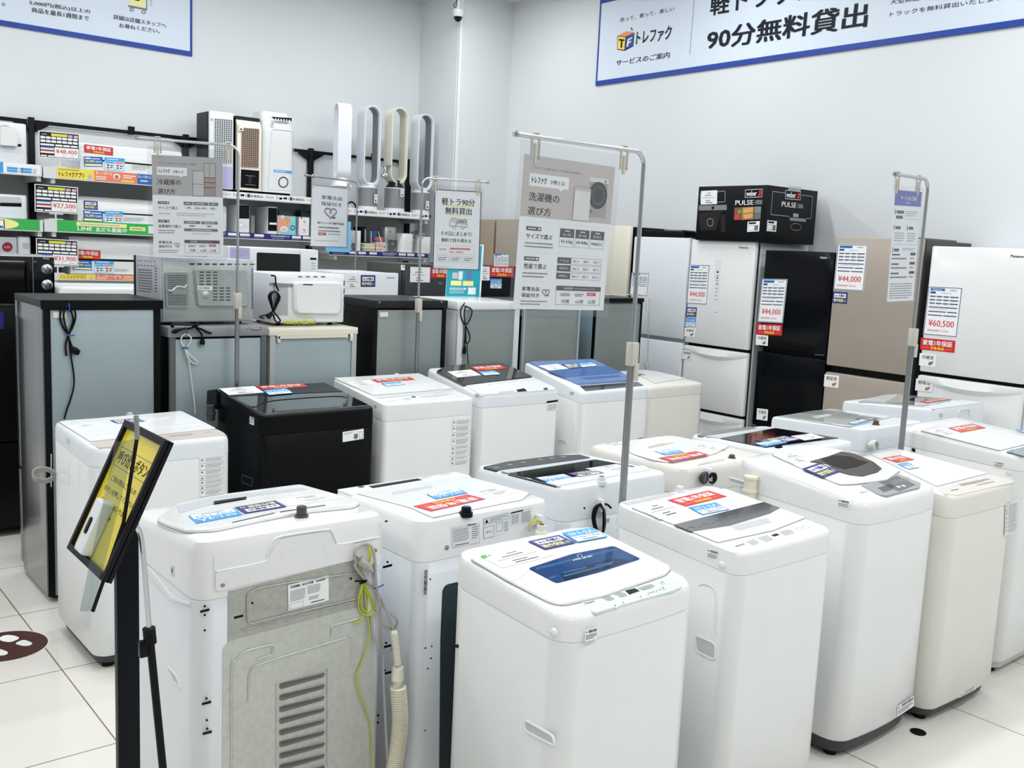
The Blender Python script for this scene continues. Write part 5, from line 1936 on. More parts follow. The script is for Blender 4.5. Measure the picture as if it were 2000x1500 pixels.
for p in ((91.5, 526.5), (92, 556.5)):
    q = A.on('front', [p])[0]
    m = MB()
    m.T = Matrix.Translation(q) @ Matrix.Rotation(math.pi/2, 4, 'X')
    m.lathe((0, 0, 0), [(.03, 0), (.03, .004), (.024, .006), (.022, .02), (.018, .022), (.002, .022)], CHROME, 24)
    m.box(-.003, .003, -.018, .018, .02, .026, STEEL)
    m.build('dial', cp)
mb = A.sq('front', [(84, 503), (97, 504), (97, 507), (84, 506)], .0005, 0)
mb.tl(0, 0, 1, 1, 1, INKL, 1, .8)
mb.build('maker_mark', cp, smooth=False)
for sx in (-1, 1):
    m = MB()
    m.box(sx*(w/2-.07)-.02, sx*(w/2-.07)+.02, -dp/2+.05, dp/2-.05, 0, .016, BLACK)
    m.build('foot', t, smooth=False)

# white microwave facing the camera
yq = 6.04
a, b = atY((449, 560), yq), atY((623, 488), yq)
al = atY((449, 483), yq)
x0, x1, z0 = al.x, b.x, 1.361+DZ
w, hh, dp = x1-x0, b.z-z0, .38
t = thing('microwave_oven', 'white front facing microwave oven with black window, behind the backward white microwave', 'microwave', ((x0+x1)/2, yq+dp/2, z0))
A = App(t)
A.pl['front'] = (V((0, -dp/2, 0)), V((0, -1, 0)))
m = MB()
m.rbox(-w/2, w/2, -dp/2+.03, dp/2, .012, hh, COOL, .012, .008)
m.build('casing', t)
m = MB()
m.rbox(-w/2, w/2-.14, -dp/2, -dp/2+.029, .014, hh-.002, COOL, .016, .006)
dr = m.build('door', t)
lay(A, 'door_window', Z(360, 180, 3.75)(530, 1173, 850, 1187, 846, 1420, 528, 1410), BGLOSS, .0012, face='front', r=.012, parent=dr)
mb = A.sq('front', Z(360, 180, 3.75)(335, 1133, 480, 1142, 480, 1222, 335, 1215), .0006, .001, LILAC)
mb.tl(.1, .2, .9, .8, 3, mat('lilac_ink', '#8d8fc0', .5), 1, .2)
mb.build('leaflet', t, smooth=False)
m = MB()
m.rbox(w/2-.138, w/2, -dp/2, -dp/2+.029, .014, hh-.002, COOL, .016, .006)
cp = m.build('control_panel', t)
lay(A, 'display', Z(360, 180, 3.75)(922, 1212, 967, 1214, 967, 1229, 922, 1227), BLACK, .001, face='front', parent=cp)
for v in (1250, 1268, 1290):
    lay(A, 'button', Z(360, 180, 3.75)(930, v, 958, v+1, 958, v+5, 930, v+4), MGREY, .001, face='front', parent=cp)
for sx in (-1, 1):
    m = MB()
    m.box(sx*(w/2-.07)-.02, sx*(w/2-.07)+.02, -dp/2+.05, dp/2-.05, 0, .013, BLACK)
    m.build('foot', t, smooth=False)

# teal card standing on the white topped fridge
q = [(883, 480), (944, 478), (938, 577.5), (870, 574)]
yt = 5.30
a = atY((870, 575), yt)
t = thing('info_card', 'teal standing price guide card behind a hanging truck poster', 'card', (a.x+.1, yt, FH(1.4125)))
A = App(t)
A.pl['front'] = (V((0, 0, 0)), V((0, -1, .16)))
mb = A.sq('front', [(876, 475), (945, 477.5), (938, 581.5), (870, 578.7)], 0, .003, PAPER)
mb.q(.0, .02, .95, 1, TEAL, 1)
mb.q(.12, .7, .42, .79, PALEY, 2)
mb.q(.46, .7, .76, .79, PALEY, 2)
mb.q(.15, .55, .3, .66, LGREY, 2)
mb.q(.32, .52, .44, .68, COOL, 2)
mb.q(.55, .5, .68, .68, VIOLET, 2)
mb.q(.1, .83, .56, .865, PAPER, 2)
mb.tl(.12, .83, .54, .86, 1, TEAL, 3)
mb.tl(.1, .88, .52, .94, 3, COOL, 2, .4)
mb.q(.62, .82, .84, .95, PAPER, 2)
mb.build('card', t, smooth=False)
m = MB()
m.add([(.0, .01, 0), (.12, .01, 0), (.12, .1, 0), (0, .1, 0), (.06, .045, .2)], [(0, 1, 4), (1, 2, 4), (2, 3, 4), (3, 0, 4)], ACRYL)
m.build('card_stand', t, smooth=False)

# ---------------------------------------------------------------- wall shelving
PX = [.74, 1.94, 3.16, 4.345, 5.43]
YP, YSF = 8.44, 8.0
RAILZ = 2.565+DZ


def zY(p, y=YSF):
    return atY(p, y).z


STR = {}


def bay(i, label, levels):
    x0, x1 = PX[i], PX[i+1]
    root = thing('shelving_unit', label, 'shelving', (x0, YP, 0), 0, 'black and white shelving bays along the wall')
    L = x1-x0
    for x in ((.03, L+.03) if i == 3 else (.03,)):
        m = MB()
        m.rbox(x-.022, x+.022, -.022, .022, 0, RAILZ+.01, POSTS, .004, .002)
        m.build('post', root)
        m = MB()
        m.rbox(x-.03, x+.03, -YP+YSF+.05, .03, 0, .08, POSTS, .004, .002)
        m.build('foot', root)
    m = MB()
    m.box(.06, L, -.012, .006, RAILZ-.036, RAILZ-.008, POSTS)
    for s, x in ((1, .06), (-1, L)):
        m.add([(x, -.013, RAILZ-.005), (x, -.013, RAILZ-.1), (x+s*.1, -.013, RAILZ-.04), (x, .018, RAILZ-.005), (x, .018, RAILZ-.1), (x+s*.1, .018, RAILZ-.04)],
              [(0, 1, 2), (5, 4, 3), (1, 4, 5, 2)], POSTS)
    m.box(L*.63, L*.67, -.016, .01, RAILZ-.04, RAILZ+.025, POSTS)
    m.build('top_rail', root, smooth=False)
    m = MB()
    m.box(.06, L, .02, .03, .1, levels[0][0], SHELFG)
    m.box(.06, L, .025, .033, levels[0][0], RAILZ-.045, mat('white_back_board', '#e0e3e5', .5))
    m.build('back_board', root, smooth=False)
    for zt_, hgt, kind in levels:
        m = MB()
        m.box(.004, L-.004, -(YP-YSF)+.004, .02, zt_-.03, zt_, SHELFW)
        m.box(.004, L-.004, -(YP-YSF), -(YP-YSF)+.006, zt_-hgt-.004, zt_+.004, SHELFW)
        m.box(.06, .09, -(YP-YSF)+.01, 0, zt_-hgt-.04, zt_-.03, SHELFG)
        m.box(L-.04, L-.01, -(YP-YSF)+.01, 0, zt_-hgt-.04, zt_-.03, SHELFG)
        sh = m.build('shelf', root, smooth=False)
        mb = MB()
        mb.panel((.004, -(YP-YSF)-.001, zt_+.004), (L-.008, 0, 0), (0, 0, -hgt), (0, -1, 0))
        if kind:
            kind(mb)
            mb.build('shelf_strip', sh, smooth=False)
    return root


def s_yellow(mb):
    mb.q(.08, 0, .3, 1, YEL)
    mb.tx('トレファクアプリ', .09, .35, .24, .85, INK, 2, 2)
    mb.tl(.09, .1, .26, .25, 1, INKG, 2)
    mb.el(.275, .7, .012, .25, LILAC, 2)
    mb.q(.3, 0, .57, 1, CORAL)
    mb.tx('買って得する', .31, .1, .41, .4, PAPER, 2, 1)
    mb.tl(.31, .5, .38, .9, 2, PAPER, 2)
    mb.el(.44, .45, .022, .3, COOL, 2)
    mb.el(.44, .5, .012, .2, FOOD, 3)
    mb.tl(.48, .2, .56, .6, 2, PAPER, 2)
    mb.q(.47, .75, .55, .9, YEL, 2)
    mb.q(.57, 0, .72, 1, BLUEP)
    mb.tx('売って得する', .575, .12, .66, .42, PAPER, 2, 1)
    mb.tl(.59, .55, .64, .8, 1, PAPER, 2)
    mb.el(.69, .45, .018, .35, PAPER, 2)
    mb.q(.72, 0, .98, 1, YEL)
    mb.tl(.73, .15, .95, .5, 2, INKG, 2)
    mb.el(.75, .75, .012, .2, PAPER, 2)


def s_blue_a(mb):
    mb.q(0, 0, .99, 1, PAPER)
    for u in (.1, .4, .7):
        mb.q(u, 0, u+.08, 1, CYAN, 2)
        mb.el(u+.04, .7, .015, .2, PAPER, 3)
    for u in (.22, .5, .8, .88):
        mb.q(u, .4, u+.06, .62, CYAN, 2)
        mb.q(u, .66, u+.06, .88, CYAN, 2)
        mb.tl(u+.065, .4, u+.09, .9, 3, INKL, 2)


def s_green(mb):
    mb.q(.075, 0, .99, 1, GREEN)
    mb.q(.19, .1, .5, .45, PALEY, 2)
    mb.tl(.21, .2, .48, .36, 1, INKL, 3)
    mb.tx('LINE', .195, .52, .285, .85, PAPER, 2, 2)
    mb.tx('友だち募集中', .305, .5, .5, .9, PAPER, 2, 2)
    mb.q(.52, .3, .62, .65, PALEY, 2)
    mb.tl(.53, .42, .61, .54, 1, INK, 3)
    mb.q(.64, .15, .69, .85, PAPER, 2)
    for v in (.15, .42, .7):
        mb.el(.71, v+.08, .008, .1, PALEY, 2, 10)
        mb.tl(.725, v, .8, v+.16, 1, PAPER, 2)
    mb.q(.82, .1, .97, .9, YEL, 2)


def s_green_a(mb):
    mb.q(0, 0, .98, 1, GREEN)
    mb.el(.74, .5, .12, .5, PALEY, 2)
    mb.el(.62, .5, .05, .35, PAPER, 2)
    mb.q(.7, .15, .78, 1, INK, 3)
    mb.q(.706, .2, .774, 1, PAPER, 4)
    mb.q(.74, .7, .77, .9, BLUEP, 5)


def s_white(mb):
    mb.q(0, 0, 1, 1, PAPER)
    for k in range(3):
        u = .02+k*.335
        mb.tx('家電製品', u, .3, u+.1, .7, INK, 2, 1)
        mb.tl(u+.12, .3, u+.19, .7, 3, INKL, 2)
        mb.q(u+.205, .2, u+.22, .75, LGREY, 2)
        mb.el(u+.24, .55, .014, .2, INK, 2, 10)
        mb.q(u+.262, .3, u+.29, .65, INK, 2)
        mb.el(u+.303, .5, .006, .2, INKL, 2, 10)
        mb.q(u+.313, .2, u+.333, .75, NAVY, 2)


def s_navy(mb):
    mb.q(0, 0, 1, 1, NAVY)
    for k in range(2):
        u = k*.5
        mb.tx('家電全品保証付き', u+.02, .15, u+.17, .5, PAPER, 2, 1)
        mb.tl(u+.03, .62, u+.16, .85, 1, INKL, 2)
        for q in (.19, .28, .39):
            mb.q(u+q, .15, u+q+.075, .6, PAPER, 2)
            mb.q(u+q, .65, u+q+.07, .85, INKG, 2)


def lv(p, q, kind, x=None):
    return (zY(p), max(.03, zY(p)-zY(q)), kind)


bay(0, 'shelving bay cut by the left picture edge, with white and green strips', [lv((40, 320.5), (40, 341), s_blue_a), lv((40, 429), (40, 450), s_green_a), lv((40, 533), (40, 543), s_yellow)])
bay(1, 'shelving bay holding three wall air conditioners with yellow and green strips', [lv((150, 330.5), (150, 351), s_yellow), lv((150, 432), (150, 454), s_green), lv((180, 537), (180, 547), s_yellow)])
bay(2, 'shelving bay with air coolers on top behind the heart poster', [lv((520, 380), (520, 392), s_white), lv((520, 457.5), (520, 468), s_navy), lv((520, 545), (520, 555), None)])
bay(3, 'shelving bay holding four tall bladeless fans by the column', [lv((760, 412.5), (760, 424), s_white), lv((760, 493.5), (760, 502), s_navy), lv((760, 580), (760, 590), None)])
ZB = {0: [zY((40, 320.5)), zY((40, 429)), zY((40, 533))], 1: [zY((150, 330.5)), zY((150, 432)), zY((180, 537))], 2: [zY((520, 380)), zY((520, 457.5))], 3: [zY((760, 412.5)), zY((760, 493.5))]}
for k in ZB:
    ZB[k] = [z+.0045 for z in ZB[k]]

# air conditioners
zl = Z(0, 380, 6.25)
zl1 = Z(0, 0, 3.75)
ya = 8.06
for n, (px, ptop, lab, lev) in enumerate(((157, 277, 'upper white wall air conditioner with red sticker, under the black rail', 0), (152, 383, 'middle white wall air conditioner with navy sticker, above green strip', 1), (137, 462, 'lower white wall air conditioner with grey top vent, behind ¥31,900 card', 2))):
    a = atY((px, ptop), ya)
    zb = ZB[1][lev]
    hh = a.z-zb
    w = .795
    t = thing('air_conditioner', lab, 'air conditioner', (a.x+w/2, ya+.13, zb), 0, 'wall air conditioners on the shelves')
    A = App(t)
    A.pl['front'] = (V((0, -.12, 0)), V((0, -1, 0)))
    m = MB()
    prof = [(-.11, 0), (-.12, .03), (-.12, hh*.75), (-.105, hh*.93), (-.08, hh), (.12, hh), (.12, 0)]
    nn = len(prof)
    pts = [(-w/2, y, z) for y, z in prof]+[(w/2, y, z) for y, z in prof]
    m.add(pts, [(i, (i+1) % nn, nn+(i+1) % nn, nn+i) for i in range(nn)]+[tuple(range(nn))[::-1], tuple(range(nn, 2*nn))], GLOSSW)
    m.build('casing', t, ang=25)
    m = MB()
    m.box(-w/2+.04, w/2-.04, -.1205, -.119, hh*.36, hh*.42, BLACK)
    m.build('air_slot', t, smooth=False)
    m = MB()
    for k in range(12):
        m.box(-w/2+.03, w/2-.03, -.07+.013*k, -.063+.013*k, hh-.001, hh+.003, LGREY)
    m.build('top_grille', t, smooth=False)
    if lev == 0:
        s = (('red', zl1(617, 1057, 828, 1080, 828, 1142, 617, 1115)),)
        e1, e2 = zl1(615, 1145, 752, 1150, 752, 1222, 615, 1218), zl1(765, 1150, 914, 1163, 910, 1250, 765, 1242)
    elif lev == 1:
        s = (('navy', zl(1020, 70, 1190, 85, 1195, 185, 1025, 180)),)
        e1, e2 = zl(1018, 190, 1256, 205, 1256, 337, 1018, 322), zl(1272, 200, 1506, 208, 1500, 346, 1272, 338)
    else:
        s = (('red', zl(905, 665, 1226, 685, 1226, 792, 905, 778)),)
        e1, e2 = zl(890, 798, 1120, 808, 1120, 925, 890, 918), zl(1152, 805, 1387, 812, 1385, 960, 1150, 952)
    for kd, c in s:
        stick(A, 'front', kd, c, .001)
    mb = A.sq('front', e1, .001, .0006, BLUEP)
    mb.q(.05, .1, .35, .25, PAPER, 1)
    mb.tl(.4, .12, .95, .3, 1, PAPER, 1)
    mb.tx('16,500', .08, .35, .55, .62, YELT, 1, 2)
    mb.tl(.6, .4, .95, .6, 2, COOL, 1)
    mb.q(.04, .75, .96, .92, PALEY, 1)
    mb.build('price_label', t, smooth=False)
    mb = A.sq('front', e2, .001, .0006, mat('pale_cyan', '#9fd2ef', .4))
    mb.q(0, 0, 1, .28, CYAN, 1)
    mb.tl(.1, .07, .9, .2, 1, PAPER, 2)
    for u in (.06, .54):
        mb.q(u, .36, u+.4, .94, PAPER, 1)
        mb.q(u, .36, u+.4, .48, CYAN if u < .5 else CORAL, 2)
        mb.q(u+.05, .55, u+.18, .7, REDP if u > .5 else INKG, 2)
        mb.q(u+.05, .76, u+.18, .9, INKG, 2)
        mb.tl(u+.22, .55, u+.38, .9, 2, INK, 2)
    mb.build('energy_label', t, smooth=False)
    mb = A.sq('front', zl1(965, 1205, 1100, 1210, 1100, 1250, 965, 1245) if lev == 0 else (zl(1515, 275, 1760, 285, 1760, 330, 1515, 325) if lev == 1 else zl(1395, 905, 1570, 910, 1570, 945, 1395, 940)), .001, 0)
    mb.tl(0, 0, 1, 1, 3, INKL, 1, .5)
    mb.build('front_print', t, smooth=False)

# price boards on little stands
for px, price, lab, lev, foot in (([(75, 254.5), (155, 262), (155, 313), (76, 307)], '¥48,400', 'black spec price board reading ¥48,400 before the upper air conditioner', 0, (117, 326)),
                                  ([(67, 359), (152, 366), (152, 418.5), (68, 413)], '¥27,500', 'black spec price board reading ¥27,500 before the middle air conditioner', 1, (109, 430)),
                                  ([(69, 464.5), (153, 470), (152, 520.5), (72, 517)], '¥31,900', 'black spec price board reading ¥31,900 before the lower air conditioner', 2, (113, 536))):
    yb_ = 8.03
    zb = ZB[1][lev]
    f = atY(foot, yb_)
    t = thing('price_board', lab, 'price sign', (f.x, yb_, zb), 0, 'spec price boards on the air conditioner shelves')
    A = App(t)
    A.pl['front'] = (V((0, -.004, 0)), V((0, -1, 0)))
    mb = A.sq('front', px, 0, .004, PAPER)
    mb.q(.02, .03, .98, .97, mat('price_board_black', '#26262c', .45), 1)
    mb.q(.3, .07, .7, .17, mat('lime_print', '#d8dc3c', .5), 2)
    mb.tl(.08, .1, .22, .14, 1, PAPER, 2)
    mb.q(.72, .08, .83, .17, LILAC, 2)
    mb.q(.86, .08, .96, .17, PINK, 2)
    for v in (.2, .33):
        for k in range(7):
            mb.q(.04+k*.133, v, .04+k*.133+.115, v+.085, PAPER, 2)
            mb.tl(.05+k*.133, v-.025, .12+k*.133, v-.01, 1, INKL, 2)
    for k in range(3):
        mb.q(.4+k*.19, .47, .4+k*.19+.17, .54, PAPER, 2)
    mb.q(.04, .47, .37, .54, PAPER, 2)
    mb.q(.04, .58, .37, .63, BLUEP, 2)
    mb.q(.04, .63, .37, .69, PAPER, 2)
    mb.q(.04, .71, .37, .76, REDP, 2)
    mb.q(.04, .76, .37, .82, PAPER, 2)
    for u in (.04, .22):
        mb.q(u, .9, u+.15, .95, PAPER, 2)
    mb.q(.38, .58, .97, .95, PAPER, 2)
    mb.tx(price, .41, .64, .94, .83, REDP, 3, 1)
    mb.tl(.58, .87, .65, .9, 1, REDP, 3)
    mb.tl(.78, .87, .9, .9, 1, REDP, 3)
    mb.build('board', t, smooth=False)
    bz = A.on('front', [((px[2][0]+px[3][0])/2, (px[2][1]+px[3][1])/2)])[0]
    m = MB()
    m.tube([(0, 0, .003), (0, 0, bz.z), (bz.x, .002, bz.z+.01)], .006, COOL, 8)
    m.rbox(bz.x-.05, bz.x+.05, -.004, .008, bz.z-.012, bz.z+.012, COOL, .003, .002)
    m.build('stem', t)
    m = MB()
    m.rbox(-.05, .05, -.025, .04, 0, .006, COOL, .01, .002)
    m.build('foot', t)

# things in the bay at the left edge
t = thing('printer', 'white printer holding paper on the top shelf at the left edge', 'printer', (1.45, 8.22, ZB[0][0]), 0, 'white machines on the left bay')
A = App(t)
A.pl['front'] = (V((0, -.15, 0)), V((0, -1, 0)))
p1 = atY((53, 300), 8.07)
w1 = (p1.x-1.45)*2
h1 = atY((30, 240), 8.07).z-ZB[0][0]
m = MB()
m.rbox(-w1/2, w1/2, -.15, .15, 0, h1, COOL, .02, .012)
m.build('casing', t)
lay(A, 'cover', [(0, 247), (30, 249), (33, 286), (0, 284)], GLOSSW, .03, face='front', r=.01)
lay(A, 'maker_plate', [(33.5, 281), (42, 282), (41.5, 286.5), (33, 285.5)], BLACK, .002, face='front')
m = bead(A, 'front', [(0, 246), (12, 245), (20, 248)], .006, LGREY, .01)
m.build('paper_guide', t)
m = bead(A, 'front', [(0, 287), (30, 289.5)], .004, LGREY, .006, sm=False)
m.build('tray_line', t)
t = thing('printer', 'white printer with black paper slot on the middle shelf at left edge', 'printer', (1.45, 8.22, ZB[0][1]), 0, 'white machines on the left bay')
A = App(t)
A.pl['front'] = (V((0, -.15, 0)), V((0, -1, 0)))
p1 = atY((54, 410), 8.07)
w1 = (p1.x-1.45)*2
h1 = atY((30, 380), 8.07).z-ZB[0][1]
m = MB()
m.rbox(-w1/2, w1/2, -.15, .15, 0, h1, COOL, .02, .012)
m.build('casing', t)
lay(A, 'paper_slot', [(0, 396), (42, 397), (42, 404), (0, 402.5)], BLACK, .002, face='front')
lay(A, 'top_flap', [(0, 383.5), (40, 385), (42, 396), (0, 395)], LGREY, .004, face='front')
t = thing('boxed_fryer', 'grey box with round dark red 4.0L mark on the lower shelf at left edge', 'box', (1.36, 8.2, ZB[0][2]))
A = App(t)
A.pl['front'] = (V((0, -.13, 0)), V((0, -1, 0)))
p1 = atY((33, 480), 8.07)
w1 = (p1.x-1.36)*2
h1 = atY((20, 463), 8.07).z-ZB[0][2]
m = MB()
m.rbox(-w1/2, w1/2, -.13, .13, 0, h1, LGREY, .004, .003)
m.build('box', t)
mb = A.sq('front', [(4, 473), (24.5, 473), (24.5, 492), (4, 492)], .0006, 0)
mb.el(.5, .5, .5, .5, mat('dark_red_print', '#8c1f2b', .4), 1)
mb.tx('4.0L', .18, .38, .82, .62, PINK, 2, 1)
mb.build('round_mark', t, smooth=False)
p0, p1 = atY((34, 470), 8.06), atY((60, 470), 8.06)
t = thing('white_appliance', 'white tabletop appliance beside the box with round red mark', 'appliance', ((p0.x+p1.x)/2+.004, 8.2, ZB[0][2]))
A = App(t)
A.pl['front'] = (V((0, -.13, 0)), V((0, -1, 0)))
m = MB()
m.rbox(-(p1.x-p0.x)/2, (p1.x-p0.x)/2, -.13, .13, 0, atY((45, 462), 8.07).z-ZB[0][2], COOL, .02, .01)
m.build('casing', t)
lay(A, 'vent', [(44, 474), (57, 475), (57, 486), (44, 485)], LGREY, .002, face='front')
# ---------------------------------------------------------------- air coolers on top of the bay
zc = Z(360, 180, 3.75)
yc = 8.04


def cooler(label, pl, pr, ptop, d):
    a, b = atY(pl, yc), atY(pr, yc)
    zb = ZB[2][0]
    w, hh = b.x-a.x, atY(ptop, yc).z-zb
    t = thing('air_cooler', label, 'air cooler', ((a.x+b.x)/2, yc+d/2, zb), 0, 'air coolers on the top shelf')
    A = App(t)
    A.pl['front'] = (V((0, -d/2, 0)), V((0, -1, 0)))
    return A, w, hh, d


for n in (0, 1):
    A, w, hh, d = cooler(*(('tall air cooler with dark side and cream grid front, left of three', (409.5, 300), (456, 300), (432, 219), .29) if n == 0 else
                           ('air cooler with brown grid and black lower window, middle of three', (463, 330), (510, 330), (487, 228), .27)))
    m = MB()
    m.rbox(-w/2, w/2, -d/2+.03, d/2, .02, hh, mat('blue_black_casing', '#22262e', .4), .006, .004)
    m.build('casing', A.root)
    m = MB()
    if n == 0:
        m.rbox(-w/2, w/2, -d/2, -d/2+.032, .02, hh+.004, COOL, .008, .004)
    else:
        prof = [(-d/2, .02), (-d/2, hh*.86), (-d/2+.03, hh*.95), (-d/2+.08, hh+.004), (-d/2+.08, .02)]
        k = len(prof)
        m.add([(-w/2, y, z) for y, z in prof]+[(w/2, y, z) for y, z in prof], [(i, (i+1) % k, k+(i+1) % k, k+i) for i in range(k)]+[tuple(range(k))[::-1], tuple(range(k, 2*k))], CREAM)
    fp = m.build('front_panel', A.root)
    c = zc(222, 196, 350, 200, 348, 525, 215, 510) if n == 0 else zc(422, 262, 545, 272, 540, 552, 417, 545)
    mb = A.sq('front', c, .001, .001, mat('grid_dark', '#211f1d', .5) if n == 0 else mat('grid_brown', '#35261e', .5))
    gm = COOL if n == 0 else mat('tan_slat', '#b39d88', .45)
    nc, nr = (8, 22) if n == 0 else (8, 18)
    W_, H_ = mb.ux.length, mb.uy.length
    for k in range(nc+1):
        u = k/nc
        p = mb.o + mb.ux*u
        m2 = MB()
        mb.add([p+V((-.004, -.003, 0)), p+V((.004, -.003, 0)), p+V((.004, -.003, 0))+mb.uy, p+V((-.004, -.003, 0))+mb.uy, p+V((-.004, .001, 0)), p+V((.004, .001, 0)), p+V((.004, .001, 0))+mb.uy, p+V((-.004, .001, 0))+mb.uy],
               [(3, 2, 1, 0), (0, 4, 7, 3), (1, 2, 6, 5)], gm)
    for k in range(nr+1):
        p = mb.o + mb.uy*(k/nr)
        mb.add([p+V((0, -.003, -.003)), p+mb.ux+V((0, -.003, -.003)), p+mb.ux+V((0, -.003, .003)), p+V((0, -.003, .003)), p+V((0, .001, .003)), p+mb.ux+V((0, .001, .003))],
               [(0, 1, 2, 3), (3, 2, 5, 4)], gm)
    mb.build('grille', A.root, smooth=False)
    if n == 0:
        mb = A.sq('front', zc(290, 545, 350, 548, 350, 715, 288, 710), .001, .001, LILAC)
        mb.build('lower_window', A.root, smooth=False)
        mb = A.sq('front', zc(200, 545, 288, 545, 286, 708, 200, 702), .001, .001, LILAC)
        mb.build('lower_window', A.root, smooth=False)
        stick(A, 'front', 'tag', zc(188, 190, 212, 190, 212, 215, 188, 214), .001)
    else:
        mb = A.sq('front', zc(416, 565, 548, 575, 545, 708, 412, 696), .001, .001, NAVYBLK)
        mb.tl(.25, .3, .85, .34, 1, INKL, 1)
        mb.tl(.25, .8, .85, .84, 1, INKL, 1)
        mb.tl(.4, .35, .6, .75, 6, INKG, 1, .2)
        mb.build('lower_window', A.root, smooth=False)
        mb = A.sq('front', zc(400, 222, 433, 225, 432, 285, 400, 282), .0125, .0006, PAPER)
        mb.q(.3, .7, .7, .9, INK, 1)
        mb.build('price_tag', A.root, smooth=False)
    for s in (-1, 1):
        m = MB()
        m.rbox(s*(w/2-.04)-.025, s*(w/2-.04)+.025, -d/2+.02, d/2-.02, 0, .022, BLACK, .006, .003)
        m.build('caster', A.root)
A, w, hh, d = cooler('rounded white air cooler with ring emblem and blue strip, right of three', (512, 300), (577, 300), (545, 218), .28)
m = MB()
rings = []
for k in range(13):
    f = k/12
    z = .02+(hh-.02)*f
    sx = 1-.04*f-(max(0, f-.8)/.2)**2*.16
    yo = (max(0, f-.75)/.25)**2*.05
    rings.append([(x*sx, y+yo, z) for x, y in rr(w, d-yo, .06)])
m.loft(rings, GLOSSW)
m.build('casing', A.root)
lay(A, 'outlet', zc(635, 180, 785, 190, 785, 212, 740, 212, 660, 200), BLACK, .006, face='front', r=.004)
m = MB()
for k in range(6):
    x, y = 665+k*20, 192+k*2
    m.plate(A.on('front', zc(x, y, x+10, y, x+7, y+11, x-2, y+10), .0065), A.n('front'), .002, PAPER, 0)
m.build('outlet_fin', A.root)
mb = A.sq('front', zc(655, 567, 788, 578, 788, 597, 655, 584), .001, .0005, CYAN)
mb.tl(.05, .2, .9, .8, 1, PAPER, 1)
mb.build('blue_strip', A.root, smooth=False)
m = MB()
q = [A.on('front', [zc(725+33*math.cos(a*math.pi/12), 659+37*math.sin(a*math.pi/12))[0]], .002)[0] for a in range(24)]
m.tube(q, .004, INK, 6, closed=True)
m.build('ring_emblem', A.root)
q = fillet(A.on('front', zc(640, 270, 800, 285, 806, 720, 610, 715), .0), .03)
m = MB()
m.tube(q, .002, LGREY, 5, closed=True)
m.build('panel_line', A.root)
stick(A, 'front', 'tag', zc(633, 222, 655, 222, 655, 258, 633, 256), .001)
m = MB()
m.rbox(-w/2+.02, w/2-.02, -d/2+.03, d/2-.02, 0, .022, BLACK, .03, .003)
m.build('caster_base', A.root)

# ---------------------------------------------------------------- bladeless fans
yfn = 8.14


def fan(label, cx, ptop, pbl, base_top, base_w, loop_c, ring, inner, base, turn=0.0, neck=None):
    """loop_c: photo x of the loop's left and right edge and y of its top and bottom"""
    zb = ZB[3][0]
    c = atY(cx, yfn)
    t = thing('bladeless_fan', label, 'fan', (c.x, yfn, zb), turn, 'bladeless fans on the top shelf')
    ztop = atY(ptop, yfn).z-zb
    zbt = atY(base_top, yfn).z-zb
    bw = base_w*9.05/1904/2
    m = MB()
    if base is not None:
        m.lathe((0, 0, 0), [(bw*1.02, 0), (bw*1.02, .03)], inner if base is None else COOL, 32)
        m.lathe((0, 0, 0), [(bw, .03), (bw, zbt)], base, 32)
        m.lathe((0, 0, 0), [(bw, zbt), (bw*.985, zbt+.008), (bw*.6, zbt+.012)], COOL, 32)
    else:
        m.lathe((0, 0, 0), [(bw, 0), (bw, .012), (bw*.75, .035), (bw*.72, zbt)], COOL, 32)
    bo = m.build('base', t)
    # neck
    zlo = atY((cx[0], loop_c[3]), yfn).z-zb
    m = MB()
    nm = neck or ring
    m.lathe((0, 0, 0), [(bw*.97, zbt+.005), (bw*.8, zbt+(zlo-zbt)*.6), (bw*.55, zlo+.03)], nm, 28)
    m.build('neck', t)
    # loop
    hw = (loop_c[1]-loop_c[0])*9.05/1904/2
    dp = .062
    th = .014
    R = hw
    zc1, zc0 = ztop-R, zlo+R*.98
    cen = []
    for k in range(17):
        a = math.pi*k/16
        cen.append((math.cos(a), math.sin(a), 1))
    for k in range(17):
        a = math.pi+math.pi*k/16
        cen.append((math.cos(a), math.sin(a), 0))

    def pt(cx_, s_, up, r, y):
        return V((r*cx_, y, (zc1 if up else zc0)+r*s_))
    n = len(cen)
    sect = [(R, -dp), (R, dp), (R-th, dp+.0), (R-th*1.5, -dp+.02), (R-th, -dp)]
    k = len(sect)
    pts, fo, fi = [], [], []
    for cxx, ss, up in cen:
        for r, y in sect:
            pts.append(pt(cxx, ss, up, r, y))
    mo, mi = [], []
    for i in range(n):
        j = (i+1) % n
        for q in range(k):
            q2 = (q+1) % k
            f = (i*k+q, i*k+q2, j*k+q2, j*k+q)
            (mi if q in (2,) else mo).append(f)
    m = MB()
    m.add(pts, mo, ring)
    m.add(pts, mi, inner)
    m.build('loop', t)
    return t


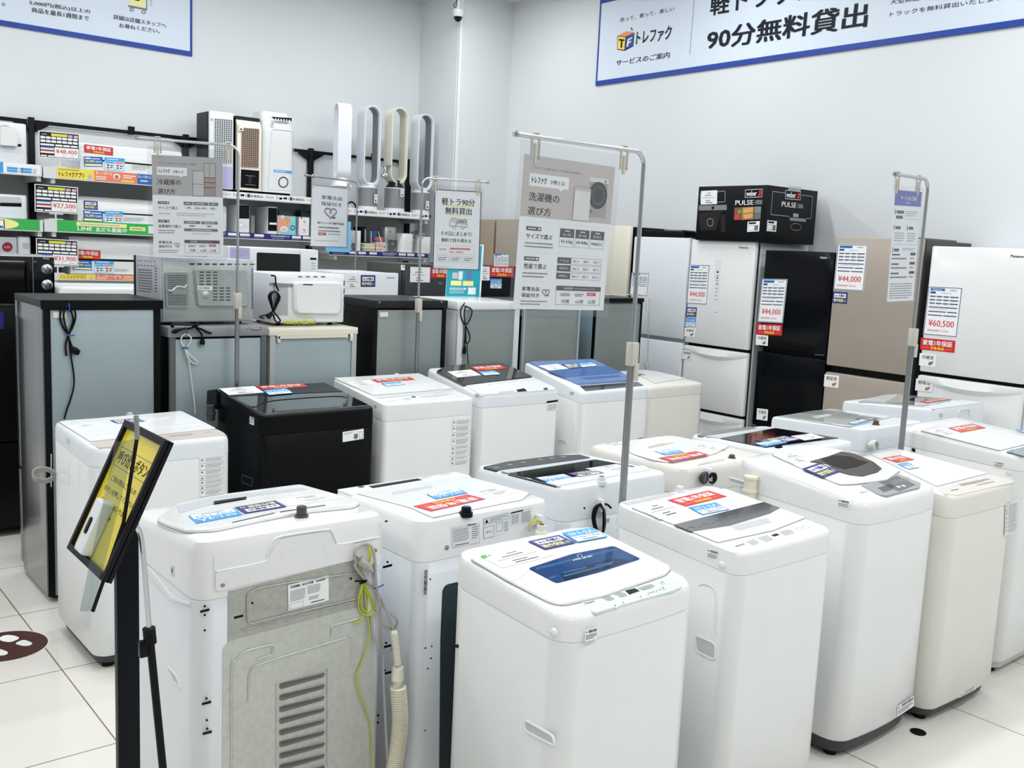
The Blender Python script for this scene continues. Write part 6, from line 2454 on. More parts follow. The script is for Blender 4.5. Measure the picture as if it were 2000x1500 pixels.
FI = mat('fan_grey_inside', '#7c7f83', .4)
FW = mat('fan_white', '#dde2ea', .3)
fan('white bladeless tower fan turned sideways, left of four', (668, 300), (668, 201), None, (668, 366), 44, (649, 687, 201, 352), mat('fan_bright_white', '#eceef6', .3), mat('fan_bright_white', '#eceef6', .3), None, math.radians(75.6))
f2 = fan('white bladeless fan with grey inside and grey mesh base, second of four from left', (720, 300), (722, 206.5), None, (720, 367.5), 38, (702, 741, 206, 363), FW, FI, MESHGREY, math.radians(3))
f3 = fan('cream bladeless fan with dark cone neck, third of four from left', (773, 300), (778, 210.5), None, (772, 369), 41, (757, 797, 211, 359), CREAM, mat('fan_cream_inside', '#cfcdbb', .4), MESHGREY, math.radians(3), mat('dark_chrome_neck', '#2b2b2c', .2, .7))
f4 = fan('white bladeless fan with grey inside beside the column, fourth from left', (824, 300), (828, 223), None, (822, 377), 38, (806, 846, 223, 373), FW, FI, MESHGREY, math.radians(3))
zq = Z(640, 340, 8.82)
for t, c in ((f2, zq(805, 350, 860, 352, 855, 500, 798, 495)), (f3, zq(1255, 260, 1315, 265, 1312, 395, 1252, 390)), (f4, zq(1692, 462, 1748, 466, 1743, 605, 1688, 600))):
    A = App(t)
    A.pl['front'] = (A.Mi.to_3x3() @ V((.03, -.098, 0)), A.Mi.to_3x3() @ V((.25, -1, 0)))
    mb = A.sq('front', c, 0, .0006, PAPER)
    mb.q(.3, .65, .7, .85, INK, 1)
    mb.tl(.2, .15, .8, .45, 3, INKL, 1)
    mb.build('price_tag', t, smooth=False)
A = App(f3)
A.pl['front'] = (A.Mi.to_3x3() @ V((-.1, -.12, 0)), V((0, -1, 0)))
m = MB()
for q, r in ((zq(1000, 20)[0], .035), (zq(960, 25)[0], .028), (zq(985, -30)[0], .02)):
    c = A.on('front', [q])[0]
    m.lathe(c, [(r*.2, -r), (r*.9, -r*.5), (r, 0), (r*.7, r*.6), (r*.1, r*.9)], BAG, 10)
c = A.on('front', [zq(1010, -90)[0]])[0]
m.lathe(c, [(.01, -.06), (.02, -.02), (.05, .03), (.045, .035)], BAG, 10)
m.build('remote_bag', f3)

# ---------------------------------------------------------------- small things on the lower shelf
yl = 8.06


def sm_box(name, label, cat, x0, x1, ytop, lev, ybot=None, d=.2, mt=COOL, r=.008, e=.004, k=2, group=None, y=yl):
    zb = ZB[k][lev]
    a, b = atY((x0, ytop), y), atY((x1, ytop), y)
    t = thing(name, label, cat, ((a.x+b.x)/2, y+d/2, zb), 0, group)
    A = App(t)
    A.pl['front'] = (V((0, -d/2, 0)), V((0, -1, 0)))
    A.w, A.d, A.h = b.x-a.x, d, (a.z+b.z)/2-zb
    m = MB()
    m.rbox(-A.w/2, A.w/2, -d/2, d/2, 0, A.h, mt, r, e)
    m.build('casing' if name != 'carton' else 'box', t)
    return A


zs = Z(440, 360, 10)
GH = 'small heaters on the lower shelf'
A = sm_box('fan_heater', 'white small appliance half hidden by the fridge guide poster', 'heater', 434, 444, 402, 1, d=.14, r=.02, e=.02, group=GH)
A = sm_box('fan_heater', 'small white fan heater with black louvred front and white lower panel', 'heater', 463, 488.5, 400, 1, d=.2, r=.014, e=.01, group=GH)
mb = A.sq('front', zs(240, 405, 470, 412, 465, 670, 240, 665), .0006, .001, BLACK)
for v in (.2, .35, .5, .65, .8):
    mb.q(.1, v, .9, v+.02, DGREY, 1)
mb.build('louvre_panel', A.root, smooth=False)
mb = A.sq('front', zs(275, 715, 360, 720, 360, 830, 275, 820), .0006, .0006, PAPER)
mb.tl(.1, .1, .6, .4, 2, INKG, 1)
mb.q(.78, 0, .95, 1, LGREY, 1)
mb.build('price_tag', A.root, smooth=False)
A = sm_box('fan_heater', 'small white fan heater with black front and white price strip', 'heater', 523.5, 542.5, 404, 1, d=.24, r=.012, e=.008, group=GH)
mb = A.sq('front', zs(838, 455, 1010, 462, 1005, 915, 835, 905), .0006, .001, BLACK)
mb.q(.15, .64, .98, .73, PAPER, 1)
mb.build('front_panel', A.root, smooth=False)
GC2 = 'boxed goods on the lower shelf'
A = sm_box('carton', 'teal and peach massager box on the lower shelf', 'box', 542.5, 578.5, 421.5, 1, d=.12, mt=mat('aqua_box', '#8fcdd6', .45), r=.003, e=.002, group=GC2)
mb = A.sq('front', zs(1028, 615, 1390, 628, 1385, 970, 1022, 955), .0006, 0)
mb.qs([(0, .05), (.3, 0), (.6, .25), (.62, .55), (.4, .95), (0, .95)], SKIN, 1)
mb.qs([(.35, .1), (.6, .05), (.72, .3), (.45, .45)], mat('hand_print', '#e2a07c', .5), 2)
mb.el(.33, .75, .2, .16, PAPER, 3)
mb.el(.33, .77, .15, .1, LGREY, 4)
mb.el(.25, .05, .1, .1, COOL, 3)
mb.ring2([(.8+.1*math.cos(a*.4), .65+.12*math.sin(a*.4)) for a in range(16)], .006, BLUEP, 2)
mb.qs([(.95, .05), (.98, .05), (.98, .9), (.95, .6)], TEAL, 2)
mb.build('box_print', A.root, smooth=False)
A = sm_box('carton', 'pinkish white small box beside the massager box', 'box', 584.5, 604.5, 424, 1, d=.12, mt=mat('pink_white_box', '#efe6e6', .45), r=.003, e=.002, group=GC2)
mb = A.sq('front', zs(1455, 640, 1645, 645, 1640, 965, 1450, 960), .0006, 0)
mb.qs([(.1, 0), (.25, 0), (.25, .1), (.1, .1)], RED, 1)
mb.el(.5, .27, .16, .11, LGREY, 1)
mb.qs([(.35, .7), (.5, .75), (.6, .85), (.45, .82)], INKG, 1)
mb.tl(.2, .92, .9, .97, 1, INKL, 1)
mb.build('box_print', A.root, smooth=False)
A = sm_box('carton', 'dark teal carton standing behind the pinkish white box', 'box', 588, 606, 411, 1, d=.12, mt=mat('dark_teal_box', '#17484d', .45), r=.003, e=.002, group=GC2, y=8.22)
A = sm_box('carton', 'grey carton standing behind the massager box', 'box', 545, 572, 411, 1, d=.12, mt=mat('slate_box', '#59696d', .45), r=.003, e=.002, group=GC2, y=8.24)
A = sm_box('carton', 'dark grey box between the two small heaters', 'box', 490, 498, 421, 1, d=.12, mt=mat('brown_grey_box', '#8b8382', .45), r=.003, e=.002, group=GC2, y=8.1)

# right bay
A = sm_box('carton', 'light grey box with round picture at left of the right bay', 'box', 685, 694, 450, 1, d=.16, mt=mat('grey_carton', '#b6b9b6', .45), k=3, r=.003, e=.002, group=GC2)
mb = A.sq('front', [(686.5, 474), (694, 475), (694, 490), (686.5, 489)], .0006, 0)
mb.el(.5, .5, .5, .5, DGREY, 1)
mb.el(.5, .5, .3, .3, INKG, 2)
mb.build('box_print', A.root, smooth=False)
A = sm_box('carton', 'slim white box standing upright on the right bay', 'box', 696, 705, 450.5, 1, d=.16, mt=COOL, k=3, r=.003, e=.002, group=GC2)
for lab, x0, x1, yt, mt_, y in (('black carton behind the white wire basket', 705, 716, 443, BLACK, 8.2), ('black and silver carton behind the white wire basket', 716.5, 728, 447, DGREY, 8.2), ('royal blue carton standing behind the basket', 728.5, 736.5, 449.5, BLUEP, 8.2)):
    A = sm_box('carton', lab, 'box', x0, x1, yt, 1, d=.14, mt=mt_, k=3, r=.003, e=.002, group=GC2, y=y)
    if mt_ is not BLUEP:
        mb = A.sq('front', [(x0+7, yt+4), (x0+10, yt+4), (x0+10, yt+30), (x0+7, yt+30)], .0006, 0)
        mb.q(0, 0, 1, 1, LGREY, 1)
        mb.build('box_print', A.root, smooth=False)
# basket
a, b = atY((706, 478), yl), atY((757, 478), yl)
zb = ZB[3][1]
t = thing('wire_basket', 'white wire basket holding a pink box and a yellow bundle', 'basket', ((a.x+b.x)/2, yl+.1, zb))
w = b.x-a.x
hh = atY((735, 476.5), yl).z-zb
m = MB()
for z, g in ((.004, .8), (hh*.5, .9), (hh, 1)):
    m.tube([(-w/2*g, -.1*g, z), (w/2*g, -.1*g, z), (w/2*g, .1*g, z), (-w/2*g, .1*g, z)], .003, COOL, 6, closed=True)
for k in range(9):
    x = -w/2+w*k/8
    m.tube([(x, -.1, hh), (x*.8, -.08, .004), (x*.8, .08, .004), (x, .1, hh)], .002, COOL, 5)
m.build('wires', t)
m = MB()
m.tube([(w*.28, -.1, hh), (w*.2, -.06, hh+.12), (w*.5, .0, hh), ], .0035, COOL, 6)
m.build('handle', t)
A = sm_box('carton', 'pink and white box standing in the wire basket', 'box', 735, 754, 474, 1, d=.07, mt=mat('blush_box', '#efd0cd', .45), k=3, r=.003, e=.002, y=yl+.07)
A.root.location.z += .008
mb = A.sq('front', [(735, 464), (752, 466), (754, 494), (735, 493)], .0006, 0)
mb.q(.2, .55, .6, .9, SKIN, 1)
mb.q(.75, .6, .95, .75, INKG, 1)
mb.tl(.1, .4, .9, .5, 1, INKL, 1)
mb.build('box_print', A.root, smooth=False)
t = thing('soap_bag', 'coral bag lying on top of the pink box', 'bag', (A.root.location.x-.01, A.root.location.y, A.root.location.z+A.h))
m = MB()
m.lathe((0, 0, 0), [(.01, 0), (.045, .008), (.05, .025), (.035, .045), (.01, .05)], mat('coral_film', '#e58a80', .25), 12)
m.build('bag', t)
A = sm_box('yellow_bundle', 'pale yellow packaged bundle lying in the wire basket', 'package', 711, 733, 478, 1, d=.06, mt=mat('pale_yellow_pack', '#cfcf86', .45), k=3, r=.01, e=.01, y=yl+.05)
A.root.location.z += .008
A = sm_box('coffee_maker', 'silver coffee maker with dark bag in front on the right bay', 'coffee maker', 752, 776.5, 442, 1, d=.16, mt=mat('satin_silver', '#b9bcbd', .3, .5), k=3, r=.03, e=.015, y=8.14)
mb = A.sq('front', zq(1035, 1130, 1225, 1140, 1215, 1355, 1040, 1345), .0006, .001, mat('smoky_bag', '#5c6063', .15))
mb.qs([(.2, .3), (.6, .25), (.5, .4)], INKL, 1)
mb.qs([(.5, .8), (.8, .65), (.7, .8)], INKL, 1)
mb.build('carafe_bay', A.root, smooth=False)
mb = A.sq('front', zq(1055, 985, 1105, 985, 1105, 1005, 1055, 1005), .0006, 0)
mb.tl(0, 0, 1, 1, 1, INK, 1)
mb.build('maker_mark', A.root, smooth=False)
A = sm_box('humidifier', 'white tall oval humidifier on the right bay', 'humidifier', 785, 811, 456, 1, d=.18, mt=GLOSSW, k=3, r=.05, e=.01)
mb = A.sq('front', zq(1455, 1050, 1490, 1050, 1485, 1165, 1450, 1165), .0015, 0)
mb.tl(0, 0, 1, .25, 1, INKL, 1)
mb.el(.5, .8, .4, .14, LGREY, 1)
mb.build('front_print', A.root, smooth=False)
lay(A, 'level_window', zq(1460, 1275, 1480, 1275, 1476, 1362, 1458, 1360), MGREY, .0012, face='front')
A = sm_box('white_appliance', 'white square appliance with a plastic bag on its top, right bay', 'appliance', 819.5, 841.5, 462.5, 1, d=.18, mt=GLOSSW, k=3, r=.01, e=.006)
mb = A.sq('front', zq(1608, 1090, 1660, 1086, 1660, 1105, 1610, 1110), .0006, 0)
mb.tl(0, 0, 1, 1, 1, INK, 1)
mb.build('maker_mark', A.root, smooth=False)
t = thing('plastic_bag', 'crumpled clear plastic bag on top of the white square appliance', 'bag', (A.root.location.x-.02, A.root.location.y, A.root.location.z+A.h))
m = MB()
rings = []
for k, (r, z) in enumerate(((.05, 0), (.07, .012), (.06, .03), (.04, .045), (.01, .05))):
    rings.append([(r*(1+.35*random.random())*math.cos(a*math.pi/8)*1.2, r*.8*(1+.35*random.random())*math.sin(a*math.pi/8), z+(.008*random.random() if k else 0)) for a in range(16)])
m.loft(rings, BAG)
m.build('bag', t, ang=10)
a, b = atY((636, 492), 7.985), atY((684, 492), 7.985)
t = thing('info_card', 'light blue card hanging behind the heart poster on the shelf edge', 'card', ((a.x+b.x)/2, 7.985, atY((660, 492), 7.985).z))
m = MB()
m.box(-(b.x-a.x)/2, (b.x-a.x)/2, -.002, .002, 0, atY((684, 432), 7.985).z-atY((684, 492), 7.985).z, mat('sky_card', '#7cc4ea', .45))
m.build('card', t, smooth=False)
t = thing('headphones', 'black band resting beside the left fan, behind a sign arm', 'appliance', (atY((689, 405), 8.0).x, 8.004, ZB[3][0]))
m = MB()
m.tube([(.045*math.cos(a*math.pi/10), .02, .05*math.sin(a*math.pi/10)+.006) for a in range(11)], .008, BLACK, 8)
m.build('band', t)
# ---------------------------------------------------------------- hanging posters on poles
def stand(label, base, top_z, arm, clips, low_z, by=.03, r=.009):
    """base: floor point; arm: horizontal vector of the arm; clips: fractions along the arm"""
    b = V(base)
    t = thing('sign_stand', label, 'sign stand', (b.x, b.y, 0), 0, 'chrome sign poles with an arm')
    a = V(arm)
    ad = a.normalized()
    m = MB()
    m.rbox(-.13, .13, -by, by, 0, .012, STEEL, min(.01, by*.5), .003)
    m.build('base_plate', t)
    m = MB()
    m.tube([(0, 0, .01), (0, 0, low_z)], r*1.35, STEEL, 12)
    m.build('lower_pole', t)
    m = MB()
    R = .045
    path = [V((0, 0, low_z-.02)), V((0, 0, top_z-R))]
    for k in range(1, 7):
        an = math.pi/2*k/6
        path.append(V((0, 0, top_z-R))+V((0, 0, R*math.sin(an)))+ad*(R*(1-math.cos(an))))
    path.append(a+V((0, 0, top_z)))
    m.tube(path, r*.8, CHROME, 12)
    m.build('upper_pole', t)
    m = MB()
    m.lathe(tuple(a+V((0, 0, top_z))), [(.002, -.012), (.011, -.006), (.012, 0), (.011, .006), (.002, .012)], ACRYL, 14)
    m.build('end_cap', t)
    m = MB()
    m.rbox(-.016, .016, -.02, .014, low_z-.06, low_z+.02, CLIP, .004, .003)
    m.rbox(-.002, .016, -.024, -.012, low_z-.11, low_z-.05, CLIP, .003, .002)
    m.build('clamp', t)
    for f in clips:
        p = a*f+V((0, 0, top_z))
        s = ad*.014
        m = MB()
        n = V((0, 0, 1)).cross(ad)*.01
        m.tube([p-s+V((0, 0, -.065)), p-s+V((0, 0, -.005)), p-s*.7+V((0, 0, .011)), p+s*.7+V((0, 0, .011)), p+s+V((0, 0, -.005)), p+s+V((0, 0, -.065))], .0045, CLIP, 8)
        m.tube([p+V((0, 0, -.02)), p+V((0, 0, -.08))], .006, CLIP, 8)
        m.build('hook', t)
    return t


def poster(label, corners_px, plane_pt, plane_n, fn, film_=.02, name='hanging_poster'):
    pts = []
    n = V(plane_n).normalized()
    for p in corners_px:
        d = ray(p)
        pts.append(EYE + d*((V(plane_pt)-EYE).dot(n)/d.dot(n)))
    c = sum(pts, V())/4
    t = thing(name, label, 'poster', c, 0, 'posters hanging from sign poles')
    tl, tr, br, bl = [p-c for p in pts]
    ux = ((tr-tl)+(br-bl))/2
    uy = ((bl-tl)+(br-tr))/2
    o = -ux/2-uy/2
    mb = MB()
    mb.plate([o, o+ux, o+ux+uy, o+uy], n, .0004, PAPER, .0004)
    mb.panel(o+n*.0006, ux, uy, n)
    fn(mb)
    mb.build('printed_sheet', t, smooth=False)
    if film_:
        fx, fy = ux.normalized()*film_, uy.normalized()*film_
        q = [o-fx-fy*2, o+ux+fx-fy*2, o+ux+uy+fx+fy, o+uy-fx+fy]
        m = MB()
        m.poly(orient([p+n*.0045 for p in q], n), FILM)
        m.build('clear_sleeve', t, smooth=False)
    return t


def badge(mb, u, v, w, h):
    mb.q(u, v, u+w, v+h, mat('badge_grey', '#4e494b', .5), 1)
    mb.tl(u+w*.1, v+h*.25, u+w*.75, v+h*.75, 1, PAPER, 2)
    mb.el(u+w*.86, v+h*.5, w*.07, h*.3, PAPER, 2, 12)


def heart(mb, u, v, s, asp):
    pts = []
    for k in range(40):
        a = 2*math.pi*k/40
        x = 16*math.sin(a)**3
        y = 13*math.cos(a)-5*math.cos(2*a)-2*math.cos(3*a)-math.cos(4*a)
        pts.append((u+s*x/16, v-s*asp*y/16))
    mb.qs(pts, mat('pale_mauve', '#ece6ea', .5), 1)
    mb.ring2(pts[:22]+pts[24:], s*.12*mb.ux.length, INKG, 2)
    mb.qs([(u-.03*s*8, v-.3*s*asp), (u+.03*s*8, v-.3*s*asp), (u+.03*s*8, v+.2*s*asp), (u, v+.3*s*asp), (u-.03*s*8, v+.2*s*asp)], mat('mauve', '#bfa9b6', .5), 2)
    mb.el(u+s*.55, v+s*asp*.85, s*.35, s*asp*.2, INKG, 2, 10)


def guide_common(mb, what, grey):
    mb.q(0, 0, 1, .395, grey, .5)
    mb.tx('どのタイプを選べばいいかお悩みのお客様へ', .09, .068, .63, .085, INKG, 1, 0)
    mb.q(.07, .115, .49, .195, PAPER, 1)
    mb.qs([(.38, .195), (.43, .195), (.41, .212)], PAPER, 1)
    mb.tx('トレファク', .095, .133, .25, .178, INK, 2, 2)
    mb.tx('が教える!', .29, .143, .45, .172, INK, 2, 0)
    mb.tx(what+'の', .075, .235, .4, .292, INK, 1, 1)
    mb.tx('選び方', .075, .328, .32, .382, INK, 1, 1)


def foot_table(mb, v0=.838):
    mb.tx('家電全品', .075, .85, .26, .878, INK, 1, 1)
    mb.tx('保証付き', .075, .893, .26, .92, INK, 1, 1)
    heart(mb, .33, .885, .04, .6)
    mb.tl(.07, .937, .36, .975, 2, INKG, 1, .35)
    mb.fr(.44, .838, .945, .965, .0015, INKL, 1)
    mb.q(.44, .838, .945, .868, mat('badge_grey', '#4e494b', .5), 2)
    mb.tx('保証期間', .52, .845, .62, .861, PAPER, 3, 0)
    mb.tl(.64, .848, .9, .86, 1, INKL, 3, .5)
    for u, s_ in ((.49, '7日間'), (.65, '6ヵ月間'), (.79, '12ヵ月間')):
        if u < .75:
            mb.tl(u, .885, u+.11, .908, 2, INKG, 2, .5)
        else:
            mb.q(u, .879, u+.1, .9, RED, 2)
            mb.tl(u+.01, .885, u+.09, .895, 1, PAPER, 3)
        mb.tx(s_, u+.015, .93, u+.1, .955, INK, 2, 0)


def p_washer(mb):
    guide_common(mb, '洗濯機', POSTG)
    # picture of two machines
    mb.q(.72, .09, .93, .36, mat('pic_grey', '#a9a39f', .5), 1)
    mb.q(.72, .09, .935, .12, mat('pic_white', '#e3dfdc', .5), 2)
    mb.el(.9, .107, .012, .008, INKG, 3, 12)
    mb.el(.825, .208, .105, .092, mat('pic_dark', '#2f2f32', .4), 3, 32)
    mb.el(.825, .208, .08, .07, mat('pic_door', '#4c4c50', .4), 4, 32)
    mb.el(.825, .208, .055, .048, mat('pic_dark', '#2f2f32', .4), 5, 28)
    mb.q(.735, .31, .775, .318, INKG, 3)
    mb.q(.735, .325, .775, .332, INKG, 3)
    mb.q(.555, .172, .735, .388, mat('pic_white', '#e3dfdc', .5), 6)
    mb.q(.555, .172, .735, .188, mat('pic_lid', '#c7c2be', .5), 7)
    badge(mb, .075, .456, .155, .026)
    mb.tx('サイズで選ぶ', .078, .502, .355, .535, INK, 1, 1)
    mb.tl(.07, .553, .375, .598, 2, INKG, 1, .35)
    for u, a_, b_ in ((.435, '1人~2人', '4.2~5.5kg'), (.607, '3人~4人', '6.0~8.0kg'), (.779, '5人以上', '8.0kg以上')):
        mb.q(u, .452, u+.157, .51, mat('badge_grey', '#4e494b', .5), 1)
        mb.tl(u+.05, .46, u+.11, .474, 1, PAPER, 2)
        mb.tx(a_, u+.03, .48, u+.125, .5, PAPER, 2, 1)
        mb.fr(u, .51, u+.157, .572, .0012, INKL, 1)
        mb.tx(b_, u+.015, .528, u+.142, .553, INK, 2, 1)
    badge(mb, .075, .653, .155, .026)
    mb.tx('性能で選ぶ', .078, .698, .315, .732, INK, 1, 1)
    mb.tl(.07, .75, .345, .795, 2, INKG, 1, .35)
    for k, s_ in enumerate(('ドラム式', '縦型(乾燥付き)', '縦型(乾燥なし)')):
        v = .645+k*.052
        mb.q(.43, v, .58, v+.042, mat('badge_grey', '#4e494b', .5), 1)
        mb.tx(s_, .455, v+.012, .555, v+.031, PAPER, 2, 0)
        mb.fr(.58, v, .93, v+.042, .0012, INKL, 1)
        for q, w_ in enumerate(('節水', '乾燥', '洗浄')):
            mb.tx(w_, .605+q*.115, v+.014, .645+q*.115, v+.03, INK, 2, 0)
            mb.ring2([(.665+q*.115+.008*math.cos(a*.8), v+.022+.007*math.sin(a*.8)) for a in range(8)], .0008, INKG, 2)
    mb.q(.07, .425, .93, .4255, INKL, 1)
    mb.q(.07, .625, .93, .6255, INKL, 1)
    mb.q(.07, .818, .93, .8185, INKL, 1)
    foot_table(mb)


def p_fridge(mb):
    guide_common(mb, '冷蔵庫', POSTG2)
    mb.fr(.57, .14, .73, .39, .002, INKG, 2)
    mb.q(.57, .14, .73, .39, mat('pic_white2', '#c6c4c1', .5), 1)
    mb.q(.57, .27, .73, .274, INKG, 3)
    mb.q(.73, .06, .895, .38, mat('pic_white3', '#b9b6b3', .5), 1)
    mb.fr(.73, .06, .895, .38, .002, INKG, 2)
    mb.q(.805, .06, .809, .2, INKG, 3)
    mb.q(.73, .2, .895, .38, mat('pic_brown', '#a4928a', .5), 2)
    for v in (.2, .25, .3):
        mb.q(.73, v, .895, v+.004, INK, 3)
    badge(mb, .075, .456, .155, .026)
    mb.tx('サイズで選ぶ', .078, .502, .355, .535, INKG, 1, 1)
    for u, u1, b_ in ((.435, .565, '~199L'), (.575, .785, '200L~399L'), (.795, .93, '400L~')):
        mb.q(u, .452, u1, .485, mat('badge_grey2', '#77716f', .5), 1)
        mb.tl(u+.03, .462, u1-.03, .475, 1, PAPER, 2)
        mb.tx(b_, u+.02, .503, u1-.02, .523, INK, 2, 0)
    mb.tl(.08, .57, .27, .585, 1, INKL, 1)
    mb.tl(.33, .56, .88, .6, 2, INKL, 1, .35)
    badge(mb, .075, .64, .155, .026)
    mb.tx('設置場所で選ぶ', .078, .688, .39, .718, INK, 1, 1)
    mb.tl(.07, .735, .32, .78, 2, INKG, 1, .35)
    for u in (.435, .685):
        mb.q(u, .645, u+.235, .672, mat('badge_grey2', '#77716f', .5), 1)
        mb.tl(u+.04, .652, u+.2, .665, 1, PAPER, 2)
        mb.tl(u+.08, .685, u+.16, .703, 1, INK, 2)
    mb.q(.435, .72, .92, .747, mat('badge_grey2', '#77716f', .5), 1)
    mb.tl(.54, .727, .84, .74, 1, PAPER, 2)
    mb.tx('フレンチドア どっちもドア', .54, .762, .82, .778, INK, 2, 0)
    foot_table(mb)


def p_truck(mb):
    mb.fr(.006, .004, .994, .996, .0045, mat('poster_border', '#26265a', .5), 1)
    mb.q(.18, .185, .85, .2, PALEY, 1)
    mb.q(.24, .3, .78, .315, PALEY, 1)
    mb.tx('軽トラ90分', .155, .1, .865, .19, INK, 2, 1)
    mb.tx('無料貸出', .23, .215, .8, .3, INK, 2, 1)
    k = mat('pale_leaf', '#b6cfae', .5)
    mb.ring2([(.34, .43), (.34, .39), (.39, .35), (.47, .35), (.47, .45), (.34, .45)], .003, INKG, 1)
    mb.el(.41, .385, .035, .022, PAPER, 1, 12)
    mb.ring2([(.41+.03*math.cos(a*.6), .385+.02*math.sin(a*.6)) for a in range(10)], .002, INKG, 2)
    mb.qs([(.5, .39), (.5, .365), (.56, .36), (.6, .37), (.66, .355), (.7, .375), (.7, .4), (.5, .4)], k, 1)
    mb.ring2([(.5, .4), (.5, .365), (.56, .36), (.6, .37), (.66, .355), (.7, .375), (.7, .4)], .003, INKG, 2)
    mb.tl(.54, .378, .66, .396, 1, INKG, 3)
    mb.ring2([(.47, .41), (.71, .42), (.71, .455), (.47, .45)], .003, INKG, 1)
    mb.q(.48, .415, .7, .425, PALEY, 1)
    for u in (.43, .62):
        mb.el(u, .465, .03, .017, PAPER, 3, 12)
        mb.ring2([(u+.03*math.cos(a*.6), .465+.017*math.sin(a*.6)) for a in range(10)], .002, INKG, 4)
    mb.tx('その日にまとめて!', .15, .52, .82, .572, INK, 1, 1)
    mb.tx('無料で持ち帰れる', .165, .605, .81, .655, INK, 1, 1)
    mb.fr(.08, .695, .89, .805, .0014, PINK, 1)
    mb.tx('対象商品', .12, .735, .28, .76, REDP, 1, 0)
    mb.q(.32, .71, .323, .79, PINK, 1)
    mb.tl(.36, .72, .84, .75, 1, REDP, 1, .7)
    mb.tx('家具・家電製品', .36, .765, .64, .79, REDP, 1, 0)
    for u in (.08, .36, .64):
        mb.fr(u, .83, u+.25, .905, .0014, INKL, 1)
        mb.tl(u+.03, .842, u+.22, .892, 2, INKG, 1, .4)
    mb.tl(.03, .965, .45, .98, 1, INKL, 1, .4)


def p_heart(mb):
    mb.fr(.006, .004, .994, .996, .004, mat('poster_border2', '#5b5b8a', .5), 1)
    mb.tx('家電全品', .27, .15, .83, .215, INK, 1, 1)
    mb.tx('保証付き', .26, .255, .82, .32, INK, 1, 1)
    heart(mb, .52, .43, .16, .58)
    mb.tx('最大12ヶ月の動作保証', .17, .585, .9, .625, INK, 1, 1)
    mb.tl(.2, .66, .84, .7, 1, INKG, 1, .6)
    mb.tl(.2, .72, .86, .755, 1, INKG, 1, .6)
    mb.q(.2, .765, .41, .81, RED, 1)
    mb.tl(.22, .777, .39, .8, 1, PAPER, 2)
    mb.tl(.45, .775, .88, .8, 1, INKL, 1, .6)
    mb.tl(.12, .89, .78, .91, 1, INKL, 1, .5)


def p_service(mb):
    mb.q(0, 0, 1, .135, VIOLET, .6)
    mb.tx('サービスのご案内', .22, .045, .82, .085, PAPER, 1, 1)
    mb.tl(.42, .1, .58, .112, 1, PAPER, 1)
    for u, v, w_, l in ((.04, .17, .34, 2), (.04, .31, .3, 1), (.54, .31, .25, 1), (.05, .51, .3, 1)):
        mb.q(u, v, u+.02, v+.045, INK, 1)
        mb.tl(u+.06, v, u+w_, v+.045*l, l, INKG, 1, .6)
    mb.tl(.42, .175, .9, .23, 3, INKL, 1, .3)
    mb.tl(.08, .37, .45, .46, 4, INKL, 1, .35)
    mb.tl(.56, .37, .88, .46, 4, INKL, 1, .35)
    mb.tl(.42, .51, .92, .54, 2, INKL, 1, .4)
    mb.q(.05, .25, .95, .252, INKL, 1)
    mb.q(.05, .48, .95, .482, INKL, 1)
    for v in (.565, .65, .735):
        mb.tl(.05, v, .4, v+.02, 1, NAVY, 1, .7)
        mb.q(.74, v-.01, .94, v+.015, NAVY, 1)
        mb.tl(.04, v+.035, .68, v+.055, 1, INKG, 1, .6)
        mb.tl(.74, v+.035, .94, v+.05, 1, REDP, 1, .6)
    mb.tl(.06, .83, .92, .98, 7, INKG, 1, .3)


YPN = 2.29
wp = atY((1237, 640), YPN)
tp = atY((1250, 296), YPN)
a0 = atY((1008, 263), YPN)
stand('chrome sign pole with the large washer guide poster, between washer rows', (wp.x, YPN, 0), tp.z, (a0.x-wp.x, 0, 0), (.17, .86), atY((1231, 680), YPN).z, r=.0095)
poster('large washing machine guide poster with round drum door picture', [(1024, 303), (1201, 324), (1178.5, 608.5), (1001.5, 601)], (0, YPN, 0), (0, -1, 0), p_washer)

Y1 = 4.735
wp = atY((463, 640), Y1)
tp = atY((458, 284), Y1)
a0 = atZ((267, 269), tp.z)
pn = V((a0.x-wp.x, a0.y-Y1, 0))
stand('chrome sign pole with the grey fridge guide poster, at left', (wp.x, Y1, 0), tp.z, pn, (.1, .8), atY((464, 580), Y1).z, by=.03, r=.0085)
nr = V((pn.y, -pn.x, 0))
nr = nr if nr.y < 0 else -nr
poster('grey refrigerator guide poster hanging at left before the air coolers', [(297, 302), (433.5, 309), (437.5, 501), (299, 499)], (wp.x, Y1, 0), nr, p_fridge)

Y3 = 4.735
wp = atY((817.5, 580), Y3)
tp = atY((826, 347), Y3)
a0 = atZ((953, 356), tp.z)
pn = V((a0.x-wp.x, a0.y-Y3, 0))
stand('chrome sign pole with the truck poster, before the black framed fridge', (wp.x, Y3, 0), tp.z, pn, (.2, .85), atY((815, 590), Y3).z, by=.03, r=.0085)
nr = V((pn.y, -pn.x, 0))
nr = nr if nr.y < 0 else -nr
poster('navy bordered truck lending poster with a small truck drawing', [(849, 368.5), (940.5, 375.5), (935, 527), (845.5, 526)], (wp.x, Y3, 0), nr, p_truck, .012)

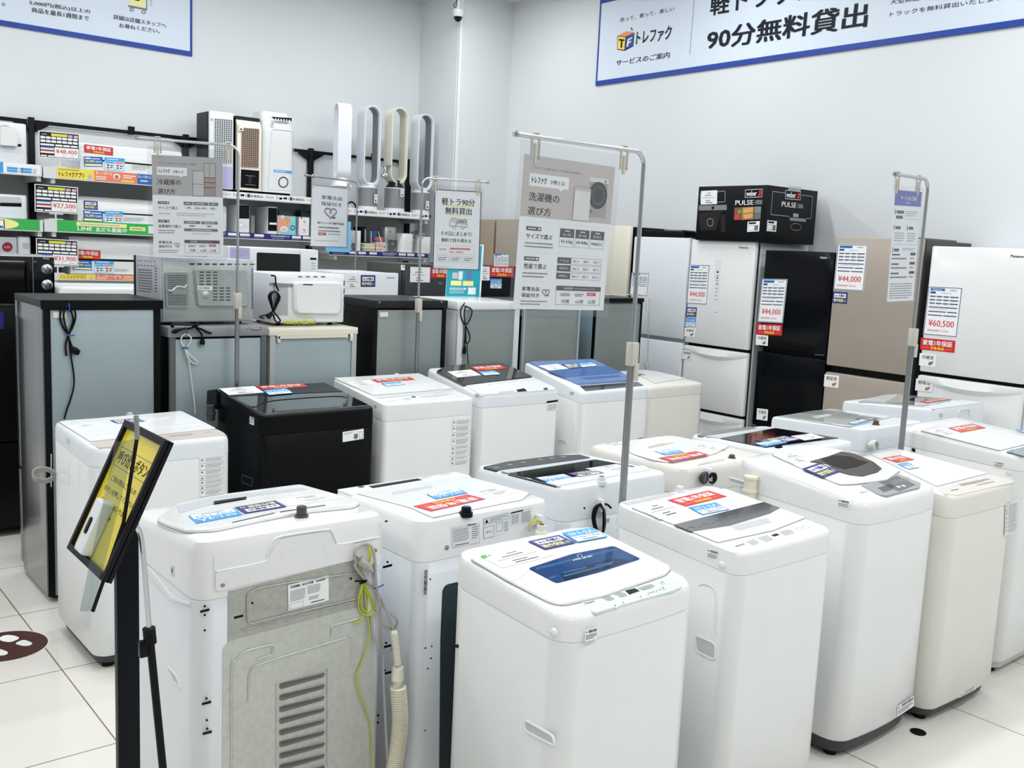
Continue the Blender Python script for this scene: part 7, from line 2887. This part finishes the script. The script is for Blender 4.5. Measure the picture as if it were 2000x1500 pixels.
Y2 = 6.75
wp = atY((696, 450), Y2)
tp = atY((694, 355), Y2)
a0 = atZ((596, 342), tp.z)
pn = V((a0.x-wp.x, a0.y-Y2, 0))
stand('thin chrome sign pole with the heart poster, behind the white fridge', (wp.x, Y2, 0), tp.z, pn, (.18, .85), atY((694, 560), Y2).z, r=.008)
nr = V((pn.y, -pn.x, 0))
nr = nr if nr.y < 0 else -nr
poster('white warranty poster with a heart drawing, before the shelf', [(609, 361), (680, 368), (677.5, 484), (605.5, 480.5)], (wp.x, Y2, 0), nr, p_heart, .012)

Y5 = 2.27
wp = atY((1784, 640), Y5)
tp = atY((1812, 350), Y5)
a0 = atY((1748, 340), Y5)
stand('chrome sign pole with the narrow service poster, at right', (wp.x, Y5, 0), tp.z, (a0.x-wp.x, 0, 0), (.3, .92), atY((1783, 650), Y5).z, r=.0095)
poster('narrow service guide poster with violet heading at right', [(1749, 371), (1800, 375), (1784, 587), (1732, 589)], (0, Y5, 0), (0, -1, 0), p_service, .01)

# ---------------------------------------------------------------- wall banners
p = atX((1164, 165), XR-.012)
pt_ = atX((1179, -4), XR-.012)
pe = atX((2004, 44), XR-.012)
t = thing('wall_banner', 'white blue-edged truck lending banner on the right wall', 'banner', (XR-.012, p.y, p.z), 0, 'wall banners')
A = App(t)
A.pl['front'] = (V((0, 0, 0)), V((-1, 0, 0)))
bw, bh = p.y-pe.y, pt_.z-p.z
m = MB()
m.box(0, .008, -bw, 0, 0, bh, BANW)
bn = m.build('cloth', t, smooth=False)
m = MB()
m.box(-.004, .008, -bw-.003, .003, -.012, .028, BANB)
m.box(-.004, .008, -bw-.003, .003, bh-.045, bh+.005, BANB)
m.box(-.003, .008, -.014, .003, 0, bh, BANB)
m.box(-.003, .008, -bw-.003, -bw+.014, 0, bh, BANB)
m.build('hem', t, smooth=False)
zw = Z(1140, 0, 4.545)
zw2 = Z(1560, 0, 4.545)


def wr(txt, c, mt=INK, b=1):
    mb = A.sq('front', c, .002, 0)
    mb.tx(txt, 0, 0, 1, 1, mt, 1, b)
    return mb


bnm = mat('banner_ink', '#22242e', .5)
wr('売って、買って、楽しい', zw(325, 160, 805, 55, 805, 95, 322, 200), bnm, 0).build('lettering', bn, smooth=False)
wr('トレファク', zw(470, 280, 790, 222, 770, 350, 465, 400), bnm, 2).build('lettering', bn, smooth=False)
wr('サービスのご案内', zw(290, 535, 768, 455, 758, 515, 285, 585), bnm, 1).build('lettering', bn, smooth=False)
wr('軽トラック', zw(1130, -70, 2060, -215, 2040, -20, 1120, 155), bnm, 2).build('lettering', bn, smooth=False)
wr('90分無料貸出', zw2(-806, 260, 630, 8, 605, 240, -822, 452), bnm, 2).build('lettering', bn, smooth=False)
wr('トラックを無料貸出いたします。', zw2(812, 105, 1850, -50, 1845, -5, 808, 150), bnm, 0).build('lettering', bn, smooth=False)
wr('大型商品も当日持ち帰り可能。', zw2(815, 0, 1750, -140, 1745, -95, 812, 42), bnm, 0).build('lettering', bn, smooth=False)
m = MB()
q = A.on('front', zw(978, -5, 984, -5, 943, 480, 938, 480), .002)
m.poly(orient(q, V((-1, 0, 0))), INKL)
m.build('divider', bn, smooth=False)
m = MB()
for c, mt_, off in ((zw(298, 318, 372, 328, 450, 290, 440, 410, 362, 452, 296, 440), INK, .002), (zw(303, 324, 370, 332, 362, 442, 300, 434), YEL, .0026), (zw(378, 332, 446, 295, 436, 402, 368, 440), BANB, .0026), (zw(300, 316, 380, 278, 450, 285, 372, 325), ORANGE, .003),
                     (zw(312, 345, 362, 350, 360, 365, 344, 363, 340, 425, 326, 424, 330, 362, 311, 360), INK, .0034), (zw(390, 350, 430, 328, 428, 342, 402, 357, 400, 372, 422, 360, 420, 373, 398, 386, 394, 412, 381, 418), PAPER, .0034), (zw(418, 245, 426, 243, 430, 258, 440, 262, 424, 268), INK, .003)):
    m.poly(orient(A.on('front', c, off), V((-1, 0, 0))), mt_)
m.build('cube_logo', bn, smooth=False)

p = atY((374.7, 107), YL-.012)
t = thing('wall_banner', 'white blue-edged delivery banner cut by the top left of the picture', 'banner', (p.x, YL-.012, p.z), 0, 'wall banners')
A = App(t)
A.pl['front'] = (V((0, 0, 0)), V((0, -1, 0)))
bw, bh = 2.6, .55
m = MB()
m.box(-bw, 0, 0, .008, 0, bh, BANW)
bn = m.build('cloth', t, smooth=False)
m = MB()
m.box(-bw-.003, .003, -.004, .008, -.012, .026, BANB)
m.box(-bw-.003, .003, -.004, .008, bh-.026, bh+.01, BANB)
m.box(-.016, .003, -.003, .008, 0, bh, BANB)
m.build('hem', t, smooth=False)
zv = Z(0, 0, 3.75)


def wl(txt, c, b=0):
    mb = A.sq('front', c, .002, 0)
    mb.tx(txt, 0, 0, 1, 1, bnm, 1, b)
    mb.build('lettering', bn, smooth=False)


wl('5,000円(税込)以上の', zv(215, 0, 662, 70, 662, 105, 215, 38), 1)
wl('商品を最長1週間まで', zv(232, 52, 652, 118, 652, 155, 232, 88), 1)
wl('ル', zv(10, 18, 42, 22, 42, 45, 10, 41), 1)
wl('詳細は店舗スタッフへ', zv(830, 105, 1218, 172, 1218, 205, 830, 140), 1)
wl('お尋ねください。', zv(873, 168, 1170, 215, 1170, 245, 873, 202), 1)
m = MB()
for c, mt_, off in ((zv(955, -90, 1065, -75, 1060, 55, 950, 35), PALEY, .002), (zv(988, -10, 1022, -5, 1022, 8, 988, 3), INK, .0026), (zv(940, 38, 1078, 65, 1078, 76, 940, 50), INKG, .0026), (zv(1072, -80, 1078, -79, 1078, 66, 1072, 65), INKG, .0026)):
    m.poly(orient(A.on('front', c, off), V((0, -1, 0))), mt_)
for u, v in ((965, 70), (1052, 88)):
    q = [A.on('front', zv(u+13*math.cos(a*.52), v+11*math.sin(a*.52)), .0026)[0] for a in range(12)]
    m.tube(q, .003, INKG, 5, closed=True)
for k in range(4):
    m.poly(orient(A.on('front', zv(1098, -12+k*16, 1118-4*(k % 2), -10+k*16, 1118-4*(k % 2), -7+k*16, 1098, -9+k*16), .0026), V((0, -1, 0))), INKG)
m.build('trolley_drawing', bn, smooth=False)

# ---------------------------------------------------------------- dome camera on the column edge
p = atY((895, 20), YC-.07)
t = thing('dome_camera', 'white dome security camera with dark bubble on the column', 'camera', (p.x, YC-.07, atY((893, 43), YC-.07).z))
s = 7.6/1904*1.27
m = MB()
m.lathe((0, 0, 0), [(.002, 0), (8*s*.7, 3*s), (8*s, 8*s), (8*s, 10*s)], BGLOSS, 24)
m.build('bubble', t)
m = MB()
m.lathe((0, 0, 0), [(9*s, 9*s), (11*s, 14*s), (11*s, 21*s), (9*s, 23*s), (3*s, 23*s)], COOL, 24)
m.build('housing', t)
m = MB()
m.tube([(0, 0, 22*s), (0, 0, 40*s), (0, .07, 40*s)], 4*s, COOL, 12)
m.build('arm', t)
m = MB()
m.tube(smooth_path([V((-4*s, 0, 46*s)), V((-6*s, -.01, 36*s)), V((-10*s, -.01, 32*s)), V((-12*s, -.01, 27*s)), V((-9*s, -.01, 24*s)), V((-6*s, -.01, 29*s)), V((-5*s, -.01, 44*s))], 5), .003, INK, 6)
m.build('cable', t)

# ---------------------------------------------------------------- call button sign at the front left
c = V((.628, 2.048, 1.188+DZ))
t = thing('call_sign', 'tilted black framed yellow call button sign on a thin stand at left front', 'sign', (c.x, c.y, 0))
A = App(t)
tl_ = math.radians(65.35)
up = V((math.cos(tl_), 0, math.sin(tl_)))
rt = V((0, -1, 0))
nn = rt.cross(up)
nn = nn if nn.x < 0 else -nn
w, hh = .25, .30
cz = V((0, 0, c.z))
A.pl['front'] = (cz, nn)
q = [cz-rt*w/2-up*hh/2, cz+rt*w/2-up*hh/2, cz+rt*w/2+up*hh/2, cz-rt*w/2+up*hh/2]
m = MB()
m.plate(q, nn, -.004, FRAMEB, .014)
m.build('backing', t)
m = MB()
f = .0135
for i in range(4):
    a, b = q[i], q[(i+1) % 4]
    ai, bi = a+(cz-a).normalized()*f*1.35, b+(cz-b).normalized()*f*1.35
    m.plate([a, b, bi, ai], nn, .006, FRAMEB, .006)
m.build('frame', t)
o = cz-rt*(w/2-f*.8)+up*(hh/2-f*.8)
mb = MB()
mb.panel(o-nn*.003, rt*(w-f*1.6), -up*(hh-f*1.6), nn)
mb.q(0, 0, 1, 1, YELS, 0)
mb.fr(.06, .16, .94, .31, .0012, INKG, 1)
mb.tx('呼び出しボタン', .1, .18, .9, .285, INK, 1, 1)
mb.tx('ご用の際はこちらの', .16, .38, .84, .425, INK, 1, 0)
mb.tx('ボタンを押してください', .1, .47, .9, .515, INK, 1, 0)
mb.tx('スタッフがまいります', .14, .56, .86, .605, INK, 1, 0)
mb.qs([(.44, .66), (.56, .66), (.5, .71)], INK, 1)
mb.build('printed_sheet', t, smooth=False)
m = MB()
bc = cz-up*.075+rt*(-.02)
T = Matrix((( rt.x, up.x, nn.x, bc.x), (rt.y, up.y, nn.y, bc.y), (rt.z, up.z, nn.z, bc.z), (0, 0, 0, 1)))
m.T = T
m.rbox(-.026, .026, -.058, .058, -.003, .022, COOL, .006, .004)
bt = m.build('call_button', t)
m = MB()
m.T = T
m.rbox(-.009, .009, -.018, .018, .021, .024, BLACK, .007, .001)
m.build('push_key', bt)
# clear flap standing out from the sign
m = MB()
fq = atY((266, 857), c.y-.07)-c+cz
d0, d1, d2 = ray((266, 857)), ray((272, 905)), ray((180, 1193))
y0 = c.y-.105
L0 = EYE+d0*(y0/d0.y)-V((c.x, c.y, 0))
L1 = EYE+ray((240, 1020))*(y0/ray((240, 1020)).y)-V((c.x, c.y, 0))
L2 = EYE+d2*(y0/d2.y)-V((c.x, c.y, 0))
off = V((-.012, 0, 0))
m.plate([L0, L2, L2+V((-.02, .012, 0)), L0+V((-.03, .03, -.01))], V((0, -1, 0)), .002, ACRYL, .002)
m.build('clear_flap', t)
m = MB()
m.tube([L0+V((0, -.004, 0)), L1+V((.0, -.004, 0)), L2+V((0, -.004, 0))], .004, FRAMEB, 8)
m.tube([L0+V((-.001, -.004, .048)), L0+V((.001, -.004, .0))], .005, MGREY, 8)
m.build('flap_edge', t)
# stand: chrome stem, black lower tube
def S(p, y):
    d = ray(p)
    return EYE+d*(y/d.y)-V((c.x, c.y, 0))


ys = c.y-.07
m = MB()
m.tube(smooth_path([S((243, 1022), ys+.03), S((258, 1025), ys), S((273, 1040), ys), S((280, 1090), ys), S((292, 1240), ys)], 6), .0055, CHROME, 12)
m.build('chrome_stem', t)
m = MB()
m.tube([S((241, 1008), ys+.035), S((243, 1040), ys+.035)], .014, BLACK, 12)
m.build('swivel', t)
b0, b1 = S((292, 1240), ys), S((318, 1500), ys)
e = b1+(b1-b0)*(b1.z/(b0.z-b1.z)) if b0.z > b1.z else b1
m = MB()
m.tube([b0, e], .0085, BLACK, 12)
m.build('lower_tube', t)
m = MB()
m.tube([b0+(b0-b1)*.05, b0+(b1-b0)*.06], .0135, BLACK, 12)
m.rbox(b0.x-.022, b0.x-.005, b0.y-.008, b0.y+.008, b0.z-.045, b0.z-.01, BLACK, .003, .002)
m.build('clamp', t)
m = MB()
m.cyl((e.x, e.y), .09, 0, .012, BLACK, 32, .003)
m.build('foot', t)
# dark upright post panel behind it
yb = 2.17
a, b = atY((226.5, 1250), yb), atY((269.5, 1250), yb)
t = thing('display_post', 'black upright square post standing behind the yellow sign', 'post', ((a.x+b.x)/2, yb, 0))
zt_ = atY((245, 985), yb).z
m = MB()
m.rbox(-(b.x-a.x)/2, (b.x-a.x)/2, -.012, .012, .02, zt_, mat('blue_black_panel', '#0d1218', .4), .003, .002)
m.build('shaft', t)
m = MB()
m.rbox(-.06, .06, -.05, .05, 0, .021, BLACK, .02, .004)
m.build('base_plate', t)
